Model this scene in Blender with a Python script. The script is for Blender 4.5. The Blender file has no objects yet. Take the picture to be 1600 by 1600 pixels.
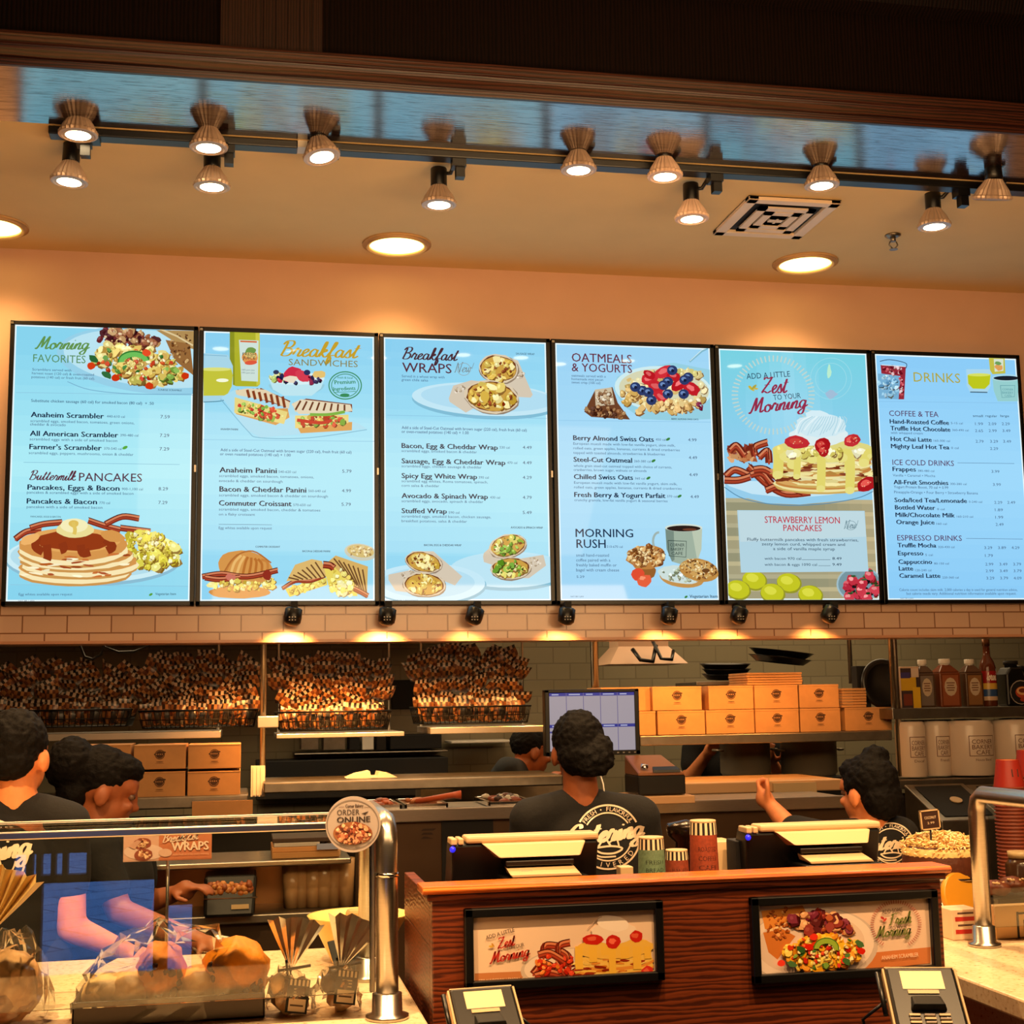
import bpy, math, random
from mathutils import Vector, Matrix, noise
from mathutils.bvhtree import BVHTree
random.seed(11)
SC = bpy.context.scene
COL = SC.collection
R = math.radians

# ------------------------------------------------------------------ camera
F = 2171.0; CAM = Vector((0, 0, 1.65))
YAW, PIT, ROL = 0.193604, 0.138157, -0.0164706
_cy, _sy, _cp, _sp = math.cos(YAW), math.sin(YAW), math.cos(PIT), math.sin(PIT)
FW = Vector((_sy * _cp, _cy * _cp, _sp)); _rt = Vector((_cy, -_sy, 0)); _up = _rt.cross(FW)
RT = _rt * math.cos(ROL) + _up * math.sin(ROL); UP = -_rt * math.sin(ROL) + _up * math.cos(ROL)
cam = bpy.data.objects.new('camera', bpy.data.cameras.new('camera')); COL.objects.link(cam)
cam.matrix_world = Matrix(((RT.x, UP.x, -FW.x, CAM.x), (RT.y, UP.y, -FW.y, CAM.y), (RT.z, UP.z, -FW.z, CAM.z), (0, 0, 0, 1)))
cam.data.sensor_width = 36; cam.data.lens = F / 1600 * 36; cam.data.clip_start = 0.05; cam.data.clip_end = 100
SC.camera = cam

# ------------------------------------------------------------------ view, world, lights
SC.view_settings.view_transform = 'Standard'; SC.view_settings.look = 'None'
SC.view_settings.exposure = 0.0; SC.view_settings.gamma = 1; SC.view_settings.use_curve_mapping = False
SC.cycles.max_bounces = 8; SC.cycles.sample_clamp_indirect = 4; SC.cycles.caustics_reflective = False; SC.cycles.caustics_refractive = False
wd = bpy.data.worlds.new('World'); SC.world = wd; wd.use_nodes = True
wd.node_tree.nodes['Background'].inputs[0].default_value = (0.20, 0.42, 1.0, 1)
wd.node_tree.nodes['Background'].inputs[1].default_value = 5.0
WARM = (1.0, 0.60, 0.27)
def light(name, kind, loc, power, color=WARM, aim=None, size=0.3, sizey=None, spot=90, blend=0.6):
    l = bpy.data.lights.new(name, kind); l.energy = power; l.color = color
    if kind == 'AREA':
        l.shape = 'RECTANGLE'; l.size = size; l.size_y = sizey or size
    else:
        l.shadow_soft_size = size
    if kind == 'SPOT':
        l.spot_size = R(spot); l.spot_blend = blend
    o = bpy.data.objects.new(name, l); COL.objects.link(o); o.location = loc
    if aim is not None:
        o.rotation_euler = (Vector(aim) - Vector(loc)).to_track_quat('-Z', 'Y').to_euler()
    return o
light('dining_room_ceiling_light', 'AREA', (1.0, 1.6, 3.3), 42, (1, .60, .28), (1.2, 4.2, 1.0), 3.5, 1.2)
for _x, _p in ((-0.9, 900), (0.7, 430), (1.7, 430), (2.9, 420)): light('added_front_spot', 'SPOT', (_x, 1.9, 4.4), _p, (1, .60, .27), (_x * .8 + .1, 3.5, 1.0), .06, spot=46, blend=.7)  # unseen spots added to brighten the podium and counter fronts
light('added_ceiling_fill', 'AREA', (1.3, 2.2, 2.3), 72, (1, .60, .27), (1.3, 4.0, 3.9), 3.0, 0.6)  # unseen upward fill lamp, added to brighten the ceiling
light('kitchen_ceiling_light', 'AREA', (0.3, 7.3, 2.75), 42, (1, .74, .42), (0.3, 7.3, 0), 2.2, 1.0)
light('kitchen_ceiling_light', 'AREA', (3.2, 7.3, 2.75), 26, (1, .72, .40), (3.2, 7.3, 0), 2.0, 1.0)

# ------------------------------------------------------------------ picking points
def ray(px, py): return FW + RT * ((px - 800) / F) + UP * ((800 - py) / F)
def P(px, py, Y):
    d = ray(px, py); return CAM + d * (Y / d.y)
def PZ(px, py, z):
    d = ray(px, py); return CAM + d * ((z - CAM.z) / d.z)

def lin(c):
    c = [x / 255.0 for x in c]
    return tuple(x / 12.92 if x <= 0.04045 else ((x + 0.055) / 1.055) ** 2.4 for x in c)

# ------------------------------------------------------------------ mesh builder
class MB:
    def __init__(s): s.v = []; s.f = []; s.c = []; s.s = []; s.col = (1, 1, 1); s.T = None
    def av(s, p):
        p = Vector(p)
        if s.T is not None: p = s.T @ p
        s.v.append(p); return len(s.v) - 1
    def af(s, ids, smooth=False): s.f.append(tuple(ids)); s.c.append(s.col); s.s.append(smooth)
    def poly(s, pts): s.af([s.av(p) for p in pts])
    def box(s, a, b):
        x0, y0, z0 = a; x1, y1, z1 = b
        i = [s.av(p) for p in ((x0, y0, z0), (x1, y0, z0), (x1, y1, z0), (x0, y1, z0), (x0, y0, z1), (x1, y0, z1), (x1, y1, z1), (x0, y1, z1))]
        for q in ((0, 3, 2, 1), (4, 5, 6, 7), (0, 1, 5, 4), (1, 2, 6, 5), (2, 3, 7, 6), (3, 0, 4, 7)): s.af([i[k] for k in q])
    def cbox(s, c, d): s.box([c[k] - d[k] / 2 for k in range(3)], [c[k] + d[k] / 2 for k in range(3)])
    def hexa(s, p):   # 8 points: bottom ring 0-3, top ring 4-7
        i = [s.av(q) for q in p]
        for q in ((0, 3, 2, 1), (4, 5, 6, 7), (0, 1, 5, 4), (1, 2, 6, 5), (2, 3, 7, 6), (3, 0, 4, 7)): s.af([i[k] for k in q])
    def prism(s, pts, ext):   # outline (3d points) swept by a vector
        e = Vector(ext); a = [s.av(p) for p in pts]; b = [s.av(Vector(p) + e) for p in pts]; n = len(pts)
        s.af(a[::-1]); s.af(b)
        for k in range(n): s.af((a[k], a[(k + 1) % n], b[(k + 1) % n], b[k]))
    def lathe(s, prof, o=(0, 0, 0), ax=(0, 0, 1), n=20, fins=0, cap=True, sq=1.0):
        q = Vector((0, 0, 1)).rotation_difference(Vector(ax)); o = Vector(o); rings = []
        for r, h in prof:
            ring = []
            for k in range(n):
                a = 2 * math.pi * k / n; rr = r * (1 - fins * (k % 2))
                ring.append(s.av(o + q @ Vector((rr * math.cos(a), rr * math.sin(a) * sq, h))))
            rings.append(ring)
        for a, b in zip(rings, rings[1:]):
            for k in range(n): s.af((a[k], a[(k + 1) % n], b[(k + 1) % n], b[k]), fins == 0)
        if cap: s.af(rings[0][::-1]); s.af(rings[-1])
    def cyl(s, a, b, r, r2=None, n=14):
        a = Vector(a); b = Vector(b); d = b - a
        s.lathe([(r, 0), (r if r2 is None else r2, d.length)], a, d, n)
    def tube(s, pts, r, n=8, closed=False):
        pts = [Vector(p) for p in pts]; rings = []; m = len(pts)
        for i, p in enumerate(pts):
            d = (pts[(i + 1) % m] - pts[i - 1]) if closed else (pts[min(i + 1, m - 1)] - pts[max(i - 1, 0)])
            d.normalize()
            if i == 0:
                u = d.cross(Vector((0, 0, 1)))
                if u.length < 1e-3: u = d.cross(Vector((0, 1, 0)))
            else: u = u - d * u.dot(d)
            u.normalize(); w = d.cross(u); rr = r[i] if isinstance(r, (list, tuple)) else r
            rings.append([s.av(p + (u * math.cos(2 * math.pi * k / n) + w * math.sin(2 * math.pi * k / n)) * rr) for k in range(n)])
        for i in range(m if closed else m - 1):
            a, b = rings[i], rings[(i + 1) % m]
            for k in range(n): s.af((a[k], b[k], b[(k + 1) % n], a[(k + 1) % n]), True)
        if not closed: s.af(rings[0]); s.af(rings[-1][::-1])
    def ell(s, c, r, n=14, m=9, jag=0.0, fr=1.5, seed=0):
        c = Vector(c); rings = []
        r = (r, r, r) if not hasattr(r, '__len__') else r
        for i in range(m + 1):
            th = math.pi * i / m; ring = []
            for k in range(n):
                d = Vector((math.sin(th) * math.cos(2 * math.pi * k / n), math.sin(th) * math.sin(2 * math.pi * k / n), -math.cos(th)))
                g = 1 + (jag * noise.noise(d * fr + Vector((seed * 7.1, 3.3, seed))) if jag else 0)
                ring.append(s.av((c.x + d.x * r[0] * g, c.y + d.y * r[1] * g, c.z + d.z * r[2] * g)))
            rings.append(ring)
        for a, b in zip(rings, rings[1:]):
            for k in range(n): s.af((a[k], a[(k + 1) % n], b[(k + 1) % n], b[k]), True)
    def caps(s, a, b, ra, rb, n=14):   # tapered capsule
        a = Vector(a); b = Vector(b); s.cyl(a, b, ra, rb, n); s.ell(a, ra, n, 8); s.ell(b, rb, n, 8)
    def mesh(s, name, off=Vector((0, 0, 0))):
        me = bpy.data.meshes.new(name)
        me.from_pydata([tuple(v - off) for v in s.v], [], s.f)
        ca = me.color_attributes.new('Col', 'FLOAT_COLOR', 'CORNER'); buf = []
        for f, c in zip(s.f, s.c): buf += list((c[0], c[1], c[2], 1.0)) * len(f)
        ca.data.foreach_set('color', buf)
        me.polygons.foreach_set('use_smooth', s.s); me.update(); return me

ROOT = {}
def thing(name, label, cat, loc, group=None):
    o = bpy.data.objects.new(name, None); COL.objects.link(o); o.location = loc; o.empty_display_size = 0.05
    o['label'] = label; o['category'] = cat
    if group: o['group'] = group
    ROOT[o.name] = Vector(loc); return o
def part(m, name, mat, parent, bevel=0, label=None, stuff=False, sub=0):
    off = ROOT[parent.name]; o = bpy.data.objects.new(name, m.mesh(name, off)); COL.objects.link(o)
    o.parent = parent; ROOT[o.name] = off; o.data.materials.append(mat)
    if bevel: bev(o, bevel)
    if sub: md = o.modifiers.new('s', 'SUBSURF'); md.levels = md.render_levels = sub
    if label: o['label'] = label
    if stuff: o['kind'] = 'stuff'
    return o
def bev(o, w, seg=2):
    md = o.modifiers.new('b', 'BEVEL'); md.width = w; md.segments = seg; md.limit_method = 'ANGLE'; md.angle_limit = R(40)
def solo(m, name, label, cat, mat, group=None, bevel=0, kind=None):
    xs = [v.x for v in m.v]; ys = [v.y for v in m.v]; zs = [v.z for v in m.v]
    off = Vector(((min(xs) + max(xs)) / 2, (min(ys) + max(ys)) / 2, min(zs)))
    o = bpy.data.objects.new(name, m.mesh(name, off)); COL.objects.link(o); o.location = off; ROOT[o.name] = off
    o.data.materials.append(mat); o['label'] = label; o['category'] = cat
    if group: o['group'] = group
    if bevel: bev(o, bevel)
    if kind: o['kind'] = kind
    return o
def struct(m, name, mat, bevel=0):
    o = bpy.data.objects.new(name, m.mesh(name)); COL.objects.link(o); o.data.materials.append(mat); o['kind'] = 'structure'
    if bevel: bev(o, bevel)
    ROOT[o.name] = Vector((0, 0, 0)); return o
def dup(root, loc, rot=(0, 0, 0), label=None, group=None, scale=None):
    r = root.copy(); COL.objects.link(r); r.location = loc; r.rotation_euler = rot
    if scale: r.scale = scale
    if label: r['label'] = label
    if group: r['group'] = group
    def rec(o, n):
        for ch in list(o.children):
            c = ch.copy(); COL.objects.link(c); c.parent = n; rec(ch, c)
    rec(root, r); return r

# ------------------------------------------------------------------ materials
MATS = {}
def mat(name, rgb=(200, 200, 200), rough=0.5, metal=0.0, ior=None, vc=False, emit=0.0, noise_amt=0.0, nscale=30, bump=0.0, stretch=(1, 1, 1), coat=0.0, alpha=None):
    if name in MATS: return MATS[name]
    m = bpy.data.materials.new(name); m.use_nodes = True; nt = m.node_tree; b = nt.nodes['Principled BSDF']; MATS[name] = m
    c = lin(rgb); b.inputs['Base Color'].default_value = (*c, 1); b.inputs['Roughness'].default_value = rough; b.inputs['Metallic'].default_value = metal
    if ior: b.inputs['IOR'].default_value = ior
    if coat: b.inputs['Coat Weight'].default_value = coat; b.inputs['Coat Roughness'].default_value = 0.05
    src = None
    if vc:
        a = nt.nodes.new('ShaderNodeAttribute'); a.attribute_name = 'Col'; src = a.outputs['Color']
        nt.links.new(src, b.inputs['Base Color'])
    if emit:
        if vc:
            nt.links.new(src, b.inputs['Emission Color']); b.inputs['Base Color'].default_value = (0, 0, 0, 1)
            for l in list(nt.links):
                if l.to_socket == b.inputs['Base Color']: nt.links.remove(l)
        else: b.inputs['Emission Color'].default_value = (*c, 1)
        b.inputs['Emission Strength'].default_value = emit
    if noise_amt or bump:
        tc = nt.nodes.new('ShaderNodeTexCoord'); mp = nt.nodes.new('ShaderNodeMapping'); mp.inputs['Scale'].default_value = stretch
        nz = nt.nodes.new('ShaderNodeTexNoise'); nz.inputs['Scale'].default_value = nscale; nz.inputs['Detail'].default_value = 6
        nt.links.new(tc.outputs['Object'], mp.inputs[0]); nt.links.new(mp.outputs[0], nz.inputs['Vector'])
        if noise_amt:
            mr = nt.nodes.new('ShaderNodeMapRange'); mr.inputs['From Min'].default_value = .3; mr.inputs['From Max'].default_value = .7
            mr.inputs['To Min'].default_value = 1 - noise_amt; mr.inputs['To Max'].default_value = 1 + noise_amt * .6
            mx = nt.nodes.new('ShaderNodeMix'); mx.data_type = 'RGBA'; mx.blend_type = 'MULTIPLY'; mx.inputs['Factor'].default_value = 1
            nt.links.new(nz.outputs['Fac'], mr.inputs['Value'])
            if src: nt.links.new(src, mx.inputs[6])
            else: mx.inputs[6].default_value = (*c, 1)
            nt.links.new(mr.outputs[0], mx.inputs[7]); nt.links.new(mx.outputs[2], b.inputs['Base Color'])
        if bump:
            bp = nt.nodes.new('ShaderNodeBump'); bp.inputs['Strength'].default_value = bump; bp.inputs['Distance'].default_value = 0.01
            nt.links.new(nz.outputs['Fac'], bp.inputs['Height']); nt.links.new(bp.outputs[0], b.inputs['Normal'])
    return m
def wood(name, dark, light_, rough, scale=(1, 1, 1), axis='X', ior=1.5, bands=9.0, dist=6.0):
    m = bpy.data.materials.new(name); m.use_nodes = True; nt = m.node_tree; b = nt.nodes['Principled BSDF']; MATS[name] = m
    tc = nt.nodes.new('ShaderNodeTexCoord'); mp = nt.nodes.new('ShaderNodeMapping'); mp.inputs['Scale'].default_value = scale
    wv = nt.nodes.new('ShaderNodeTexWave'); wv.bands_direction = axis; wv.inputs['Scale'].default_value = bands; wv.inputs['Distortion'].default_value = dist
    wv.inputs['Detail'].default_value = 4; wv.inputs['Detail Scale'].default_value = 1.2
    nz = nt.nodes.new('ShaderNodeTexNoise'); nz.inputs['Scale'].default_value = 60; nz.inputs['Detail'].default_value = 5
    mixf = nt.nodes.new('ShaderNodeMath'); mixf.operation = 'MULTIPLY_ADD'; mixf.inputs[1].default_value = 0.45
    cr = nt.nodes.new('ShaderNodeValToRGB'); cr.color_ramp.elements[0].position = .35; cr.color_ramp.elements[0].color = (*lin(dark), 1); cr.color_ramp.elements[1].position = .85; cr.color_ramp.elements[1].color = (*lin(light_), 1)
    L = nt.links.new
    L(tc.outputs['Object'], mp.inputs[0]); L(mp.outputs[0], wv.inputs['Vector']); L(mp.outputs[0], nz.inputs['Vector'])
    L(nz.outputs['Fac'], mixf.inputs[0]); L(wv.outputs['Fac'], mixf.inputs[2]); L(mixf.outputs[0], cr.inputs[0]); L(cr.outputs[0], b.inputs['Base Color'])
    bp = nt.nodes.new('ShaderNodeBump'); bp.inputs['Strength'].default_value = 0.12; bp.inputs['Distance'].default_value = .005
    L(mixf.outputs[0], bp.inputs['Height']); L(bp.outputs[0], b.inputs['Normal'])
    b.inputs['Roughness'].default_value = rough; b.inputs['IOR'].default_value = ior
    return m
def film(name, tint=(255, 240, 220), gloss=0.3, alpha=0.25, rough=0.08):
    m = bpy.data.materials.new(name); m.use_nodes = True; nt = m.node_tree; MATS[name] = m
    out = nt.nodes['Material Output']; tr = nt.nodes.new('ShaderNodeBsdfTransparent'); gl = nt.nodes.new('ShaderNodeBsdfGlossy'); df = nt.nodes.new('ShaderNodeBsdfDiffuse')
    gl.inputs['Roughness'].default_value = rough; df.inputs['Color'].default_value = (*lin(tint), 1); tr.inputs['Color'].default_value = (.97, .97, .96, 1)
    fr = nt.nodes.new('ShaderNodeFresnel'); fr.inputs['IOR'].default_value = 1.22
    ad = nt.nodes.new('ShaderNodeMath'); ad.operation = 'ADD'; ad.inputs[1].default_value = gloss * 0.2; ad.use_clamp = True
    m1 = nt.nodes.new('ShaderNodeMixShader'); m1.inputs[0].default_value = alpha
    m2 = nt.nodes.new('ShaderNodeMixShader'); L = nt.links.new
    L(tr.outputs[0], m1.inputs[1]); L(df.outputs[0], m1.inputs[2]); L(fr.outputs[0], ad.inputs[0]); L(ad.outputs[0], m2.inputs[0])
    L(m1.outputs[0], m2.inputs[1]); L(gl.outputs[0], m2.inputs[2]); L(m2.outputs[0], out.inputs['Surface'])
    return m

STEEL = mat('brushed_steel', (190, 182, 170), .28, 1.0, noise_amt=.12, nscale=40, stretch=(1, 1, 30))
STEELD = mat('dull_steel', (150, 142, 130), .4, 1.0, noise_amt=.15, nscale=20)
CHROME = mat('chrome', (215, 210, 205), .12, 1.0)
BLACK = mat('black_plastic', (10, 9, 9), .35)
BLACKM = mat('black_matte', (8, 7, 7), .7)
WHITEP = mat('white_plastic', (235, 228, 215), .4)
CREAMP = mat('cream_plastic', (206, 176, 132), .38)
PRINT = mat('printed_surface', vc=True, rough=.55)
PRINTG = mat('glossy_print', vc=True, rough=.25)
FOOD = mat('food_surface', vc=True, rough=.5, noise_amt=.15, nscale=60, bump=.3)
CARD = mat('cardboard', (205, 150, 95), .8, noise_amt=.08, nscale=18)
PAINT = mat('warm_wall_paint', (222, 180, 152), .75, noise_amt=.03, nscale=6)
CEILP = mat('ceiling_paint', (230, 198, 142), .85, noise_amt=.03, nscale=5)
SCREEN = mat('screen_image', vc=True, rough=.035, emit=1.0)
SCREEN.node_tree.nodes['Principled BSDF'].inputs['IOR'].default_value = 1.35
FABRIC = mat('black_cotton', (9, 8, 8), .9, noise_amt=.2, nscale=80, bump=.15)
# ------------------------------------------------------------------ lettering
_gc = {}
def glyphs(s, bold=0.0):
    k = s
    if k not in _gc:
        cu = bpy.data.curves.new('t', 'FONT'); cu.body = s; cu.resolution_u = 2
        ob = bpy.data.objects.new('t', cu); me = ob.to_mesh()
        vs = [(v.co.x, v.co.y) for v in me.vertices]; fs = [tuple(p.vertices) for p in me.polygons]
        ob.to_mesh_clear(); bpy.data.objects.remove(ob); bpy.data.curves.remove(cu)
        xs = [v[0] for v in vs] or [0, 1]
        _gc[k] = (vs, fs, min(xs), max(xs))
    return _gc[k]
CAPH = max(v[1] for v in glyphs('H')[0])
# single-stroke brush script: each letter is (strokes, advance); x-height .5, capitals 1.0
SCRIPT = {
 'M': ([[(0, .1), (.06, .02), (.16, .3), (.3, .95), (.33, .9), (.33, .2), (.36, .25), (.6, .95), (.63, .9), (.58, .15), (.64, .02), (.76, .16)]], .76),
 'B': ([[(.2, .95), (.14, .5), (.06, .05)], [(.02, .75), (.15, .98), (.42, 1.0), (.5, .82), (.4, .6), (.2, .52), (.42, .48), (.5, .28), (.38, .05), (.15, .0), (.02, .1)]], .58),
 'Z': ([[(.08, .85), (.2, .98), (.38, .92), (.58, .98), (.36, .55), (.06, .06), (.2, .12), (.4, .02), (.62, .14)], [(.16, .5), (.48, .55)]], .64),
 'F': ([[(.12, .84), (.28, .96), (.72, .98)], [(.28, .95), (.2, .5), (.1, .04), (-.03, .06)], [(.16, .5), (.52, .54)]], .56),
 'C': ([[(.5, .8), (.46, .96), (.3, .98), (.1, .7), (.04, .3), (.16, .02), (.36, .04), (.54, .24)]], .52),
 'N': ([[(0, .05), (.08, .08), (.2, .95), (.24, .9), (.46, .06), (.5, .1), (.62, 1.0), (.7, .95)]], .68),
 'a': ([[(.34, .42), (.2, .5), (.06, .3), (.08, .06), (.2, .02), (.32, .2), (.36, .48), (.34, .12), (.4, .0), (.5, .12)]], .46),
 'b': ([[(0, .1), (.2, .6), (.24, .98), (.16, .9), (.1, .1), (.22, 0), (.36, .2), (.3, .44), (.14, .4)]], .42),
 'c': ([[(.32, .42), (.2, .5), (.06, .3), (.1, .04), (.24, .02), (.4, .16)]], .38),
 'e': ([[(0, .12), (.2, .26), (.3, .4), (.22, .5), (.08, .32), (.1, .06), (.22, .0), (.4, .16)]], .36),
 'f': ([[(0, .1), (.22, .6), (.3, .95), (.22, .98), (.14, .5), (.06, -.35), (.14, -.4), (.2, -.1), (.14, .08), (.36, .14)]], .34),
 'g': ([[(.34, .42), (.2, .5), (.06, .3), (.1, .06), (.22, .04), (.34, .3), (.36, .46), (.28, -.3), (.12, -.42), (.02, -.28), (.2, -.08), (.5, .16)]], .46),
 'h': ([[(0, .1), (.2, .6), (.24, .98), (.16, .9), (.06, 0)], [(.08, .2), (.24, .5), (.34, .44), (.28, .06), (.36, 0), (.46, .12)]], .42),
 'i': ([[(0, .14), (.14, .48), (.1, .06), (.18, 0), (.3, .14)], [(.19, .68), (.22, .74)]], .25),
 'k': ([[(0, .1), (.2, .6), (.24, .98), (.16, .9), (.06, 0)], [(.08, .22), (.26, .5), (.32, .4), (.14, .26), (.26, .02), (.36, .02), (.44, .14)]], .4),
 'l': ([[(0, .1), (.2, .6), (.26, .95), (.18, .95), (.1, .2), (.14, .0), (.3, .14)]], .25),
 'm': ([[(0, .1), (.1, .46), (.06, 0)], [(.07, .2), (.22, .5), (.27, .4), (.22, 0)], [(.23, .2), (.38, .5), (.44, .4), (.4, .06), (.48, 0), (.58, .12)]], .54),
 'n': ([[(0, .1), (.1, .46), (.06, 0)], [(.07, .2), (.24, .5), (.31, .42), (.26, .06), (.34, 0), (.44, .12)]], .4),
 'o': ([[(.24, .5), (.08, .36), (.08, .08), (.22, 0), (.34, .2), (.28, .46), (.24, .4), (.44, .36)]], .4),
 'r': ([[(0, .1), (.1, .46), (.16, .54), (.2, .44), (.3, .42), (.24, .08), (.3, 0), (.42, .12)]], .37),
 's': ([[(0, .1), (.2, .54), (.24, .3), (.28, .08), (.16, 0), (.06, .08)], [(.2, .02), (.36, .12)]], .32),
 't': ([[(0, .12), (.2, .6), (.22, .85), (.12, .2), (.16, 0), (.34, .14)], [(.06, .62), (.36, .66)]], .3),
 'u': ([[(0, .14), (.1, .48), (.08, .1), (.16, 0), (.28, .2), (.34, .48), (.32, .08), (.4, 0), (.5, .12)]], .46),
 'w': ([[(0, .3), (.08, .48), (.08, .1), (.14, 0), (.26, .2), (.3, .46), (.28, .08), (.36, 0), (.48, .3), (.46, .48), (.58, .42)]], .52),
 '!': ([[(.2, .95), (.08, .3)], [(.04, .06), (.06, .1)]], .25),
}
def spline(pts, k=5):
    out = []; n = len(pts)
    if n < 3: return [Vector(p) for p in pts]
    for i in range(n - 1):
        p0, p1, p2, p3 = [Vector(pts[min(max(j, 0), n - 1)]) for j in (i - 1, i, i + 1, i + 2)]
        for q in range(k):
            t = q / k; out.append(.5 * (2 * p1 + (p2 - p0) * t + (2 * p0 - 5 * p1 + 4 * p2 - p3) * t * t + (3 * p1 - p0 - 3 * p2 + p3) * t ** 3))
    out.append(Vector(pts[-1])); return out
def ribbon(pts, w, taper=True):
    """centre line (2d) to quads: returns verts, faces"""
    vs = []; n = len(pts)
    for i, p in enumerate(pts):
        d = pts[min(i + 1, n - 1)] - pts[max(i - 1, 0)]
        if d.length < 1e-9: d = Vector((1, 0))
        d.normalize(); nn = Vector((-d.y, d.x)); ww = w
        if taper: ww = w * (.55 + .6 * abs(d.y)) * (0.6 if i in (0, n - 1) else 1)
        vs += [p + nn * ww, p - nn * ww]
    return vs, [(2 * i, 2 * i + 1, 2 * i + 3, 2 * i + 2) for i in range(n - 1)]
def script_geo(s, weight=.045, shear=.22):
    V = []; Fc = []; x = 0
    for ch in s:
        if ch == ' ': x += .3; continue
        st, adv = SCRIPT[ch]
        for q in st:
            vs, fs = ribbon(spline([(a + x, b) for a, b in q]), weight); o = len(V)
            V += [(v.x + v.y * shear, v.y) for v in vs]; Fc += [tuple(i + o for i in f) for f in fs]
        x += adv
    xs = [v[0] for v in V]; return V, Fc, min(xs), max(xs)

class Board:
    """a flat printed or lit surface in the plane Y=const facing the customers; drawn on in picture coordinates (ox, oy, s)"""
    def __init__(b, Y, ox, oy, s): b.Y = Y; b.o = (ox, oy, s); b.m = MB(); b.k = 0; b.step = 1.2e-5; b.base = 0.0006; b.clip = None
    def new(b, lift=0.0): b.m = MB(); b.base = 0.0006 + lift; b.k = 0; return b
    def pt(b, x, y):
        p = P(b.o[0] + x / b.o[2], b.o[1] + y / b.o[2], b.Y); return p.x, p.z
    def lay(b): b.k += 1; return b.Y - b.base - b.k * b.step
    def poly(b, pts, col, raw=False):
        y = b.lay(); b.m.col = lin(col); q = pts if raw else [b.pt(*p) for p in pts]
        q = b.cut(q)
        if len(q) > 2: b.m.poly([(x, y, z) for x, z in q])
    def cut(b, q):
        if b.clip is None: return q
        x0, x1, z0, z1 = b.clip
        for ax, lim, sg in ((0, x0, 1), (0, x1, -1), (1, z0, 1), (1, z1, -1)):
            out = []
            for i in range(len(q)):
                a, c = q[i - 1], q[i]; da, dc = (a[ax] - lim) * sg, (c[ax] - lim) * sg
                if (da < 0) != (dc < 0): u = da / (da - dc); out.append((a[0] + (c[0] - a[0]) * u, a[1] + (c[1] - a[1]) * u))
                if dc >= 0: out.append(c)
            q = out
            if not q: break
        return q
    def rect(b, x0, y0, x1, y1, col): # true rectangle in the board plane
        a = b.pt(x0, y0); c = b.pt(x1, y1); b.poly([(a[0], c[1]), (c[0], c[1]), (c[0], a[1]), (a[0], a[1])], col, True)
    def ell(b, cx, cy, rx, ry, col, rot=0, n=18, jag=0.0, a0=0, a1=360):
        ca, sa = math.cos(R(rot)), math.sin(R(rot)); pts = []
        full = a1 - a0 >= 360; ph = random.random() * 6
        for k in range(n if full else n + 1):
            t = R(a0 + (a1 - a0) * k / n); g = 1 + jag * (random.random() * 2 - 1)
            u, v = rx * g * math.cos(t), ry * g * math.sin(t); pts.append((cx + u * ca - v * sa, cy + u * sa + v * ca))
        b.poly(pts, col)
    def jell(b, cx, cy, rx, ry, col, rot=0, jag=.25, n=11, var=18):
        d = random.uniform(-var, var); c = tuple(min(255, max(0, q + d)) for q in col); b.ell(cx, cy, rx, ry, c, rot, n, jag)
    def scat(b, n, cx, cy, rx, ry, cols, r0, r1, rot=0, flat=.7, var=22):
        ca, sa = math.cos(R(rot)), math.sin(R(rot))
        for i in range(n):
            t = random.random() * 6.283; q = math.sqrt(random.random()); u, v = rx * q * math.cos(t), ry * q * math.sin(t); r = random.uniform(r0, r1)
            X, Y, fl, co, ro = cx + u * ca - v * sa, cy + u * sa + v * ca, random.uniform(flat * .7, 1), random.choice(cols), random.uniform(0, 180)
            if r > 6 and random.random() < .65: b.ell(X + r * .2, Y + r * .28, r * 1.04, r * fl * 1.04, tuple(k * f for k, f in zip(co, (.62, .5, .42))), ro, 8, .25)
            b.jell(X, Y, r, r * fl, co, ro, .28, 9, var)
            if r > 8 and random.random() < .6: b.jell(X - r * .22, Y - r * .28, r * .42, r * fl * .36, tuple(min(255, k + 34) for k in co), ro, .3, 7, 6)
    def line(b, pts, w, col, smooth=True):
        q = spline(pts) if smooth and len(pts) > 2 else [Vector(p) for p in pts]
        vs, fs = ribbon(q, w / 2, False); y = b.lay(); b.m.col = lin(col); 
        w3 = [b.pt(v.x, v.y) for v in vs]
        for f in fs:
            q = b.cut([w3[i] for i in f])
            if len(q) > 2: b.m.poly([(x, y, z) for x, z in q])
    def ring(b, cx, cy, rx, ry, w, col, a0=0, a1=360, rot=0):
        b.line([(cx + rx * math.cos(R(a0 + (a1 - a0) * k / 40)), cy + ry * math.sin(R(a0 + (a1 - a0) * k / 40))) for k in range(41)], w, col, False)
    def put(b, geo, x0, y0, x1, h, col, capn, tilt=0.0):
        vs, fs, a, c = geo; A = b.pt(x0, y0); B = b.pt(x1, y0); top = b.pt(x0, y0 - h)
        sx = (B[0] - A[0]) / max(c - a, 1e-6); sz = (top[1] - A[1]) / capn; y = b.lay(); b.m.col = lin(col); o = len(b.m.v)
        ca, sa = math.cos(R(tilt)), math.sin(R(tilt))
        for gx, gy in vs:
            u, v = (gx - a) * sx, gy * sz; b.m.av((A[0] + u * ca - v * sa, y, A[1] + u * sa + v * ca))
        for f in fs: b.m.af([i + o for i in f])
    def text(b, s, x0, y0, x1, h, col=(40, 55, 90), bold=0.0, tilt=0.0):
        d = bold * h * 1.6
        for q in ((-d, 0, d) if bold else (0,)): b.put(glyphs(s), x0 + q, y0 + q * .3, x1 + q, h, col, CAPH, tilt)
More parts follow.
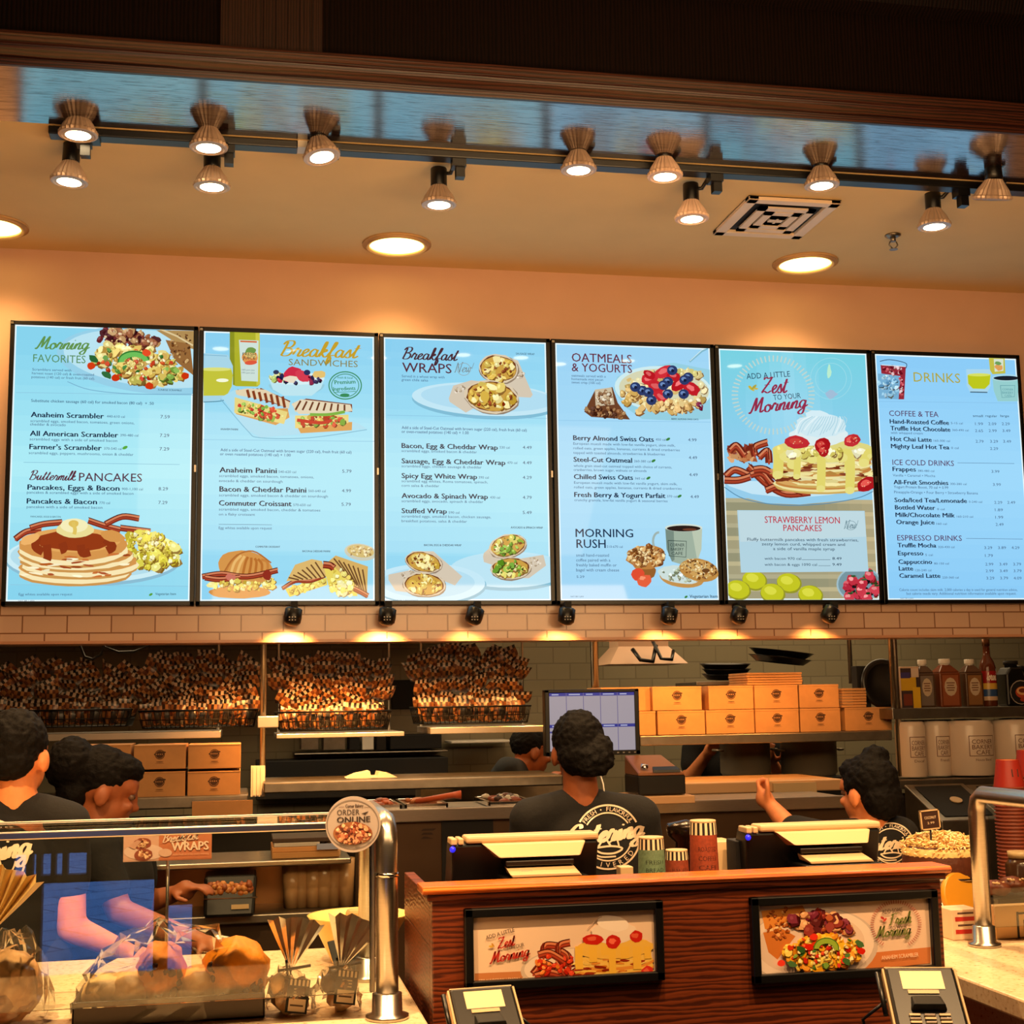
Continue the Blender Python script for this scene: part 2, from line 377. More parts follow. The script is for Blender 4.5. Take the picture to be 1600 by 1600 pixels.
    def script(b, s, x0, y0, x1, h, col, weight=.045, tilt=0.0): b.put(script_geo(s, weight), x0, y0, x1, h, col, 1.0, tilt)
    def grid(b, x0, y0, x1, y1, fn, nx=10, ny=16):
        y = b.lay(); a = b.pt(x0, y0); c = b.pt(x1, y1)
        for i in range(nx):
            for j in range(ny):
                b.m.col = lin(fn((i + .5) / nx, (j + .5) / ny)); x_, X_ = a[0] + (c[0] - a[0]) * i / nx, a[0] + (c[0] - a[0]) * (i + 1) / nx
                z_, Z_ = a[1] + (c[1] - a[1]) * (j + 1) / ny, a[1] + (c[1] - a[1]) * j / ny
                b.m.poly([(x_, y, z_), (X_, y, z_), (X_, y, Z_), (x_, y, Z_)])
    def done(b, name, mat_, parent): return part(b.m, name, mat_, parent)
# ------------------------------------------------------------------ the room
ZC = 3.63; YW = 6.06; ZT = P(800, 997, YW).z
TILE = bpy.data.materials.new('white_subway_tile'); TILE.use_nodes = True
def brickmat(m, c1, c2, mortar, bw, bh, ms, rough, off=(0, 0, 0)):
    nt = m.node_tree; b = nt.nodes['Principled BSDF']; tc = nt.nodes.new('ShaderNodeTexCoord'); mp = nt.nodes.new('ShaderNodeMapping')
    mp.inputs['Rotation'].default_value = (R(-90), 0, 0); mp.inputs['Location'].default_value = off
    br = nt.nodes.new('ShaderNodeTexBrick'); br.inputs['Color1'].default_value = (*lin(c1), 1); br.inputs['Color2'].default_value = (*lin(c2), 1); br.inputs['Mortar'].default_value = (*lin(mortar), 1)
    br.inputs['Scale'].default_value = 1; br.inputs['Brick Width'].default_value = bw; br.inputs['Row Height'].default_value = bh; br.inputs['Mortar Size'].default_value = ms
    L = nt.links.new; L(tc.outputs['Object'], mp.inputs[0]); L(mp.outputs[0], br.inputs['Vector']); L(br.outputs['Color'], b.inputs['Base Color'])
    bp = nt.nodes.new('ShaderNodeBump'); bp.inputs['Strength'].default_value = .35; bp.inputs['Distance'].default_value = .004; bp.invert = True
    L(br.outputs['Fac'], bp.inputs['Height']); L(bp.outputs[0], b.inputs['Normal']); b.inputs['Roughness'].default_value = rough
brickmat(TILE, (226, 190, 165), (216, 178, 152), (150, 105, 80), .178, .074, .003, .22, (0, ZT % .074 + .0, 0))
KTILE = bpy.data.materials.new('grey_kitchen_tile'); KTILE.use_nodes = True
brickmat(KTILE, (150, 142, 116), (140, 132, 106), (126, 118, 95), .21, .1, .004, .3)
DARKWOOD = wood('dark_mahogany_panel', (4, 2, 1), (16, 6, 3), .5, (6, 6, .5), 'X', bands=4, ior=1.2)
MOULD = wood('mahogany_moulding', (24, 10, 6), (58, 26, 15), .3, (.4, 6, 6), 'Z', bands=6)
LACQ = wood('lacquered_wood_soffit', (24, 14, 12), (60, 38, 30), .13, (.6, 5, 1), 'Y', ior=4.6, bands=5, dist=9)
LACQ.node_tree.nodes['Bump'].inputs['Strength'].default_value = .03
_nt = LACQ.node_tree; _mr = _nt.nodes.new('ShaderNodeMapRange'); _mr.inputs['From Min'].default_value = .28; _mr.inputs['From Max'].default_value = .5; _mr.inputs['To Min'].default_value = .12; _mr.inputs['To Max'].default_value = .5
_nz = _nt.nodes.new('ShaderNodeTexNoise'); _nz.inputs['Scale'].default_value = 7; _nz.inputs['Detail'].default_value = 9; _nz.inputs['Distortion'].default_value = 1.5; _mp = _nt.nodes.new('ShaderNodeMapping'); _mp.inputs['Scale'].default_value = (1.2, 14, 1)
_nt.links.new(_nt.nodes['Texture Coordinate'].outputs['Object'], _mp.inputs[0]); _nt.links.new(_mp.outputs[0], _nz.inputs['Vector']); _nt.links.new(_nz.outputs['Fac'], _mr.inputs['Value']); _nt.links.new(_mr.outputs[0], _nt.nodes['Principled BSDF'].inputs['Specular IOR Level'])
FLOORM = bpy.data.materials.new('dark_floor_tile'); FLOORM.use_nodes = True
brickmat(FLOORM, (64, 56, 50), (54, 47, 42), (30, 26, 24), .6, .3, .006, .3)
FLOORM.node_tree.nodes['Mapping'].inputs['Rotation'].default_value = (0, 0, 0)
PAVE = bpy.data.materials.new('grey_pavement'); PAVE.use_nodes = True
brickmat(PAVE, (165, 172, 185), (150, 160, 176), (80, 88, 100), .9, .45, .012, .7)
PAVE.node_tree.nodes['Mapping'].inputs['Rotation'].default_value = (0, 0, R(35))

XL, XR, YF, YB = -3.2, 6.2, -2.6, 8.4
m = MB(); m.box((XL, YF, -.1), (XR, YB, 0)); struct(m, 'floor', FLOORM)
m = MB(); m.box((XL, 4.70, ZC), (XR, YW + .2, ZC + .08)); struct(m, 'ceiling', CEILP)
# wall that carries the screens; open below (pass-through to the kitchen)
m = MB(); m.box((XL, YW, 2.05), (XR, YW + .14, ZC)); struct(m, 'wall_back', PAINT)
m = MB(); m.box((XL, YW - .012, ZT), (XR, YW + .14, 2.12)); struct(m, 'wall_tile', TILE)
m = MB(); m.box((XL, YW - .022, ZT - .012), (XR, YW + .15, ZT)); struct(m, 'trim_1', mat('tile_edge_trim', (205, 150, 118), .3))
# kitchen beyond
m = MB(); m.box((XL, YB, 0), (XR, YB + .1, 3.0)); struct(m, 'wall_kitchen', KTILE)
m = MB(); m.box((XL, YW + .14, 2.82), (XR, YB, 2.9)); struct(m, 'ceiling_kitchen', mat('kitchen_ceiling', (200, 190, 165), .8))
SIDE = mat('side_wall_paint', (120, 84, 58), .8)
m = MB(); m.box((XL - .1, YF, 0), (XL, YB, 4.6)); struct(m, 'wall_left', SIDE)
m = MB(); m.box((XR, YF, 0), (XR + .1, YB, 4.6)); struct(m, 'wall_right', SIDE)
# beam: lacquered underside, moulding, dark panelled face
BY0 = 4.276; BY1 = 4.70; BZ = 3.63
m = MB(); m.box((XL, BY0, BZ), (XR, BY1, BZ + .03)); struct(m, 'beam_underside', LACQ)
m = MB()
prof = [(BY0 + .001, BZ - .0), (BY0 - .012, BZ), (BY0 - .018, BZ + .02), (BY0 - .012, BZ + .028), (BY0 - .034, BZ + .046), (BY0 - .038, BZ + .058), (BY0 - .028, BZ + .064), (BY0 - .05, BZ + .086), (BY0 - .05, BZ + .096), (BY0 + .05, BZ + .1)]
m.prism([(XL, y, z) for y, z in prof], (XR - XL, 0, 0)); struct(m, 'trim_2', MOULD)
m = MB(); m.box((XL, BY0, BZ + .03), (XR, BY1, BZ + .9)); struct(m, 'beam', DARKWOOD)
m = MB(); x0 = P(345, 40, BY0).x; x1 = P(503, 40, BY0).x; m.box((x0, BY0 - .02, BZ + .1), (x1, BY0 + .02, BZ + .42))
for k in range(5): xx = x0 + (x1 - x0) * (.42 + .12 * k); m.box((xx, BY0 - .026, BZ + .1), (xx + .012, BY0 + .02, BZ + .42))
struct(m, 'beam_pilaster', wood('mahogany_pilaster', (14, 7, 5), (40, 20, 13), .4, (8, 8, .5), 'X', bands=4))
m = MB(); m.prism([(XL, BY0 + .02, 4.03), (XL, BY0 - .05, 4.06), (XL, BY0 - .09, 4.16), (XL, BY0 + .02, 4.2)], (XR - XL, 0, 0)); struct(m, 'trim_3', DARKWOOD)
m = MB(); m.box((XL, YF, 4.5), (XR, BY0 + .1, 4.6)); struct(m, 'ceiling_dining', mat('dining_ceiling', (150, 112, 80), .8))
# shop front behind the customers: a doorway and small windows to a paved square
YV = 6.56 + 2.6   # picture columns of the shop front as the case glass mirrors it
fx = lambda q: P(q, 1440, YV).x
def fz(q): return P(130, q, YV).z
dx0, dx1 = fx(64), fx(240)
m = MB()
def wb(x0, x1, z0, z1): m.box((x0, YF - .1, z0), (x1, YF, z1))
wb(XL, dx0, 0, fz(1366)); wb(dx0, dx1, fz(1378), fz(1366)); ws = [(18, 38), (48, 54), (62, 77), (84, 95), (103, 133)]; xa = XL
for q0, q1 in ws: wb(xa, fx(q0), fz(1366), fz(1332)); xa = fx(q1)
wb(xa, dx1, fz(1366), fz(1332)); wb(XL, dx1, fz(1332), 4.5); wb(dx1, fx(262), 0, 4.5); wb(fx(262), fx(300), fz(1420), 4.5); wb(fx(300), XR, 0, 4.5)
struct(m, 'wall_front', mat('shopfront_timber', (46, 30, 22), .6))
m = MB(); m.box((XL - 6, YF - 12, -.12), (XR + 6, YF - .1, -.02)); struct(m, 'pavement', PAVE)
m = MB(); m.box((XL - 6, YF - 12.2, 0), (XR + 6, YF - 12, 5)); struct(m, 'wall_street', mat('street_wall', (90, 100, 120), .8))

# ------------------------------------------------------------------ ceiling fittings
LAMPC = mat('lamp_face', (255, 222, 170), .3, emit=22.0)
DLC = mat('downlight_lens', (255, 226, 130), .3, emit=4.5)
t = None
dls = [(620, 381, 'round recessed ceiling downlight above the sandwiches and wraps screens'), (1258, 410, 'round recessed ceiling downlight beside the square vent'), (-14, 352, 'round recessed ceiling downlight cut by the left picture edge')]
for px, py, lb in dls:
    c = PZ(px, py, ZC); t = thing('downlight', lb, 'ceiling light', (c.x, c.y, ZC - .02), 'recessed ceiling downlights')
    m = MB(); m.lathe([(.148, 0.012), (.148, .02), (.122, .02), (.118, 0.006), (.13, .002)], (c.x, c.y, ZC - .02), n=32, cap=False); part(m, 'trim_ring', mat('ring_white', (220, 180, 130), .4), t)
    m = MB(); m.lathe([(.0, .010), (.09, .009), (.119, .014)], (c.x, c.y, ZC - .02), n=32, cap=False); part(m, 'lens', DLC, t)
    light('downlight_beam', 'SPOT', (c.x, c.y, ZC - .05), 28, (1, .58, .22), (c.x, c.y + .06, 0), .05, spot=125, blend=.9)
# track and lamps
TY, TZ = 4.74, 3.605
t = thing('lighting_track', 'long black ceiling lighting track running along the beam', 'lighting track', (1.2, TY, TZ))
m = MB(); a = PZ(75, 206, TZ).x; b = PZ(465, 233, TZ).x; c2 = PZ(480, 234, TZ).x
m.box((a, TY - .03, TZ - .004), (b, TY + .03, ZC)); m.box((c2, TY - .03, TZ - .004), (XR, TY + .03, ZC)); part(m, 'rail', BLACK, t, .004)
m = MB(); m.box((b, TY - .03, TZ), (c2, TY + .03, ZC)); part(m, 'joint', WHITEP, t)
m = MB(); m.box((a, TY + .03, TZ + .008), (XR, TY + .032, TZ + .012)); part(m, 'conductor_slot', STEEL, t)
FIN = mat('bulb_housing', (200, 172, 150), .35, .3)
def bulb(px, py, Y, lb, low, tilt=(0, 0.0), lit=True, r=.066, fcol=FIN, power=None):
    power = power or (36 if low else 72)
    c = P(px, py, Y); ax = Vector((tilt[0], tilt[1], 1)).normalized()   # axis from face up to the socket
    t = thing('track_lamp', lb, 'spotlight', tuple(c), 'finned spotlight bulbs on the ceiling track')
    m = MB(); m.lathe([(r * .97, .0), (r, .005), (r, .012), (r * .92, .016), (r * .80, .036), (r * .58, .058), (r * .47, .07), (r * .42, .076)], c, ax, 48, fins=.09); part(m, 'housing', fcol, t)
    m = MB(); m.lathe([(r * .98, .001), (r * .8, -.003), (r * .76, .004)], c, ax, 36, cap=False); part(m, 'rim', fcol, t)
    m = MB(); m.lathe([(r * .78, .002), (r * .4, -.003), (0, -.005)], c, ax, 36, cap=False); part(m, 'lens', LAMPC if lit else mat('unlit_lens', (150, 135, 120), .3), t)
    top = c + ax * .072
    m = MB()
    if low:
        m.lathe([(r * .46, 0), (r * .46, .07)], top, ax, 20); part(m, 'socket', BLACK, t, .004)
        m = MB(); s0 = top + ax * .05; e = Vector((s0.x + .055, TY, TZ))
        m.tube([s0 + Vector((.01, 0, 0)), s0 + Vector((.045, 0, .005)), (e.x, (s0.y + TY) / 2, s0.z + .03), (e.x, TY, max(TZ - .03, s0.z + .05))], .008); m.cbox((e.x, TY, TZ - .012), (.05, .05, .04)); m.cbox((e.x + .005, TY, TZ - .045), (.032, .036, .05)); part(m, 'mounting_arm', BLACK, t)
    else:
        hh = max(.012, (TZ if abs(c.y - TY) < .09 else BZ) - top.z)
        m.lathe([(r * .45, 0), (r * .42, hh)], top, (0, 0, 1), 20); m.box((c.x + .035, min(c.y, TY), TZ - .02), (c.x + .065, TY + .02, TZ)); part(m, 'socket', BLACK, t)
    if lit: light('track_lamp_beam', 'SPOT', tuple(c - ax * .02), power, WARM, (c.x * .9 + .05, 3.62 if not low else 4.5, .95), .045, spot=80, blend=.8)
HI = 4.66
bulb(122, 212, HI, 'upper finned spotlight of the leftmost pair on the track', False)
bulb(326, 232, HI, 'upper finned spotlight of the second pair from the left', False)
bulb(503, 246, HI, 'single finned spotlight tilted left at the white track joint', False, (-.18, .12))
bulb(904, 267, HI, 'finned spotlight tight under the beam near the picture centre', False)
bulb(1039, 277, HI, 'pale finned spotlight tight under the beam beside a hanging one', False, fcol=mat('pale_housing', (235, 200, 175), .4))
bulb(1284, 291, HI, 'finned spotlight tight under the beam above the square vent', False)
bulb(1550, 312, 4.6, 'unlit finned spotlight with grey face at the right end of the track', False, (-.02, -.35), False, .074)
bulb(108, 285, 4.86, 'lower rounded spotlight of the leftmost pair', True, (.05, .0))
bulb(331, 293, 4.86, 'lower finned spotlight of the second pair from the left', True)
bulb(686, 321, 4.86, 'hanging finned spotlight above the wraps screen', True)
bulb(1081, 343, 4.86, 'pale hanging finned spotlight left of the square vent', True, fcol=MATS['pale_housing'])
bulb(1460, 355, 4.86, 'hanging finned spotlight right of the sprinkler head', True)
# vent
q = [PZ(1168, 305, ZC), PZ(1325, 313, ZC), PZ(1248, 368, ZC), PZ(1106, 362, ZC)]
vx0, vx1, vy0, vy1 = 1.95, 2.34, 4.98, 5.41
t = thing('ceiling_vent', 'square white louvred air vent in the ceiling', 'air vent', ((vx0 + vx1) / 2, (vy0 + vy1) / 2, ZC - .02))
VM = mat('vent_white', (238, 215, 190), .4)
m = MB(); m.box((vx0, vy0, ZC - .004), (vx1, vy1, ZC - .001)); part(m, 'backing', BLACKM, t)
m = MB(); w = .045
m.box((vx0, vy0, ZC - .018), (vx1, vy0 + w, ZC)); m.box((vx0, vy1 - w, ZC - .018), (vx1, vy1, ZC)); m.box((vx0, vy0, ZC - .018), (vx0 + w, vy1, ZC)); m.box((vx1 - w, vy0, ZC - .018), (vx1, vy1, ZC)); part(m, 'frame', VM, t, .004)
for k in range(3):
    m = MB(); d = .075 + .045 * k; e = .034; z0 = ZC - .022 - .0 * k
    for (ax0, ay0, ax1, ay1) in ((vx0 + d, vy0 + d, vx1 - d, vy0 + d + e), (vx0 + d, vy1 - d - e, vx1 - d, vy1 - d), (vx0 + d, vy0 + d, vx0 + d + e, vy1 - d), (vx1 - d - e, vy0 + d, vx1 - d, vy1 - d)): m.box((ax0, ay0, z0), (ax1, ay1, z0 + .008))
    part(m, 'louvre', VM, t)
m = MB(); d = .19; m.box((vx0 + d, vy0 + d, ZC - .024), (vx1 - d, vy1 - d, ZC - .015)); part(m, 'centre_plate', VM, t)
c = PZ(1395, 367, ZC); t = thing('fire_sprinkler', 'small metal fire sprinkler head on the ceiling', 'sprinkler', (c.x, c.y, ZC - .06))
m = MB(); m.lathe([(.034, .06), (.034, .055), (.02, .048)], (c.x, c.y, ZC - .06), n=20); part(m, 'escutcheon', STEELD, t)
m = MB(); m.lathe([(.012, .05), (.012, .03)], (c.x, c.y, ZC - .06)); m.tube([(c.x - .014, c.y, ZC - .03), (c.x - .02, c.y, ZC - .045), (c.x - .004, c.y, ZC - .062)], .003); m.tube([(c.x + .014, c.y, ZC - .03), (c.x + .02, c.y, ZC - .045), (c.x + .004, c.y, ZC - .062)], .003); part(m, 'yoke', STEELD, t)
m = MB(); m.lathe([(.018, 0), (.018, .002)], (c.x, c.y, ZC - .066)); part(m, 'deflector', STEELD, t)

# small black spotlights under the screens
us = [(460, 0.0, 80), (607, 0, 70), (746, .2, 14), (887, 0, 26), (1048, .1, 22), (1159, .25, 20), (1303, .5, 16)]
um = ['below the left half of the sandwiches screen', 'below the gap between sandwiches and wraps screens', 'below the middle of the wraps screen', 'below the left corner of the oatmeal screen', 'below the morning rush corner of the oatmeal screen', 'below the lemons of the pancake screen', 'tilted sharply below the strawberries of the pancake screen']
for (px, tl, pw), lb in zip(us, um):
    c = P(px, 948, 5.95); t = thing('under_screen_spotlight', 'small black spotlight ' + lb, 'spotlight', tuple(c), 'small black spotlights under the screens')
    ax = Vector((-.15 - tl, -.0, -1)).normalized(); m = MB(); m.lathe([(.026, 0), (.036, .006), (.038, .04), (.036, .062), (.024, .074), (.012, .078)], c + ax * .004, ax, 20); part(m, 'body', BLACK, t)
    m = MB(); m.cbox((c.x, c.y + .0, c.z + .008), (.028, .03, .03)); m.box((c.x - .012, c.y, c.z), (c.x + .012, YW - .012, c.z + .014)); part(m, 'bracket', BLACKM, t)
    m = MB()
    for i in range(2):
        for j in range(3): m.cbox((c.x - .014 + j * .012 + ax.x * .05, c.y - .0375, c.z - .046 - i * .012), (.005, .004, .004))
    part(m, 'vent_holes', mat('vent_glint', (190, 180, 170), .3), t)
    light('under_screen_beam', 'SPOT', tuple(c + ax * .09 + Vector((0, -.05, 0))), pw, (1, .42, .10), tuple(c + ax * .09 + Vector((-.04, .5, -.67))), .03, spot=92, blend=.7)
# ------------------------------------------------------------------ the six menu screens
SW = .780; SX0 = -.9726; SZ0 = 2.088; SZ1 = 3.297; YS = 6.0
CAPT = (70, 95, 130); INK = (16, 26, 60)
def frame_screen(i, label):
    x0 = SX0 + SW * i; x1 = x0 + SW
    t = thing('menu_screen', label, 'screen', ((x0 + x1) / 2, YS, SZ0), 'menu screens in a row on the wall')
    g = .003; b = .019; m = MB(); x0 += g; x1 -= g
    m.box((x0, YS - .004, SZ0), (x0 + b, YW - .014, SZ1)); m.box((x1 - b, YS - .004, SZ0), (x1, YW - .014, SZ1)); m.box((x0, YS - .004, SZ0), (x1, YW - .014, SZ0 + b)); m.box((x0, YS - .004, SZ1 - b), (x1, YW - .014, SZ1))
    part(m, 'bezel', BLACK, t, .002)
    m = MB(); m.cbox((x1 - .004, YS - .006, (SZ0 + SZ1) / 2 - .02), (.008, .006, .03)); part(m, 'clip', STEEL, t); m = MB(); m.cbox((x0 + .008, YS - .006, SZ1 - .012), (.012, .004, .01)); part(m, 'sensor', STEEL, t)
    return t, (x0 + b, x1 - b, SZ0 + b, SZ1 - b)
def bgpanel(t, rect, fn, nx=12, ny=18):
    x0, x1, z0, z1 = rect; m = MB()
    for i in range(nx):
        for j in range(ny):
            m.col = lin(fn((i + .5) / nx, 1 - (j + .5) / ny))
            X0, X1 = x0 + (x1 - x0) * i / nx, x0 + (x1 - x0) * (i + 1) / nx; Z0, Z1 = z0 + (z1 - z0) * j / ny, z0 + (z1 - z0) * (j + 1) / ny
            m.poly([(X0, YS, Z0), (X1, YS, Z0), (X1, YS, Z1), (X0, YS, Z1)])
    part(m, 'display', SCREEN, t)
    m = MB(); m.col = lin((235, 250, 252)); w = .006; y = YS - .0003
    for a, b_ in (((x0, z0), (x0 + w, z1)), ((x1 - w, z0), (x1, z1)), ((x0, z0), (x1, z0 + w)), ((x0, z1 - w), (x1, z1))): m.poly([(a[0], y, a[1]), (b_[0], y, a[1]), (b_[0], y, b_[1]), (a[0], y, b_[1])])
    part(m, 'display_border', SCREEN, t)
def mixc(a, b, t): t = max(0, min(1, t)); return tuple(p + (q - p) * t for p, q in zip(a, b))
def cyan(u, v):
    c = mixc((136, 212, 238), (176, 238, 248), 1 - abs(v - .52) * 2.2)
    return mixc(c, (190, 240, 250), (u - .3) * .5 * (1 - abs(v - .5)))
def cyan2(u, v): return mixc((138, 208, 241), (174, 233, 248), 1.1 - abs(v - .55) * 2 + (u - .5) * .2)
def item(b, name, x0, y, x1, cal=None, cx=None, desc=(), price=None, prx=None, pry=None, h=27):
    b.text(name, x0, y, x1, h, INK, .028)
    if cal: b.text(cal, cx[0], y + 3, cx[1], 13, CAPT)
    for s, dx0, dy, dx1 in desc: b.text(s, dx0, dy, dx1, 14, CAPT)
    if price: b.text(price, prx[0], pry, prx[1], 17, (60, 75, 110))
def pancake(b, cx, cy, rx, ry, th):
    b.ell(cx, cy + th, rx, ry, (205, 150, 80), n=26, jag=.02); b.ell(cx, cy + th * .6, rx * 1.0, ry, (250, 232, 180), n=26, jag=.03); b.ell(cx, cy, rx * .99, ry * .95, (214, 150, 78), n=26, jag=.02)
def bacon(b, pts, w=30):
    b.line(pts, w, (120, 40, 24)); b.line([(x + 2, y - w * .22) for x, y in pts], w * .3, (214, 130, 90)); b.line([(x, y + w * .2) for x, y in pts], w * .25, (170, 66, 40)); b.line([(x, y - w * .45) for x, y in pts], w * .12, (70, 20, 14))
def wrap(b, cx, cy, rx, ry, rot, tail, cols=((232, 206, 110), (214, 176, 70), (245, 230, 160)), spot=(130, 60, 30)):
    b.poly(tail, (214, 200, 178)); b.scat(16, (tail[0][0] + tail[2][0]) / 2, (tail[0][1] + tail[2][1]) / 2, 40, 24, [(196, 178, 150), (226, 214, 196)], 4, 9)
    b.ell(cx + 3, cy + 5, rx * 1.02, ry * 1.03, (150, 130, 110), rot, 24, .03); b.ell(cx, cy, rx, ry, (222, 204, 174), rot, 24, .03); b.ell(cx, cy, rx * .92, ry * .90, (112, 58, 28), rot, 22, .05); b.ell(cx, cy, rx * .87, ry * .84, (206, 160, 70), rot, 20, .05)
    b.scat(30, cx, cy, rx * .76, ry * .72, list(cols), min(rx, ry) * .16, min(rx, ry) * .36, rot); b.scat(12, cx, cy, rx * .75, ry * .7, [spot, (150, 80, 40)], min(rx, ry) * .06, min(rx, ry) * .14, rot)

# ---- 1: morning favourites
t, rc = frame_screen(0, 'leftmost menu screen, a scrambled egg plate above and a pancake stack below'); bgpanel(t, rc, cyan)
b = Board(YS, 0, 490, 3.403); b.clip = rc
b.new(.0003); b.ell(800, 250, 500, 175, (150, 208, 232), 6, 40); b.ell(805, 240, 470, 150, (186, 228, 242), 6, 40)
x1 = 1030
b.poly([(830, 88), (x1, 92), (x1, 190), (960, 170)], (176, 140, 84)); b.poly([(880, 140), (1010, 160), (x1, 330), (930, 250)], (150, 104, 56)); b.scat(40, 960, 190, 60, 90, [(120, 74, 36), (196, 156, 96), (90, 56, 30)], 4, 10)
b.line([(850, 82), (940, 120), (x1 - 4, 170)], 9, (222, 200, 150), False)
b.scat(80, 680, 135, 175, 50, [(110, 40, 44), (150, 90, 56), (70, 24, 30), (200, 160, 110), (130, 60, 50)], 14, 30, 8)
b.scat(16, 690, 125, 160, 40, [(226, 200, 160), (170, 110, 80)], 5, 11, 8)
b.scat(150, 730, 270, 230, 95, [(232, 206, 110), (214, 180, 84), (244, 226, 150), (200, 190, 96), (190, 150, 70)], 14, 30, 12)
b.scat(34, 730, 280, 220, 90, [(196, 60, 30), (214, 90, 40), (60, 120, 50), (90, 140, 60)], 9, 17, 12)
b.scat(40, 740, 260, 200, 80, [(250, 240, 190), (170, 120, 50)], 5, 12, 12)
b.ring(712, 258, 68, 42, 34, (110, 190, 90), 175, 355, -8); b.ring(712, 258, 82, 54, 7, (50, 120, 50), 175, 350)
b.scat(18, 715, 265, 40, 24, [(200, 80, 50), (236, 214, 130)], 8, 14)
b.scat(26, 880, 330, 90, 34, [(232, 206, 110), (214, 180, 84), (130, 170, 70)], 12, 24, 0)
for x, y in ((487, 282), (780, 212), (985, 335), (795, 388), (615, 345)): b.jell(x, y, 22, 19, (222, 70, 30), 0, .1)
for x, y in ((500, 245), (570, 330)): b.jell(x, y, 28, 16, (50, 110, 60), 30, .2)
b.line([(360, 365), (480, 408), (700, 430), (1020, 432)], 4, (120, 175, 205))
b.done('food_print', SCREEN, t)
b.new(.006); b.script('Morning', 185, 190, 480, 66, (98, 146, 74), .05, 1.5); b.text('FAVORITES', 177, 258, 456, 40, (88, 140, 88)); b.done('heading_lettering', SCREEN, t)
b.new(.0012); b.line([(85, 420), (1025, 434)], 2.5, (140, 195, 220), False); b.line([(125, 791), (955, 803)], 2.5, (130, 185, 210), False); b.line([(55, 1442), (1000, 1450)], 2, (140, 190, 215), False)
b.text('Scramblers served with', 172, 303, 380, 13, CAPT); b.text('harvest toast (120 cal) & oven-roasted', 170, 323, 500, 13, CAPT); b.text('potatoes (140 cal) or fresh fruit (60 cal).', 168, 343, 505, 13, CAPT)
b.text('SUNRISE SCRAMBLE', 840, 410, 966, 9, INK); b.text('Substitute chicken sausage (60 cal) for smoked bacon (80 cal)  + .50', 166, 470, 818, 15, (40, 70, 110), .006)
item(b, 'Anaheim Scrambler', 165, 550, 552, '440-610 cal', (568, 664), [('scrambled eggs, smoked bacon, tomatoes, green onions,', 162, 577, 715), ('cheddar & avocado', 160, 595, 350)], '7.59', (853, 903), 557)
item(b, 'All American Scrambler', 160, 650, 628, '390-480 cal', (640, 736), [('scrambled eggs with a side of smoked bacon', 158, 674, 624)], '7.29', (850, 900), 656)
item(b, "Farmer's Scrambler", 157, 721, 540, '370-540 cal', (553, 648), [('scrambled eggs, peppers, mushrooms, onion & cheddar', 153, 747, 710)], '7.29', (848, 900), 728)
b.ell(665, 713, 15, 8, (90, 170, 60), -25)
item(b, 'Pancakes, Eggs & Bacon', 147, 936, 635, '900-1,100 cal', (648, 760), [('pancakes & scrambled eggs with a side of smoked bacon', 143, 957, 710)], '8.29', (843, 893), 940)
item(b, 'Pancakes & Bacon', 143, 1010, 515, '770 cal', (528, 585), [('pancakes with a side of smoked bacon', 142, 1034, 545)], '7.29', (842, 890), 1013)
b.text('PANCAKES, EGGS & BACON', 163, 1084, 323, 9, INK); b.text('Egg whites available upon request', 100, 1499, 385, 13, CAPT); b.text('Vegetarian Item', 826, 1497, 936, 13, INK); b.ell(802, 1494, 11, 6, (90, 160, 60), -30); b.text('NAT BR 1 JAN', 98, 1530, 182, 6, CAPT)
b.done('item_lettering', SCREEN, t)
b.new(.0012); b.script('Buttermilk', 155, 884, 405, 50, (92, 40, 56), .045); b.text('PANCAKES', 420, 890, 755, 43, (88, 44, 62), .004); b.done('section_lettering', SCREEN, t)
b.new(.0005)
b.ell(495, 1310, 470, 138, (140, 190, 212), 0, 44); b.ell(495, 1298, 466, 132, (205, 238, 246), 0, 44); b.ell(495, 1290, 440, 116, (180, 222, 236), 0, 44)
for pts in ([(80, 1200), (140, 1160), (220, 1150)], [(160, 1140), (230, 1120), (330, 1110)], [(470, 1100), (560, 1130), (640, 1150)], [(560, 1120), (650, 1080), (740, 1090)], [(640, 1140), (720, 1150), (800, 1160)]): bacon(b, pts, 34)
b.scat(150, 800, 1260, 155, 90, [(236, 226, 96), (226, 212, 70), (246, 240, 140), (212, 196, 64)], 14, 30, 14); b.scat(60, 800, 1250, 140, 80, [(250, 244, 190), (200, 176, 70)], 6, 12, 14)
for k, (cx, cy, rx) in enumerate(((400, 1352, 300), (425, 1316, 308), (405, 1278, 302), (390, 1232, 292))): pancake(b, cx, cy, rx, 66 if k < 3 else 88, 34)
b.ell(395, 1205, 250, 66, (228, 168, 92), 0, 26, .02); b.ell(390, 1210, 200, 52, (150, 58, 22), 0, 22, .08)
for p in ([(200, 1190), (190, 1240), (230, 1268)], [(250, 1230), (255, 1290), (250, 1310)], [(430, 1230), (440, 1275), (480, 1268)], [(560, 1200), (600, 1240), (570, 1262)], [(330, 1220), (340, 1250), (320, 1260)]): b.line(p, 44, (142, 54, 22))
b.jell(160, 1200, 54, 26, (226, 166, 92), -20, .1); b.jell(600, 1185, 66, 30, (224, 160, 86), 10, .1)
for k in range(26): b.jell(random.uniform(130, 680), random.uniform(1275, 1400), random.uniform(12, 40), 6, random.choice([(190, 100, 40), (160, 70, 30), (252, 240, 200)]), random.uniform(-10, 10))
b.ell(400, 1150, 100, 44, (236, 222, 150), 0, 20, .03); b.ell(395, 1128, 74, 38, (246, 238, 186), 0, 18, .03); b.ell(392, 1118, 26, 20, (224, 190, 90), 0, 14, .1); b.line([(390, 1110), (400, 1150), (395, 1175)], 20, (226, 196, 96))
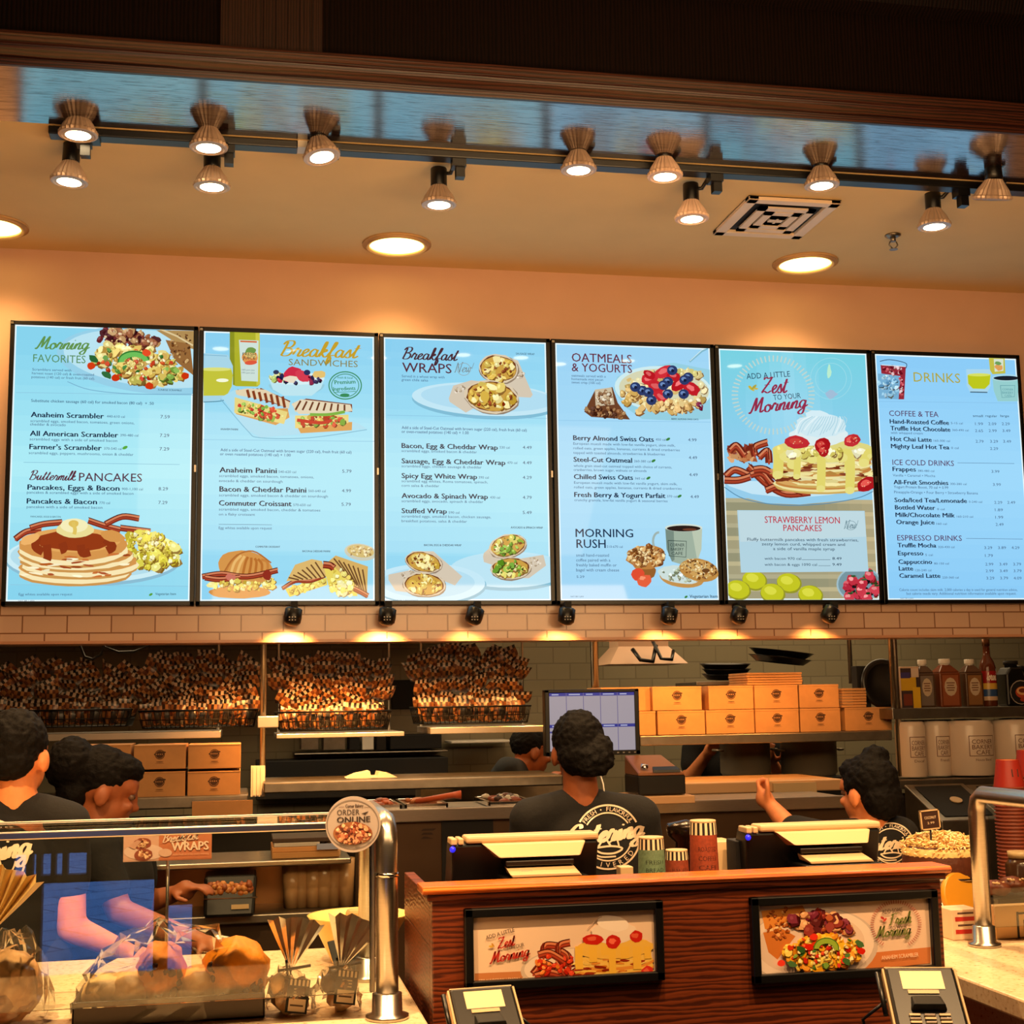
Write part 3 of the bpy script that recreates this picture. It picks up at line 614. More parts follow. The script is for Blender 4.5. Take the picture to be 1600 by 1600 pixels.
b.done('food_print', SCREEN, t)

# ---- 2: sandwiches
t, rc = frame_screen(1, 'menu screen with yellow juice bottle above and grilled panini below'); bgpanel(t, rc, cyan2)
b = Board(YS, 300, 500, 3.477); b.clip = rc; b.new(.0003)
b.poly([(205, 64), (368, 66), (370, 350), (355, 362), (240, 360), (205, 345)], (176, 178, 44)); b.poly([(205, 64), (230, 64), (232, 355), (206, 345)], (140, 146, 34)); b.poly([(345, 66), (368, 66), (370, 350), (350, 358)], (204, 200, 70))
b.poly([(255, 108), (362, 112), (358, 335), (268, 330)], (206, 226, 218)); b.poly([(262, 112), (352, 116), (352, 124), (262, 120)], (214, 96, 40)); b.ell(315, 205, 44, 38, (226, 150, 80), 0, 18, .05); b.ell(318, 170, 30, 22, (110, 150, 70), -20, 14, .1); b.ell(318, 192, 34, 16, (232, 200, 120), 10, 14, .1); b.ell(320, 232, 34, 12, (222, 90, 60), -5)
for k, yy in enumerate((185, 205)): b.text(('FRESH', 'JUICE')[k], 275, yy + 8, 345, 16, (60, 60, 40), .01)
for yy in (275, 290): b.text('100% pure juice', 270, yy, 340, 9, (100, 120, 130))
b.poly([(62, 180), (195, 190), (222, 250), (222, 350), (195, 430), (62, 446)], (168, 214, 232)); b.poly([(62, 270), (212, 262), (222, 300), (216, 360), (190, 410), (62, 412)], (196, 196, 60)); b.ell(130, 268, 84, 10, (222, 224, 120)); b.ell(165, 328, 34, 10, (246, 250, 220)); b.line([(62, 190), (190, 196)], 3, (110, 170, 200), False); b.line([(62, 446), (160, 440), (200, 420)], 5, (90, 140, 160))
b.ell(568, 350, 152, 62, (150, 205, 222), 0, 30, a0=0, a1=180); b.poly([(416, 318), (720, 320), (700, 372), (650, 412), (500, 412), (440, 378)], (190, 230, 240)); b.ell(568, 318, 152, 34, (214, 240, 244), 0, 30)
b.scat(14, 470, 312, 40, 22, [(206, 214, 140), (226, 226, 160), (180, 200, 110)], 14, 26); b.scat(14, 560, 318, 110, 22, [(40, 44, 80), (60, 60, 100), (196, 40, 60)], 10, 18); b.ell(545, 295, 52, 38, (206, 44, 70), -30, 16, .12); b.ell(600, 305, 44, 28, (214, 60, 80), 30, 16, .12); b.jell(535, 320, 36, 20, (240, 226, 200)); b.jell(690, 298, 34, 22, (226, 190, 110)); b.ell(625, 286, 18, 15, (44, 48, 90)); b.ell(457, 284, 16, 12, (50, 56, 90)); b.scat(8, 660, 325, 46, 14, [(120, 20, 50), (50, 40, 80)], 10, 16)
b.poly([(160, 420), (230, 380), (560, 470), (900, 560), (950, 592), (370, 640), (300, 600)], (172, 222, 240)); b.line([(155, 430), (300, 600), (370, 640), (640, 640), (950, 596)], 4, (120, 180, 205))
def panini(pts_top, fill, dx, n, bot):
    b.poly(bot, (216, 160, 84)); b.poly(fill, (232, 214, 130)); cx = sum(p[0] for p in fill) / len(fill); cy = sum(p[1] for p in fill) / len(fill); rx = (max(p[0] for p in fill) - min(p[0] for p in fill)) * .45; rot = math.degrees(math.atan2(fill[1][1] - fill[0][1], fill[1][0] - fill[0][0]))
    b.scat(46, cx, cy, rx, 32, [(240, 230, 150), (206, 70, 40), (150, 190, 80), (226, 190, 90), (190, 50, 30), (120, 170, 60)], 8, 20, rot)
    b.poly(pts_top, (228, 208, 168))
    a0, a1, a2, a3 = pts_top[0], pts_top[1], pts_top[2], pts_top[3]
    for k in range(n):
        q = (k + .5) / n; p = (a0[0] + (a1[0] - a0[0]) * q, a0[1] + (a1[1] - a0[1]) * q + 3); r = (a3[0] + (a2[0] - a3[0]) * min(1, q + dx), a3[1] + (a2[1] - a3[1]) * min(1, q + dx) - 3); b.line([p, r], 13, (128, 58, 26), False)
panini([(236, 382), (380, 372), (532, 450), (520, 480), (360, 425), (240, 405)], [(232, 420), (520, 500), (500, 566), (230, 505)], .1, 7, [(228, 490), (520, 480), (530, 530), (455, 572), (240, 512)])
b.poly([(236, 384), (300, 372), (400, 380), (532, 448), (526, 482), (420, 440), (250, 410)], (230, 212, 176))
for k in range(7): b.line([(300 + k * 32, 380 + k * 6), (312 + k * 32, 424 + k * 9)], 15, (136, 62, 30), False)
panini([(545, 455), (620, 430), (868, 466), (870, 500), (720, 500), (560, 500)], [(560, 520), (850, 515), (850, 560), (560, 590)], .0, 8, [(560, 560), (870, 555), (868, 600), (590, 616)])
b.poly([(540, 458), (590, 432), (860, 462), (872, 496), (700, 510), (580, 512)], (232, 216, 184))
for k in range(8): b.line([(590 + k * 34, 440 + k * 3), (562 + k * 38, 490 + k * 1)], 10, (110, 60, 34), False)
b.line([(640, 515), (740, 515), (830, 500)], 16, (130, 180, 70)); b.line([(570, 545), (700, 560), (760, 545)], 18, (196, 44, 30))
b.done('food_print', SCREEN, t)
b.new(.006); b.script('Breakfast', 478, 196, 918, 82, (196, 158, 40), .05); b.text('SANDWICHES', 525, 247, 900, 34, (140, 130, 70)); b.done('heading_lettering', SCREEN, t)
b.new(.0012); G = (60, 140, 90)
b.ring(832, 356, 88, 74, 6, G); b.ring(832, 356, 74, 62, 4, G); b.text('Premium', 775, 350, 888, 22, G, .02, 4); b.text('Ingredients', 768, 385, 888, 20, G, .02, 4); b.line([(770, 395), (890, 388)], 3, G, False); b.ell(830, 408, 26, 9, G); b.text('fresh & local', 790, 318, 872, 11, G, .01)
b.done('quality_stamp', SCREEN, t)
b.new(.0012); b.line([(60, 650), (1000, 660)], 2.5, (140, 195, 225), False)
b.text('ANAHEIM PANINI', 155, 598, 250, 10, INK, .01); b.text('Add a side of Steel-Cut Oatmeal with brown sugar (220 cal), fresh fruit (60 cal)', 155, 713, 866, 15, (40, 70, 120), .005); b.text('or oven roasted potatoes (140 cal) + 1.00', 152, 735, 536, 15, (40, 70, 120), .005)
item(b, 'Anaheim Panini', 150, 828, 460, '540-620 cal', (470, 565), [('scrambled eggs, smoked bacon, tomatoes, onions,', 147, 853, 662), ('avocado & cheddar on sourdough', 146, 880, 492)], '5.79', (816, 866), 830, h=28)
item(b, 'Bacon & Cheddar Panini', 150, 932, 620, '560-640 cal', (632, 726), [('scrambled eggs, smoked bacon & cheddar on sourdough', 147, 958, 738)], '4.99', (814, 864), 936, h=28)
item(b, 'Commuter Croissant', 147, 1008, 540, '570-650 cal', (550, 645), [('scrambled eggs, smoked bacon, cheddar & tomatoes', 146, 1035, 697), ('on a flaky croissant', 145, 1062, 342)], '5.79', (812, 863), 1010, h=28)
b.line([(145, 1110), (434, 1113)], 2, CAPT, False); b.text('Egg whites available upon request', 145, 1136, 434, 14, CAPT); b.text('COMMUTER CROISSANT', 345, 1237, 478, 10, INK, .01); b.text('BACON & CHEDDAR PANINI', 600, 1261, 750, 10, INK, .01)
b.done('item_lettering', SCREEN, t)
b.new(.0005)
b.scat(60, 270, 1430, 180, 50, [(236, 214, 100), (222, 196, 80), (246, 232, 150)], 14, 28)
b.ell(260, 1480, 165, 34, (206, 140, 70), 0, 22, .05)
b.ell(290, 1345, 150, 92, (214, 150, 76), 10, 24, .03)
for k in range(8): b.line([(170 + k * 34, 1400 - abs(k - 4) * -2), (200 + k * 30, 1330 - 10 * (k % 2)), (250 + k * 18, 1275 + k * 4)], 14, random.choice([(186, 112, 46), (236, 186, 110), (200, 130, 60)]))
b.line([(160, 1395), (230, 1290), (330, 1256), (430, 1320)], 8, (180, 110, 50))
for pts in ([(55, 1395), (160, 1380), (300, 1395), (465, 1360)], [(70, 1400), (150, 1410), (260, 1400)]): bacon(b, pts, 32)
b.jell(210, 1400, 26, 20, (200, 110, 90)); b.jell(410, 1385, 24, 30, (150, 50, 34)); b.scat(40, 270, 1440, 150, 26, [(240, 222, 110), (250, 240, 170), (210, 180, 70)], 8, 18)
b.ell(915, 1262, 88, 46, (206, 206, 186), 8, 22); b.ell(915, 1256, 74, 34, (216, 190, 120), 8, 22); b.scat(26, 915, 1256, 66, 28, [(236, 220, 170), (190, 150, 90)], 5, 10)
b.poly([(505, 1460), (730, 1400), (735, 1440), (530, 1505)], (232, 210, 90)); b.scat(34, 620, 1450, 110, 24, [(244, 228, 120), (226, 200, 80)], 8, 16, -15); bacon(b, [(490, 1460), (560, 1420), (640, 1420), (720, 1390)], 22)
b.poly([(512, 1420), (560, 1330), (650, 1300), (705, 1310), (735, 1395), (640, 1410)], (222, 184, 110))
for k in range(7): b.line([(525 + k * 24, 1400 - k * 14), (580 + k * 24, 1412 - k * 2)], 8, (110, 74, 40), False)
b.poly([(720, 1330), (780, 1280), (955, 1340), (950, 1500), (900, 1490), (760, 1430)], (216, 176, 100))
for k in range(7): b.line([(770 + k * 26, 1296 + k * 10), (870 + k * 13, 1420 + k * 12)], 8, (110, 74, 40), False)
b.poly([(715, 1340), (760, 1330), (880, 1450), (900, 1500), (800, 1500), (740, 1440)], (236, 214, 96)); b.scat(46, 810, 1430, 60, 80, [(246, 232, 130), (230, 206, 90), (250, 244, 180)], 9, 20, -30); bacon(b, [(712, 1330), (750, 1335), (770, 1350)], 40); bacon(b, [(880, 1460), (920, 1480), (955, 1500)], 30)
b.done('food_print', SCREEN, t)

# ---- 3: wraps
t, rc = frame_screen(2, 'menu screen with halved breakfast wraps pictured above and below'); bgpanel(t, rc, cyan2)
b = Board(YS, 590, 510, 3.557); b.clip = rc; b.new(.0003)
b.ell(600, 420, 410, 96, (130, 190, 215), 3, 44); b.ell(600, 405, 410, 92, (196, 232, 246), 3, 44); b.ell(610, 398, 370, 74, (178, 222, 242), 3, 44)
wrap(b, 672, 235, 110, 80, 8, [(700, 160), (780, 190), (862, 380), (850, 396), (740, 390), (690, 300)])
wrap(b, 632, 392, 150, 92, 8, [(395, 400), (420, 330), (520, 300), (600, 310), (560, 440), (490, 480), (400, 420)], spot=(150, 60, 20))
b.done('food_print', SCREEN, t)
b.new(.006); b.script('Breakfast', 135, 183, 455, 66, (72, 38, 48), .05); b.text('WRAPS', 136, 255, 410, 52, (90, 42, 58), .006); b.script('New!', 425, 258, 540, 52, (120, 130, 130), .03, 4); b.ring(478, 240, 36, 34, 3, (150, 165, 170)); b.done('heading_lettering', SCREEN, t)
b.new(.0012); b.line([(50, 494), (940, 512)], 2.5, (140, 195, 225), False)
b.text('Served in a wheat wrap with', 134, 283, 372, 14, CAPT); b.text('green chile salsa', 133, 303, 280, 14, CAPT); b.text('SAUSAGE WRAP', 768, 157, 872, 11, INK); b.text('Add a side of Steel-Cut Oatmeal with brown sugar (220 cal), fresh fruit (60 cal)', 134, 570, 828, 16, (40, 70, 120), .005); b.text('or oven-roasted potatoes (140 cal) + 1.00', 133, 592, 506, 16, (40, 70, 120), .005)
for nm, y, x1, cal, cx, ds, pr in (('Bacon, Egg & Cheddar Wrap', 676, 667, '530 cal', (678, 734), [('scrambled eggs, smoked bacon & cheddar', 133, 698, 552)], '4.49'), ('Sausage, Egg & Cheddar Wrap', 761, 709, '470 cal', (720, 776), [('scrambled eggs, chicken sausage & cheddar', 133, 783, 578)], '4.49'), ('Spicy Egg White Wrap', 843, 552, '390 cal', (562, 617), [('scrambled egg whites, Roma tomatoes, spinach,', 133, 866, 612), ('corn salsa & cheddar', 133, 891, 342)], '4.29'), ('Avocado & Spinach Wrap', 954, 612, '430 cal', (625, 680), [('scrambled eggs, avocado, spinach & cheddar', 133, 977, 587)], '4.79'), ('Stuffed Wrap', 1038, 384, '590 cal', (395, 454), [('scrambled eggs, smoked bacon, chicken sausage,', 133, 1062, 630), ('breakfast potatoes, salsa & cheddar', 133, 1088, 496)], '5.49')):
    item(b, nm, 134, y, x1, cal, cx, ds, pr, (806, 856), y + 5)
b.text('AVOCADO & SPINACH WRAP', 740, 1123, 918, 11, INK, .01); b.text('BACON, EGG & CHEDDAR WRAP', 258, 1221, 465, 11, INK, .01); b.text('NAT BR 3 BREAKFAST', 88, 1528, 225, 8, CAPT)
b.done('item_lettering', SCREEN, t)
b.new(.0005)
b.ell(730, 1370, 330, 100, (120, 185, 210), 0, 40); b.ell(730, 1352, 330, 100, (190, 230, 245), 0, 40); b.ell(290, 1440, 315, 112, (120, 185, 210), 0, 40); b.ell(280, 1428, 318, 110, (198, 234, 248), 0, 40); b.ell(280, 1424, 260, 84, (182, 224, 242), 0, 40)
wrap(b, 255, 1310, 104, 58, 12, [(190, 1250), (310, 1250), (470, 1390), (430, 1440), (330, 1400), (280, 1350)]); wrap(b, 258, 1435, 120, 66, 4, [(60, 1380), (180, 1355), (290, 1380), (180, 1480), (100, 1470), (60, 1410)])
AV = ((226, 216, 110), (150, 190, 70), (240, 232, 160), (110, 160, 50)); wrap(b, 722, 1220, 106, 64, -14, [(590, 1260), (680, 1180), (760, 1170), (650, 1330), (590, 1310), (585, 1280)], AV, (80, 110, 40)); wrap(b, 738, 1345, 112, 62, -2, [(800, 1290), (920, 1270), (935, 1330), (840, 1400), (790, 1400), (770, 1330)], AV, (80, 110, 40))
b.done('food_print', SCREEN, t)

# ---- 4: oatmeals
t, rc = frame_screen(3, 'menu screen with a berry oatmeal bowl above and a coffee mug below'); bgpanel(t, rc, lambda u, v: mixc(cyan2(u, v), (176, 216, 250), .5))
b = Board(YS, 860, 520, 3.637); b.clip = rc; b.new(.0003); rx = 905
b.line([(790, 165), (860, 105), (895, 88)], 12, (130, 185, 205), False); b.line([(792, 160), (858, 100), (893, 84)], 4, (210, 235, 240), False)
b.poly([(358, 320), (380, 250), (470, 210), (700, 170), (rx, 210), (rx + 5, 490), (720, 500), (520, 490), (420, 420)], (150, 208, 226)); b.ell(640, 320, 276, 130, (206, 236, 240), 4, 40); b.ell(645, 322, 256, 116, (214, 214, 180), 4, 36)
b.scat(120, 650, 330, 235, 108, [(226, 206, 140), (240, 230, 190), (200, 170, 100), (236, 224, 170)], 12, 26, 4); b.scat(30, 500, 390, 120, 60, [(226, 190, 120), (210, 170, 90)], 12, 24, 30); b.scat(30, 720, 420, 120, 36, [(230, 196, 130), (214, 174, 100)], 12, 26, 0); b.scat(16, 780, 230, 80, 30, [(232, 214, 150), (200, 190, 110)], 14, 26)
for x, y, r, s, ro in ((560, 265, 50, 34, -10), (640, 225, 56, 34, -25), (600, 310, 50, 36, 20), (630, 370, 56, 28, 35), (735, 290, 60, 32, -30), (800, 320, 50, 34, 30), (700, 250, 40, 26, 10), (560, 240, 36, 24, 30)): b.jell(x, y, r, s, (200, 36, 46), ro, .12); b.jell(x - 4, y - 5, r * .5, s * .4, (236, 110, 110), ro, .2)
for x, y in ((665, 280), (520, 330), (555, 340), (665, 350), (755, 350), (780, 255), (640, 300), (572, 385), (690, 215), (480, 310), (760, 270)): b.ell(x, y, 30, 28, (44, 58, 104)); b.ell(x - 5, y - 6, 14, 11, (110, 140, 190)); b.ell(x + 2, y + 2, 9, 9, (24, 28, 56))
b.scat(16, 700, 420, 100, 30, [(240, 214, 150), (222, 180, 110)], 12, 24); b.scat(5, 850, 420, 24, 20, [(120, 30, 60)], 8, 14)
b.poly([(190, 450), (250, 330), (350, 310), (380, 400), (450, 495), (230, 480)], (110, 66, 40)); b.poly([(250, 325), (345, 312), (362, 410), (255, 420)], (206, 190, 160)); b.scat(60, 300, 365, 46, 44, [(226, 214, 190), (150, 110, 76), (190, 166, 130)], 6, 13); b.scat(60, 310, 455, 110, 30, [(80, 44, 28), (150, 100, 60), (180, 140, 96)], 6, 14, 8)
b.done('food_print', SCREEN, t)
b.new(.006); b.text('OATMEALS', 120, 165, 460, 48, (104, 40, 62), .006); b.text('& YOGURTS', 120, 220, 462, 46, (104, 40, 62), .006); b.done('heading_lettering', SCREEN, t)
b.new(.0012); b.line([(45, 498), (912, 508)], 2.5, (140, 195, 230), False)
for k, s in enumerate(('oatmeals served with a', 'homemade mini pecan', 'sweet crisp (100 cal)')): b.text(s, 120, 250 + k * 19, 314 - k * 15, 14, CAPT)
b.text('BERRY ALMOND SWISS OATS', 688, 494, 840, 9, INK, .01)
Lf = lambda x, y: b.ell(x, y, 13, 7, (60, 130, 60), -30)
item(b, 'Berry Almond Swiss Oats', 130, 610, 586, '450 cal', (598, 655), [('European muesli made with low-fat vanilla yogurt, skim milk,', 130, 636, 708), ('rolled oats, green apples, bananas, currants & dried cranberries', 130, 662, 735), ('topped with toasted almonds, strawberries & blueberries', 130, 688, 650)], '4.99', (782, 830), 617); Lf(668, 605)
item(b, 'Steel-Cut Oatmeal', 132, 733, 463, '260-380 cal', (475, 570), [('whole grain steel-cut oatmeal topped with choice of currants,', 132, 762, 690), ('cranberries, brown sugar, walnuts or almonds', 132, 785, 545)], '4.49', (786, 833), 718); Lf(585, 728)
item(b, 'Chilled Swiss Oats', 134, 831, 468, '360 cal', (480, 536), [('European muesli made with low-fat vanilla yogurt, skim milk,', 134, 858, 720), ('rolled oats, green apples, bananas, currants & dried cranberries', 134, 884, 745)], '4.49', (788, 836), 815); Lf(556, 826)
item(b, 'Fresh Berry & Yogurt Parfait', 136, 933, 652, '370 cal', (662, 720), [('crunchy granola, low-fat vanilla yogurt & seasonal berries', 136, 957, 665)], '4.49', (795, 843), 940); Lf(733, 929)
for k, s in enumerate(('small hand-roasted', 'coffee paired with a', 'freshly baked muffin or', 'bagel with cream cheese')): b.text(s, 146, 1272 + k * 28, (332, 340, 376, 390)[k], 17, CAPT)
b.text('5.29', 148, 1393, 192, 13, CAPT); b.text('510-670 cal', 320, 1222, 410, 13, CAPT); b.text('Vegetarian Item', 790, 1506, 950, 17, INK, .01); b.ell(770, 1501, 10, 6, (60, 130, 60), -30); b.text('NAT BR 5 JAN', 115, 1503, 188, 8, CAPT)
b.done('item_lettering', SCREEN, t)
b.new(.006); b.text('MORNING', 142, 1161, 468, 46, (30, 48, 76), .008); b.text('RUSH', 147, 1223, 312, 48, (30, 48, 76), .008); b.done('section_lettering', SCREEN, t)
b.new(.0005)
b.ring(615, 1185, 32, 50, 13, (160, 180, 176), 90, 275)
b.poly([(652, 1105), (862, 1105), (858, 1230), (835, 1300), (750, 1318), (690, 1300), (660, 1230)], (160, 178, 160)); b.poly([(652, 1105), (700, 1105), (705, 1290), (690, 1300), (660, 1230)], (120, 140, 128)); b.poly([(800, 1105), (862, 1105), (858, 1230), (835, 1300)], (188, 200, 178)); b.ell(757, 1108, 106, 22, (214, 226, 214), 0, 30); b.ell(757, 1112, 96, 17, (44, 28, 24), 0, 30); b.ell(790, 1118, 40, 7, (110, 60, 40))
b.line([(668, 1180), (772, 1185), (770, 1275), (674, 1268), (668, 1180)], 4, (60, 76, 70), False)
for k, s in enumerate(('CORNER', 'BAKERY', 'CAFE')): b.text(s, 680 + k * 4, 1214 + k * 24, 762 - k * 5, 17, (60, 76, 70), .01)
b.ell(545, 1360, 55, 40, (150, 96, 44), 0, 18, .1); b.ell(542, 1275, 114, 68, (190, 130, 64), 0, 24, .08); b.scat(120, 542, 1270, 104, 60, [(226, 190, 130), (120, 70, 30), (206, 160, 96), (160, 100, 50), (240, 214, 160)], 7, 16)
b.jell(495, 1375, 36, 40, (226, 80, 50), 20, .1); b.jell(535, 1410, 42, 34, (230, 96, 60), -20, .1); b.jell(520, 1395, 16, 12, (246, 150, 110))
b.ell(745, 1390, 130, 58, (196, 146, 80), 8, 26, .02); b.ell(735, 1375, 126, 50, (206, 224, 220), 8, 26, .04); b.scat(50, 735, 1375, 110, 38, [(226, 238, 232), (170, 180, 150), (130, 140, 110)], 5, 13, 8)
b.ell(842, 1350, 112, 64, (192, 140, 70), 12, 26, .03); b.ell(842, 1340, 96, 46, (206, 160, 90), 12, 24, .03); b.scat(110, 842, 1342, 100, 52, [(226, 196, 130), (150, 96, 44), (240, 220, 170), (110, 70, 36)], 4, 9, 12); b.ell(880, 1352, 22, 13, (110, 70, 34), 0, 12, .1)
b.done('food_print', SCREEN, t)

# ---- 5: strawberry lemon pancakes
t, rc = frame_screen(4, 'menu screen with strawberry lemon pancakes, lemons and a wooden table')
def bg5(u, v):
    if v < .60: return mixc(mixc((120, 210, 226), (146, 206, 240), v * 2.2), (176, 226, 246), max(0, .6 - abs(u - .45) * 1.8 - abs(v - .25)))
    c = ((178, 172, 138), (150, 148, 118), (190, 180, 140), (165, 158, 124))[int(v * 40) % 4]; return mixc(c, (214, 186, 136), max(0, u - .6))
bgpanel(t, rc, bg5, 12, 60)
b = Board(YS, 1110, 530, 3.721); b.clip = rc; b.new(.0003)
for k in range(60):
    a = 2 * math.pi * k / 60; co, si = math.cos(a), math.sin(a)
    if 20 < k < 0: continue
    b.line([(365 + 205 * co, 325 + 195 * si), (365 + 242 * co, 325 + 230 * si)], 7, (196, 214, 206), False)
b.ring(700, 230, 90, 90, 3, (160, 220, 232)); b.ring(700, 230, 120, 120, 3, (160, 220, 232)); b.jell(700, 320, 36, 24, (168, 196, 222)); b.jell(690, 190, 12, 40, (170, 220, 190))
b.poly([(76, 830), (950, 830), (945, 880), (800, 935), (520, 962), (330, 955), (180, 915), (95, 870)], (150, 205, 235)); b.poly([(76, 825), (950, 825), (930, 860), (700, 905), (480, 925), (240, 900), (110, 855)], (196, 230, 246)); b.line([(80, 860), (200, 930), (420, 965), (650, 958), (850, 925), (945, 885)], 5, (90, 140, 170))
for k in range(40): b.jell(random.uniform(110, 250), random.uniform(620, 700), 26, 14, random.choice([(170, 90, 50), (200, 130, 80), (130, 50, 34), (214, 160, 110)]), random.uniform(0, 180))
for pts in ([(260, 680), (255, 630), (330, 600)], [(280, 690), (330, 650), (340, 720)], [(85, 800), (140, 760), (220, 790)], [(80, 820), (160, 820), (230, 800)], [(220, 740), (280, 800), (340, 850), (440, 900), (580, 890)], [(230, 790), (300, 780), (380, 860), (500, 850)], [(320, 880), (420, 850), (540, 890)], [(110, 650), (150, 620), (200, 680)], [(250, 760), (320, 760), (420, 830)]): bacon(b, pts, 44)
for k, cy in enumerate((830, 795, 755, 715, 675)): b.ell(655, cy + 20, 285 - 6 * (k % 2), 52, (206, 170, 90), 0, 30, .02); b.ell(655, cy + 8, 288, 52, (238, 226, 160), 0, 30, .03); b.ell(655, cy, 280, 46, (196, 130, 64), 0, 30, .02)
for k in range(60): b.jell(random.uniform(390, 930), random.uniform(700, 850), random.uniform(24, 60), random.uniform(8, 14), random.choice([(130, 60, 34), (234, 220, 150), (244, 236, 180), (200, 150, 80)]), random.uniform(-8, 8))
b.ell(655, 650, 300, 70, (222, 214, 130), 0, 34, .03)
for x, y1, w in ((390, 790, 60), (480, 730, 70), (500, 800, 40), (590, 700, 60), (640, 870, 50), (700, 690, 70), (800, 760, 50), (808, 880, 54), (890, 720, 60), (440, 680, 80), (760, 690, 70), (925, 680, 30)): b.line([(x, 640), (x + 4, (640 + y1) / 2), (x, y1)], w, (226, 214, 110)); b.ell(x, y1, w * .52, w * .4, (232, 222, 130))
b.scat(30, 650, 650, 270, 40, [(240, 232, 160), (246, 242, 200), (214, 200, 100)], 12, 30)
b.ell(630, 560, 170, 62, (222, 238, 240), 0, 26, .05); b.ell(640, 505, 150, 68, (208, 234, 242), 0, 26, .06); b.ell(630, 455, 80, 40, (214, 238, 246), 8, 20, .08)
for k in range(16): b.line([(490 + k * 18, 560 - (k % 4) * 10), (520 + k * 18, 500 - abs(k - 6) * 3), (580 + k * 13, 450)], 5, random.choice([(176, 214, 228), (232, 246, 248), (190, 222, 234)]))
for x, y, r, s, ro in ((500, 600, 74, 38, 6), (650, 620, 46, 48, 20), (655, 650, 30, 36, 10), (820, 590, 50, 34, -20), (840, 582, 30, 22, 10), (905, 845, 60, 40, -30)): b.jell(x, y, r, s, (180, 30, 36), ro, .08); b.jell(x - 8, y - 6, r * .55, s * .45, (222, 80, 70), ro, .15); b.scat(6, x, y, r * .6, s * .6, [(240, 190, 150)], 2, 4)
for px in (100, 1005): pass
for x, y in ((255, 1405), (160, 1460), (455, 1420), (360, 1480), (580, 1490)): b.ell(x, y, 74, 58, (150, 150, 40), 12, 24, .02); b.ell(x - 3, y - 5, 68, 52, (196, 198, 36), 12, 24, .02); b.ell(x - 14, y - 18, 36, 24, (220, 220, 70), 12, 18, .05)
b.ell(865, 1440, 138, 112, (70, 90, 100), 0, 30, a0=-200, a1=90) if False else None
b.ell(862, 1425, 132, 104, (160, 190, 200), 0, 30); b.ell(862, 1425, 122, 95, (120, 150, 160), 0, 30)
b.scat(46, 875, 1440, 100, 74, [(40, 30, 36), (196, 50, 70), (214, 90, 100), (60, 90, 50), (170, 30, 50)], 16, 30)
for x, y in ((820, 1400), (920, 1370), (870, 1460), (955, 1455), (800, 1500), (905, 1500), (880, 1420)): b.jell(x, y, 36, 28, (206, 60, 76), random.uniform(0, 90), .12); b.jell(x - 6, y - 6, 14, 10, (240, 150, 150)); b.jell(x + 8, y - 22, 16, 6, (40, 80, 40))
b.done('food_print', SCREEN, t)
b.new(.012); b.poly([(150, 996), (890, 1000), (912, 1352), (172, 1358)], (178, 212, 226)); b.poly([(158, 1001), (884, 1004), (900, 1150), (168, 1180)], (192, 218, 226)); b.done('price_panel', SCREEN, t)
b.new(.012); DK = (40, 66, 90); RD = (150, 44, 74)
b.text('ADD A LITTLE', 206, 236, 460, 32, DK, .0, 5); b.script('Zest', 290, 318, 455, 92, RD, .055, 3); b.text('TO YOUR', 362, 358, 522, 30, DK, 0, 6); b.script('Morning', 215, 438, 570, 84, RD, .05, 8); b.jell(232, 290, 20, 9, (200, 180, 60), 40); b.jell(248, 282, 18, 8, (180, 170, 70), -40); b.jell(258, 292, 14, 6, (196, 170, 60), 0); b.done('heading_lettering', SCREEN, t)
b.new(.014); b.text('STRAWBERRY LEMON', 310, 1070, 745, 38, (190, 52, 70), .008); b.text('PANCAKES', 418, 1117, 640, 36, (190, 52, 70), .008); b.script('New!', 768, 1105, 858, 46, (110, 140, 150), .04, 4); b.ring(808, 1085, 32, 26, 3, (130, 160, 170))
b.text('Fluffy buttermilk pancakes with fresh strawberries,', 208, 1174, 852, 17, DK, .004); b.text('zesty lemon curd, whipped cream and', 292, 1201, 775, 17, DK, .004); b.text('a side of vanilla maple syrup', 358, 1228, 716, 17, DK, .004)
b.text('with bacon 970 cal', 308, 1284, 520, 15, DK, .004); b.line([(525, 1284), (690, 1284)], 2, DK, False); b.text('8.49', 702, 1284, 755, 15, DK, .01); b.text('with bacon & eggs 1090 cal', 308, 1319, 612, 15, DK, .004); b.line([(620, 1319), (690, 1319)], 2, DK, False); b.text('9.49', 702, 1319, 755, 15, DK, .01)
b.done('item_lettering', SCREEN, t)

# ---- 6: drinks
t, rc = frame_screen(5, 'rightmost menu screen listing coffee, cold and espresso drinks'); bgpanel(t, rc, lambda u, v: mixc((134, 200, 246), (160, 218, 252), 1 - abs(v - .5) * 1.6))
b = Board(YS, 1350, 530, 3.72); b.clip = rc; b.new(.0003)
b.poly([(80, 200), (205, 205), (215, 350), (85, 345)], (120, 176, 212)); b.scat(40, 140, 270, 60, 60, [(150, 200, 226), (96, 150, 190), (180, 216, 236)], 8, 18)
b.poly([(95, 150), (242, 160), (232, 350), (200, 350), (210, 215), (100, 200)], (150, 40, 54)); b.scat(26, 170, 180, 60, 22, [(206, 90, 100), (226, 190, 196), (120, 24, 40)], 6, 13); b.scat(22, 215, 280, 12, 60, [(206, 90, 100), (226, 200, 206), (120, 24, 40)], 5, 10); b.line([(90, 130), (150, 120), (240, 140), (242, 170)], 4, (40, 60, 90)); b.line([(100, 150), (240, 160)], 5, (210, 226, 236), False)
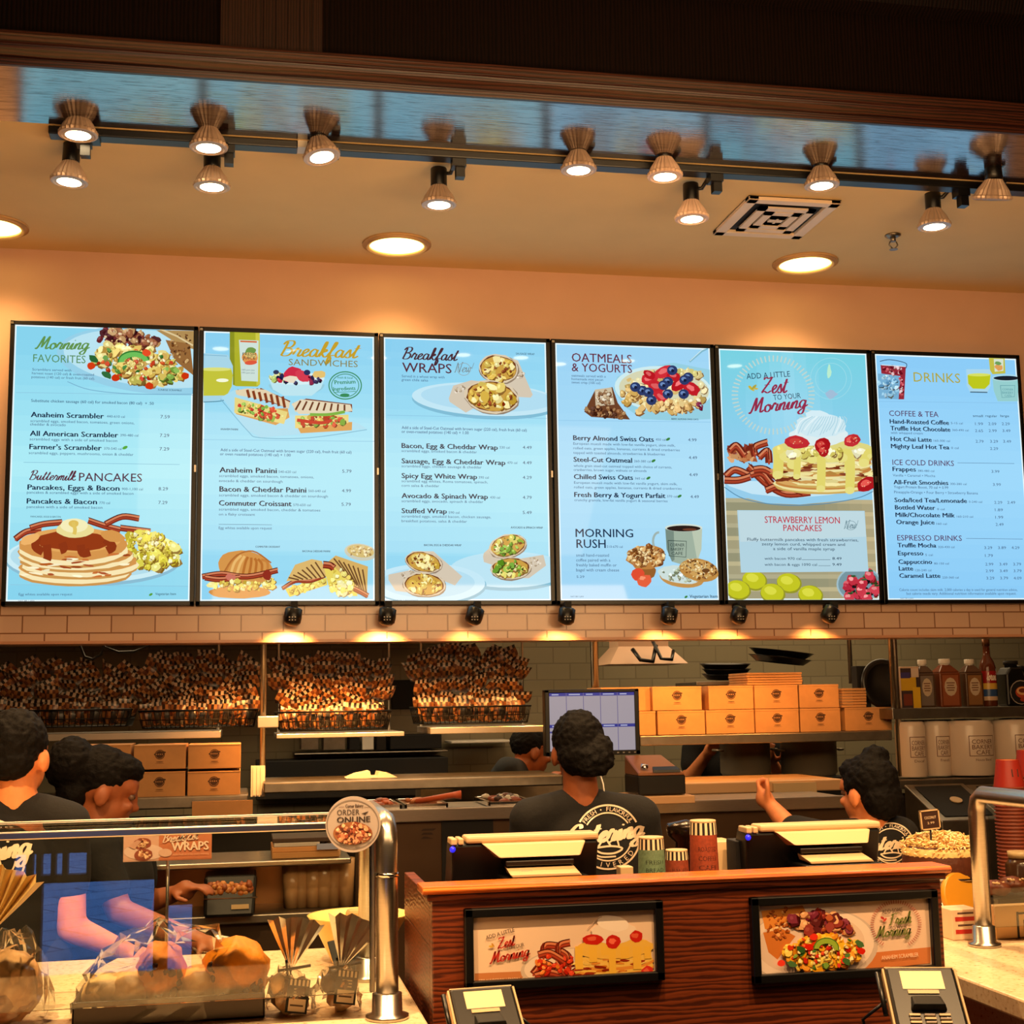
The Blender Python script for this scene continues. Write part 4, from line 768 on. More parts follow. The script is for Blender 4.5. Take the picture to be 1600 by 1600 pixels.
b.poly([(592, 175), (735, 175), (735, 270), (715, 310), (615, 310), (596, 270)], (170, 214, 236)); b.poly([(600, 210), (734, 205), (728, 262), (700, 290), (630, 288), (604, 260)], (190, 200, 30)); b.ell(668, 208, 66, 9, (216, 224, 100)); b.line([(615, 308), (715, 310)], 6, (60, 90, 110), False)
b.poly([(722, 100), (815, 102), (820, 200), (745, 205), (730, 180)], (196, 190, 70)); b.poly([(752, 115), (808, 116), (808, 185), (758, 190)], (214, 226, 206)); b.jell(780, 165, 22, 18, (226, 160, 90)); b.jell(778, 140, 18, 10, (100, 150, 80))
b.poly([(745, 230), (893, 225), (893, 362), (775, 362), (752, 300)], (150, 206, 206)); b.ell(826, 228, 76, 14, (26, 30, 40), 0, 24); b.ring(826, 226, 80, 17, 5, (180, 220, 224)); b.line([(790, 270), (875, 270), (872, 335), (800, 340), (790, 270)], 3, (90, 150, 160), False); b.text('BAKERY', 802, 318, 866, 14, (90, 150, 160)); b.text('CORNER', 802, 298, 866, 12, (90, 150, 160)); b.text('CAFE', 815, 333, 856, 10, (90, 150, 160))
b.done('food_print', SCREEN, t)
b.new(.006); b.text('DRINKS', 286, 248, 556, 54, (176, 166, 60)); b.done('heading_lettering', SCREEN, t)
b.new(.0012); PL = (86, 40, 84); b.line([(80, 362), (890, 372)], 2, (130, 185, 225), False)
for s, x0, y, x1, lx in (('COFFEE & TEA', 146, 446, 432, None), ('ICE COLD DRINKS', 165, 731, 522, 542), ('ESPRESSO DRINKS', 193, 1170, 568, 592)):
    b.text(s, x0, y, x1, 31, PL, .003)
    if lx: b.line([(lx, y - 12), (lx + 330, y - 8)], 2, CAPT, False)
b.done('section_lettering', SCREEN, t)
b.new(.0012)
for s, x in (('small', 632), ('regular', 705), ('large', 792)): b.text(s, x, 452, x + (58, 68, 50)[('small', 'regular', 'large').index(s)], 13, INK)
for nm, x0, y, x1, cal, pr in (('Hand-Roasted Coffee', 150, 490, 492, '5-15 cal', (('1.99', 645), ('2.09', 722), ('2.29', 800))), ('Truffle Hot Chocolate', 154, 530, 500, '360-490 cal', (('2.65', 645), ('2.99', 724), ('3.49', 804))), ('Hot Chai Latte', 155, 592, 392, '160-300 cal', (('2.79', 648), ('3.29', 732), ('3.49', 808))), ('Mighty Leaf Hot Tea', 157, 634, 494, '0 cal', (('2.29', 732),)),
    ('Frappes', 166, 767, 300, '380-480 cal', (('3.99', 740),)), ('All-Fruit Smoothies', 172, 843, 488, '300-380 cal', (('3.99', 748),)), ('Soda/Iced Tea/Lemonade', 177, 947, 596, '0-240 cal', (('2.29', 756), ('2.49', 832))), ('Bottled Water', 180, 990, 412, '0 cal', (('1.89', 760),)), ('Milk/Chocolate Milk', 183, 1033, 526, '160-210 cal', (('1.99', 762),)), ('Orange Juice', 187, 1075, 408, '160 cal', (('2.49', 764),)),
    ('Truffle Mocha', 195, 1210, 418, '320-430 cal', (('3.29', 698), ('3.89', 778), ('4.29', 856))), ('Espresso', 197, 1256, 343, '5 cal', (('1.79', 702),)), ('Cappuccino', 200, 1306, 394, '80-150 cal', (('2.99', 704), ('3.49', 786), ('3.79', 866))), ('Latte', 202, 1345, 284, '120-240 cal', (('2.99', 706), ('3.49', 788), ('3.79', 868))), ('Caramel Latte', 205, 1387, 442, '220-360 cal', (('3.29', 710), ('3.79', 790), ('4.09', 868)))):
    b.text(nm, x0, y, x1, 25, INK, .028); b.text(cal, x1 + 12, y + 4, x1 + 12 + 8.6 * len(cal), 12, CAPT)
    for p, x in pr: b.text(p, x, y + 10, x + 46, 16, CAPT)
b.text('with whipped cream', 154, 550, 340, 13, CAPT); b.text('Vanilla • Caramel • Mocha', 166, 798, 412, 14, CAPT); b.text('Yogurt Protein Boost, 70 cal + 0.99', 172, 866, 488, 15, (50, 70, 110)); b.text('Pineapple-Orange • Four Berry • Strawberry Banana', 174, 896, 660, 15, CAPT)
b.text('Calorie count includes skim milk. 2,000 calories a day is used for general nutrition advice,', 204, 1464, 890, 15, CAPT); b.text('but calorie needs vary. Additional nutrition information available upon request.', 246, 1486, 884, 15, CAPT); b.text('NAT BR 6 JAN', 210, 1510, 285, 6, INK)
b.done('item_lettering', SCREEN, t)
# ------------------------------------------------------------------ pass-through shelves and what stands on them
def slab(name, label, cat, px0, px1, pyt, Y0, Y1, th, mat_, lip=0.0, bevel=.003, solo_group=None):
    z = P((px0 + px1) / 2, pyt, Y0).z; x0 = P(px0, pyt, Y0).x; x1 = P(px1, pyt, Y0).x
    m = MB(); m.box((x0, Y0, z - th), (x1, Y1, z))
    if lip: m.box((x0, Y0 - .004, z - th - lip), (x1, Y0 + .004, z - th))
    solo(m, name, label, cat, mat_, bevel=bevel, group=solo_group); return x0, x1, z
YSH = 6.32
def post(px, pyt, pyb, Y, r, lb, white=False):
    a = P(px, pyt, Y); b = P(px, pyb, Y); t = thing('shelf_post', lb, 'post', (b.x, Y, b.z)); m = MB(); m.cyl((b.x, Y, b.z), (b.x, Y, 2.82), r); part(m, 'pole', STEEL, t); return t, b, a
# left hanging shelf (baskets 1, 2), middle shelf (baskets 3, 4)
SHW = mat('pale_shelf_steel', (196, 188, 178), .3, .7)
def hung(lb, px0, px1, pyt, th):
    z = P((px0 + px1) / 2, pyt, YSH - .02).z; x0, x1 = P(px0, pyt, YSH - .02).x, P(px1, pyt, YSH - .02).x; t = thing('wire_shelf', lb, 'shelf', ((x0 + x1) / 2, YSH + .2, z - th), 'pale hanging shelves under the snack baskets')
    m = MB(); m.box((x0, YSH - .02, z - th), (x1, YSH + .46, z)); part(m, 'shelf_board', SHW, t, .003)
    for x in (x0 + .02, x1 - .02): m = MB(); m.cyl((x, YSH + .45, z - th), (x, YSH + .45, 2.82), .006); part(m, 'hanger_rod', STEEL, t)
hung('pale metal shelf under the two dark snack baskets', -60, 345, 1146, .03); hung('pale metal shelf under the spotlit snack basket', 432, 632, 1145, .02); hung('pale metal shelf under the snack basket beside the monitor', 672, 856, 1135, .03)
t, b_, a_ = post(410, 1006, 1245, YSH - .1, .013, 'square steel post between the second and third snack baskets')
m = MB(); c = P(415, 1128, YSH - .1); m.cbox((c.x + .01, c.y, c.z), (.09, .05, .05)); part(m, 'shelf_bracket', SHW, t, .004)
m = MB(); c = P(403, 1222, YSH - .12); m.box((c.x - .03, c.y - .02, c.z - .06), (c.x + .03, c.y + .01, c.z + .07))
for k in range(3): m.box((c.x - .022 + k * .016, c.y - .024, c.z - .055), (c.x - .012 + k * .016, c.y - .018, c.z + .065))
solo(m, 'straw_dispenser', 'pale box of drinking straws at the foot of the steel post', 'straw box', WHITEP)
# wire baskets with snack bags
WIRE = mat('black_wire', (12, 11, 11), .4, .6)
BAGCOL = [(70, 40, 26), (190, 150, 110)]
def bag_mesh(w, h, d, label):
    m = MB(); ST = [lin((170, 152, 136)), lin((20, 17, 16))]; nx = 6; prof = [(0, .15, 0), (.08, .8, .25), (.35, 1, 1), (.62, 1, .9), (.82, .95, .35), (.88, .9, .1), (1.0, .95, .06)]
    body = [lin((120, 74, 38)), lin((84, 44, 22)), lin((150, 104, 60)), lin((40, 24, 16))]; rows = []
    for t_, wd_, dp in prof:
        fr = []; 
        for side in (-1, 1):
            for k in range(nx + 1):
                u = -1 + 2 * k / nx; fr.append(m.av((u * w / 2 * wd_, side * d / 2 * dp * (1 - u * u) ** .5 + side * .001, t_ * h)))
        rows.append(fr)
    for i in range(len(prof) - 1):
        for side in (0, 1):
            o = side * (nx + 1)
            for k in range(nx):
                a = (rows[i][o + k], rows[i][o + k + 1], rows[i + 1][o + k + 1], rows[i + 1][o + k])
                if i >= 4: m.col = ST[k % 2]
                elif label and side == 0 and 1 <= i <= 2 and 3 <= k <= 6: m.col = lin((28, 26, 26))
                else: m.col = body[(k * 7 + i * 3) % 4]
                m.af(a if side == 0 else a[::-1], True)
    return m
BAGM = mat('snack_bag_foil', vc=True, rough=.32)
tall = bag_mesh(.072, .105, .034, True).mesh('snack_bag'); small = bag_mesh(.078, .085, .03, False).mesh('snack_bag')
for me in (tall, small): me.materials.append(BAGM)
def basket(px0, px1, pyb, pyr, top_py, lb, grp, baglab, nb=75):
    Y = YSH + .02; a = P(px0, pyb, Y); b = P(px1, pyb, Y); zb = a.z; zr = P((px0 + px1) / 2, pyr, Y).z; W = b.x - a.x; Dp = .40; zt = P((px0 + px1) / 2, top_py, Y + .3).z
    cx = (a.x + b.x) / 2; t = thing('wire_basket', lb, 'basket', (cx, Y + Dp / 2, zb), 'black wire baskets of snack bags'); fl = .93; Dp = .38
    m = MB(); x0, x1 = a.x, b.x
    def rg(z, g): return [(cx - W / 2 * g, Y + .02 * (1 - g) * 10, z), (cx + W / 2 * g, Y + .02 * (1 - g) * 10, z), (cx + W / 2 * g, Y + Dp, z), (cx - W / 2 * g, Y + Dp, z)]
    q = rg(zr, 1)
    for i in range(4): m.cyl(q[i], q[(i + 1) % 4], .004, n=6)
    part(m, 'rim', WIRE, t)
    m = MB()
    for z, g in ((zb + .004, fl), (zb + (zr - zb) * .5, .965)):
        q = rg(z, g)
        for i in range(4): m.cyl(q[i], q[(i + 1) % 4], .0025, n=5)
    n = 24
    for k in range(n + 1):
        u = k / n - .5; m.cyl((cx + W * u * fl, Y + .014, zb + .004), (cx + W * u, Y, zr), .002, n=5); m.cyl((cx + W * u * fl, Y + .014, zb + .004), (cx + W * u * fl, Y + Dp, zb + .004), .002, n=5)
    for k in range(12):
        v = k / 11
        for sx in (-1, 1): m.cyl((cx + sx * W / 2 * fl, Y + Dp * v, zb + .004), (cx + sx * W / 2, Y + Dp * v, zr), .002, n=5)
    part(m, 'wire_grid', WIRE, t)
    rows = 6; per = [nb // rows + (1 if i < nb % rows else 0) for i in range(rows)]
    for i in range(rows):
        v = i / (rows - 1); z0 = zb + .012 + (zt - .10 - zb - .012) * v ** .85 + (.0 if i else 0); y0 = Y + .045 + .30 * v
        for k in range(per[i]):
            u = (k + .5) / per[i] - .5; wid = W * (.90 + .12 * math.sin(v * 2.2))
            o = bpy.data.objects.new('snack_bag', tall if i == 0 else small); COL.objects.link(o)
            arch = (1 - (2 * u) ** 2) * .02 * v
            o.location = (cx + wid * u + random.uniform(-.008, .008), y0 + random.uniform(-.012, .012), z0 + arch + random.uniform(-.012, .012) * (1 if i else .4))
            o.rotation_euler = (R(random.uniform(-10, 18) + (38 if i else -4)), R(random.uniform(-34, 34) * (1 if i else .2) + u * 30 * v), R(random.uniform(-40, 40) * (1 if i else .3)))
            s = random.uniform(.95, 1.12); o.scale = (s, s, s)
            o['label'] = baglab; o['category'] = 'snack bag'; o['group'] = grp
basket(-28, 204, 1140, 1110, 1026, 'leftmost black wire basket of snack bags behind the dark-haired man', 'snack bags in the leftmost basket', 'small striped snack bag heaped in the leftmost wire basket')
basket(216, 403, 1140, 1110, 1016, 'black wire basket of snack bags just left of the steel post', 'snack bags in the basket left of the post', 'small striped snack bag heaped in the basket left of the steel post')
basket(432, 612, 1143, 1112, 1018, 'black wire basket of snack bags lit bright orange right of the steel post', 'snack bags in the spotlit basket', 'small striped snack bag heaped in the spotlit basket right of the post')
basket(656, 830, 1133, 1104, 1004, 'black wire basket of snack bags beside the order monitor', 'snack bags in the basket by the monitor', 'small striped snack bag heaped in the basket beside the monitor')

# emblem boxes
EMB = lin((70, 44, 26))
def emblem(m, x, y, z, r):
    m.col = EMB; k = 0
    def E(cx, cz, rx, rz, col, n=18):
        nonlocal k; k += 1; m.col = lin(col); m.poly([(cx + rx * math.cos(2 * math.pi * i / n), y - .0006 - k * 3e-5, cz + rz * math.sin(2 * math.pi * i / n)) for i in range(n)])
    E(x, z, r, r, (74, 46, 28)); E(x, z, r * .84, r * .84, (200, 140, 84)); E(x, z, r * .78, r * .78, (74, 46, 28)); E(x - r * .1, z + r * .05, r * 1.12, r * .3, (74, 46, 28)); E(x + r * .75, z + r * .45, r * .5, r * .2, (74, 46, 28), 8)
    for q, (dx, w) in enumerate(((-.7, .3), (-.3, .26), (.1, .3), (.5, .24))): E(x + dx * r, z + r * .06, r * w * .5, r * .12, (206, 150, 92), 6)
    E(x, z - r * 1.5, r * .8, r * .09, (96, 60, 36), 8); E(x, z - r * 1.8, r * 1.0, r * .05, (120, 78, 46), 8)
EMBM = mat('printed_ink', vc=True, rough=.8)
def card_box(px0, py0, px1, py1, Y, dep, lb, grp, logo=True, jit=0.0):
    a = P(px0, py1, Y); b = P(px1, py0, Y); x0, x1, z0, z1 = a.x + .0012, b.x - .0012, a.z, b.z
    t = thing('cardboard_box', lb, 'box', ((x0 + x1) / 2, Y + dep / 2, z0), grp)
    m = MB(); m.box((x0, Y, z0), (x1, Y + dep, z1 - .002)); part(m, 'carton', CARD, t, .0025)
    m = MB(); m.box((x0 - .0005, Y - .001, z1 - .006), (x1 + .0005, Y + dep, z1)); part(m, 'lid', CARD, t, .002)
    if logo: m = MB(); emblem(m, (x0 + x1) / 2 - (x1 - x0) * .0, Y, z0 + (z1 - z0) * .6, (z1 - z0) * .2); part(m, 'emblem', EMBM, t)
    return t
# right shelf
rx0, rx1, rz = slab('box_shelf', 'lit steel shelf under the orange catering boxes', 'shelf', 1000, 1394, 1146, 6.30, 6.75, .045, STEELD, bevel=.004)
zsh = rz
top = ['%s of the upper row of catering boxes' % s for s in ('first from the left', 'second from the left', 'third from the left', 'fourth from the left')]
g1 = 'orange-lit catering boxes on the right shelf'
def zbox(px0, px1, lev, lb, Y=6.36, lo=None, jit=0):
    h = .112; x0 = P(px0, 1125, Y).x; x1 = P(px1, 1125, Y).x; z0 = zsh + .001 + lev * (h + .002)
    t = thing('cardboard_box', lb, 'box', ((x0 + x1) / 2, Y + .14, z0), g1); m = MB(); m.box((x0 + .0015, Y, z0), (x1 - .0015, Y + .28, z0 + h - .001)); part(m, 'carton', CARD, t, .0025)
    m = MB(); m.box((x0 + .001, Y - .0012, z0 + h - .010), (x1 - .001, Y + .28, z0 + h)); part(m, 'lid', CARD, t, .002)
    m = MB(); emblem(m, (x0 + x1) / 2, Y, z0 + h * .62, h * .2); part(m, 'emblem', EMBM, t)
zbox(930, 1025, 0, 'plain end of a catering box just right of the monitor, lower row'); zbox(1027, 1102, 0, 'lower-row catering box second from the monitor'); zbox(1103, 1179, 0, 'lower-row catering box with a slanting shadow'); zbox(1180, 1249, 0, 'lower-row catering box under the big stack of flat lids'); zbox(1250, 1314, 0, 'lower-row catering box left of the darker end box'); zbox(1320, 1394, 0, 'darker catering box at the right end under flattened cartons', 6.40)
zbox(940, 1018, 1, 'catering box half hidden by the monitor, upper row', 6.40); zbox(1020, 1098, 1, 'upper-row catering box standing apart beside the monitor'); zbox(1108, 1179, 1, 'upper-row catering box just right of the dark gap'); zbox(1180, 1249, 1, 'upper-row catering box under the stack of flat lids'); zbox(1250, 1313, 1, 'upper-row catering box left of the flattened cartons')
def flats(px0, px1, z0, n, Y, lb, grp, hh=.0135):
    x0 = P(px0, 1080, Y).x; x1 = P(px1, 1080, Y).x
    for k in range(n):
        m = MB(); j = random.uniform(-.004, .004); m.box((x0 + j, Y + j, z0 + k * hh), (x1 + j, Y + .26 + j, z0 + k * hh + hh * .86)); solo(m, 'flat_carton', lb, 'flat carton', CARD, grp, .002)
flats(1315, 1353, zsh + .114, 7, 6.40, 'flattened carton in the short stack right of the catering boxes', 'flattened cartons beside the boxes'); flats(1168, 1254, zsh + .229, 5, 6.38, 'flat carton lid in the stack on top of the catering boxes', 'flat lids on top of the boxes', .012)
# dark pans behind
PAN = mat('dark_bowl', (24, 23, 22), .3, .2)
slab('pan_shelf', 'dark upper shelf behind the catering boxes that carries black pans', 'shelf', 1088, 1255, 1064, 6.75, 7.1, .02, STEELD)
for k, (px, py, r, dz, lb) in enumerate(((1135, 1062, .125, .0, 'black pan at the bottom of the stack left of the lids'), (1135, 1054, .125, 0, 'second black pan in the stack left of the lids'), (1133, 1046, .13, 0, 'wide black pan on top of the stack left of the lids'), (1218, 1036, .16, 0, 'wide black tray nested above the flat lids'), (1220, 1026, .165, 0, 'topmost black tray tilted above the flat lids'))):
    c = P(px, py, 6.92); m = MB(); m.lathe([(r * .78, 0), (r, .028), (r * 1.04, .030), (r * .98, .026), (r * .76, .006), (0, .005)], c, (0, -.06, 1) if k < 3 else (.12, -.05, 1), 28, cap=False); solo(m, 'serving_pan', lb, 'pan', PAN, 'black pans on the upper shelf')
# posts right
post(930, 1004, 1080, 6.6, .020, 'grey steel pole with cables above the monitor'); post(1330, 1000, 1068, 6.9, .012, 'thin steel post right of the flat lids'); t, b_, a_ = post(1397, 1000, 1106, 6.28, .013, 'steel post between the catering boxes and the bottles')
post(1408, 1150, 1212, 6.28, .014, 'steel post left of the white coffee servers')
# bottle shelf
bx0, bx1, bz = slab('bottle_shelf', 'steel shelf under the brown syrup jugs and bottles', 'shelf', 1394, 1760, 1104, 6.26, 6.62, .05, STEELD)
def onz(px, Y=6.42): return Vector((P(px, 1100, Y).x, Y, bz + .001))
def jug(px, w, h, col, labcol, lb, capc=(236, 226, 210)):
    c = onz(px); t = thing('syrup_jug', lb, 'syrup jug', tuple(c), 'square syrup jugs on the bottle shelf')
    m = MB(); d = w * .9; m.hexa([c + Vector(v) for v in ((-w / 2, -d / 2, 0), (w / 2, -d / 2, 0), (w / 2, d / 2, 0), (-w / 2, d / 2, 0), (-w / 2, -d / 2, h * .72), (w / 2, -d / 2, h * .72), (w / 2, d / 2, h * .72), (-w / 2, d / 2, h * .72))]); m.hexa([c + Vector(v) for v in ((-w / 2, -d / 2, h * .72), (w / 2, -d / 2, h * .72), (w / 2, d / 2, h * .72), (-w / 2, d / 2, h * .72), (-w * .2, -d * .2, h * .88), (w * .2, -d * .2, h * .88), (w * .2, d * .2, h * .88), (-w * .2, d * .2, h * .88))]); part(m, 'jug_body', mat('syrup_%d' % col[0], col, .2), t, .006)
    m = MB(); m.lathe([(w * .2, h * .87), (w * .2, h * .9), (w * .25, h * .9), (w * .25, h)], c, n=18); part(m, 'cap', WHITEP, t, .002)
    m = MB(); y = c.y - d / 2 - .001; m.col = lin(labcol); m.poly([(c.x - w * .38, y, c.z + .01), (c.x + w * .38, y, c.z + .01), (c.x + w * .38, y, c.z + h * .66), (c.x - w * .38, y, c.z + h * .66)])
    m.col = lin((200, 178, 150)); m.poly([(c.x + w * .3 * math.cos(k * .524), y - .0004, c.z + h * .42 + h * .19 * math.sin(k * .524)) for k in range(12)])
    m.col = lin((110, 60, 40))
    for q in range(4): m.poly([(c.x - w * (.16 + .04 * (q % 2)), y - .0008, c.z + h * (.34 + q * .05)), (c.x + w * (.16 + .04 * (q % 2)), y - .0008, c.z + h * (.34 + q * .05)), (c.x + w * (.16 + .04 * (q % 2)), y - .0008, c.z + h * (.36 + q * .05)), (c.x - w * (.16 + .04 * (q % 2)), y - .0008, c.z + h * (.36 + q * .05))])
    part(m, 'label_panel', PRINT, t)
jug(1444, .088, .235, (86, 66, 52), (120, 106, 96), 'grey-brown square syrup jug behind the yellow carton'); jug(1479, .112, .238, (120, 62, 34), (150, 80, 44), 'reddish-brown square syrup jug, middle of the three'); jug(1518, .096, .235, (88, 60, 40), (140, 96, 50), 'brown square syrup jug beside the red-labelled bottle')
# yellow carton
c = onz(1419, 6.36); t = thing('drink_carton', 'yellow and white printed carton at the left end of the bottle shelf', 'carton', tuple(c)); w, h = .10, .20; y = c.y - .035
m = MB(); m.box((c.x - w / 2, y, c.z), (c.x + w / 2, c.y + .035, c.z + h)); part(m, 'carton', mat('carton_white', (206, 170, 140), .6), t, .003)
m = MB()
for k, (x0, z0, x1, z1, col) in enumerate(((-.5, 0, .5, .96, (60, 40, 40)), (-.5, .42, .3, .74, (214, 168, 30)), (.1, .0, .5, .5, (226, 180, 30)), (-.5, .72, .0, .86, (60, 50, 110)), (.05, .74, .45, .96, (214, 190, 170)), (-.4, .06, .05, .34, (120, 50, 30)))): m.col = lin(col); yy = y - .0006 - k * .0003; m.poly([(c.x + x0 * w, yy, c.z + z0 * h), (c.x + x1 * w, yy, c.z + z0 * h), (c.x + x1 * w, yy, c.z + z1 * h), (c.x + x0 * w, yy, c.z + z1 * h)])
part(m, 'print', PRINT, t)
# round black lid on edge + small black box
c = onz(1382, 6.45) + Vector((0, 0, .12)); m = MB(); m.lathe([(.12, -.012), (.125, 0), (.12, .012), (.1, .014), (.098, .008), (0, .008)], c, (.1, -1, .1), 36); t = solo(m, 'round_tray', 'round black tray standing on edge behind the steel post', 'tray', BLACK)
m = MB(); c = onz(1347, 6.5); m.box((c.x - .035, c.y - .03, c.z), (c.x + .035, c.y + .03, c.z + .21)); t = solo(m, 'black_carton', 'slim black carton left of the round lid', 'carton', BLACKM, bevel=.002)
# glass syrup bottle with red label
c = onz(1546); t = thing('glass_bottle', 'tall brown glass bottle with red, yellow and blue label', 'bottle', tuple(c)); h = .335
m = MB(); m.lathe([(.038, 0), (.041, .006), (.041, .19), (.034, .22), (.018, .25), (.016, .30), (.018, .302), (.018, .32), (.014, .325)], c, n=22); part(m, 'bottle_body', mat('amber_glass', (96, 46, 22), .12), t)
m = MB(); m.lathe([(.019, .300), (.019, h)], c, n=18); part(m, 'cap', mat('bronze_cap', (110, 70, 40), .3, .6), t)
m = MB()
for z0, z1, col in ((.03, .05, (200, 170, 140)), (.05, .085, (50, 80, 130)), (.085, .115, (214, 170, 70)), (.115, .175, (150, 30, 26)), (.175, .2, (170, 60, 34))): m.col = lin(col); m.lathe([(.0422 if z1 < .19 else .041, z0), (.0422 if z1 < .19 else .037, z1)], c, n=22, cap=False)
part(m, 'label_panel', PRINTG, t)
m = MB(); m.col = lin((240, 226, 210)); vs, fs, a, b2 = script_geo('Torani', .06) if False else (script_geo('torani', .06)); o = len(m.v); sc = .055 / (b2 - a)
for vx, vy in vs: an = ((vx - a) * sc - .0275) / .0425; m.av((c.x + .0428 * math.sin(an), c.y - .0428 * math.cos(an), c.z + .13 + vy * .045))
for f in fs: m.af([i + o for i in f])
part(m, 'lettering', PRINT, t)
# black jug with handle and coffee picture
c = onz(1588); t = thing('sauce_jug', 'black handled sauce jug with a cup picture at the right edge', 'sauce jug', tuple(c)); w, h = .15, .225
m = MB(); m.prism([(c.x - w / 2, c.y - .05, c.z), (c.x + w / 2, c.y - .05, c.z), (c.x + w / 2, c.y - .05, c.z + h * .55), (c.x + w * .2, c.y - .05, c.z + h * .62), (c.x + w * .1, c.y - .05, c.z + h * .86), (c.x - w * .34, c.y - .05, c.z + h * .86), (c.x - w / 2, c.y - .05, c.z + h * .7)], (0, .1, 0)); part(m, 'jug_body', BLACK, t, .01)
m = MB(); m.tube([(c.x + w * .08, c.y, c.z + h * .84), (c.x + w * .34, c.y, c.z + h * .84), (c.x + w * .46, c.y, c.z + h * .68), (c.x + w * .44, c.y, c.z + h * .52)], .012); part(m, 'handle', BLACK, t)
m = MB(); m.lathe([(.03, h * .84), (.03, h * .92), (.036, h * .92), (.036, h)], (c.x - w * .12, c.y, c.z), n=20); part(m, 'cap', BLACKM, t)
m = MB(); y = c.y - .0515
for k, (cx, cz, rx, rz, col) in enumerate(((0, .3, .4, .27, (170, 160, 150)), (0, .3, .375, .25, (20, 18, 18)), (.05, .3, .26, .13, (190, 70, 40)), (.05, .33, .22, .09, (226, 170, 110)), (.05, .34, .14, .05, (120, 50, 26)), (.1, .14, .16, .05, (180, 60, 36)))): m.col = lin(col); m.poly([(c.x + cx * w + rx * w * math.cos(i * .393), y - .0004 * k, c.z + cz * h + rz * h * math.sin(i * .393)) for i in range(16)])
part(m, 'label_panel', PRINT, t)
# fluorescent holder above + white coffee servers
slab('coffee_counter', 'steel counter under the white coffee servers', 'counter', 1400, 1800, 1214, 6.15, 6.7, .04, STEELD)
SERV = mat('coffee_server_white', (226, 206, 186), .28)
zc_ = P(1500, 1213, 6.2).z
def server(px0, px1, lb, Y, words):
    x0 = P(px0, 1165, Y).x; x1 = P(px1, 1165, Y).x; cx = (x0 + x1) / 2; r = (x1 - x0) / 2; h = P(1500, 1128, Y).z - zc_; cy = Y + r
    t = thing('coffee_server', lb, 'coffee server', (cx, cy, zc_), 'white coffee servers on the right counter'); m = MB(); m.lathe([(r * .97, 0), (r, .008), (r, h - .02), (r * .94, h), (r * .8, h + .006), (0, h + .006)], (cx, cy, zc_), n=32, cap=False); part(m, 'server_body', SERV, t)
    m = MB(); m.lathe([(r * .6, h + .004), (r * .58, h + .010), (r * .3, h + .012)], (cx, cy, zc_), n=24); part(m, 'lid', BLACK, t)
    m = MB(); m.col = lin((110, 66, 50))
    def on(u, z): a_ = R(6) + u / r; return (cx + (r + .001) * math.sin(a_), cy - (r + .001) * math.cos(a_), zc_ + z)
    W = r * .62; z0, z1 = h * .36, h * .74
    for (u0, u1, a0, a1) in ((-W, W, z0, z0 + .003), (-W, W, z1 - .003, z1), (-W, -W + .003, z0, z1), (W - .003, W, z0, z1)):
        for k in range(6): ua, ub = u0 + (u1 - u0) * k / 6, u0 + (u1 - u0) * (k + 1) / 6; m.poly([on(ua, a0), on(ub, a0), on(ub, a1), on(ua, a1)])
    for q, s in enumerate(('CORNER', 'BAKERY', 'CAFE')):
        vs, fs, a, b2 = glyphs(s, .015); sc = (W * (1.6, 1.6, 1.1)[q]) / (b2 - a); o = len(m.v)
        for vx, vy in vs: m.av(on((vx - (a + b2) / 2) * sc, h * (.62 - .1 * q) - .008 + vy * .030))
        for f in fs: m.af([i + o for i in f])
    vs, fs, a, b2 = glyphs(words, .02); o = len(m.v); sc = W * 1.2 / (b2 - a)
    for vx, vy in vs: m.av(on((vx - (a + b2) / 2) * sc, h * .27 + vy * .018))
    for f in fs: m.af([i + o for i in f])
    part(m, 'badge', EMBM, t)
server(1412, 1456, 'white coffee server nearest the steel post', 6.22, 'Decaf'); server(1455, 1493, 'narrow white coffee server, second from the steel post', 6.34 - .08, 'French'); server(1499, 1568, 'wide white coffee server in the middle of the row', 6.2, 'House Blend'); server(1572, 1640, 'white coffee server cut by the right edge', 6.22, 'Hazelnut')
m = MB(); a = P(1405, 1131, 6.45); b2 = P(1760, 1135, 6.45); m.cyl((a.x, a.y, bz - .085), (b2.x, a.y, bz - .085), .011); m.cyl((a.x + .03, a.y - .05, bz - .075), (a.x + .25, a.y - .05, bz - .075), .017); solo(m, 'tube_light_fixture', 'unlit tube fixture under the bottle shelf', 'light fixture', STEELD)
# brewers below (sloping dark panels)
def brewer(px0, px1, lb):
    a = P(px0, 1216, 6.1); x0 = a.x; x1 = P(px1, 1216, 6.1).x; zt = a.z - .03; t = thing('coffee_brewer', lb, 'coffee brewer', ((x0 + x1) / 2, 5.95, 0), 'coffee brewers under the right counter'); yb, yf = 6.12, 5.78; dz = .14
    m = MB(); m.hexa([(x0, yf, 0), (x1, yf, 0), (x1, yb, 0), (x0, yb, 0), (x0, yf, zt - dz), (x1, yf, zt - dz), (x1, yb, zt), (x0, yb, zt)]); part(m, 'body', STEELD, t, .005)
    m = MB(); f = lambda u, v, l: (x0 + (x1 - x0) * u, yf + (yb - yf) * v - .002 * l, zt - dz + dz * v + .003 * l); m.poly([f(.12, .1, 1), f(.9, .1, 1), f(.9, .92, 1), f(.12, .92, 1)]); part(m, 'control_panel', BLACKM, t)
    m = MB(); c = Vector(f(.55, .5, 1.2)); m.lathe([(.028, 0), (.028, .006)], c, (0, -.38, .92), 20); part(m, 'dial', CREAMP, t)
brewer(1415, 1508, 'dark sloping coffee brewer behind the cake'); brewer(1510, 1610, 'dark sloping coffee brewer behind the steel rail')

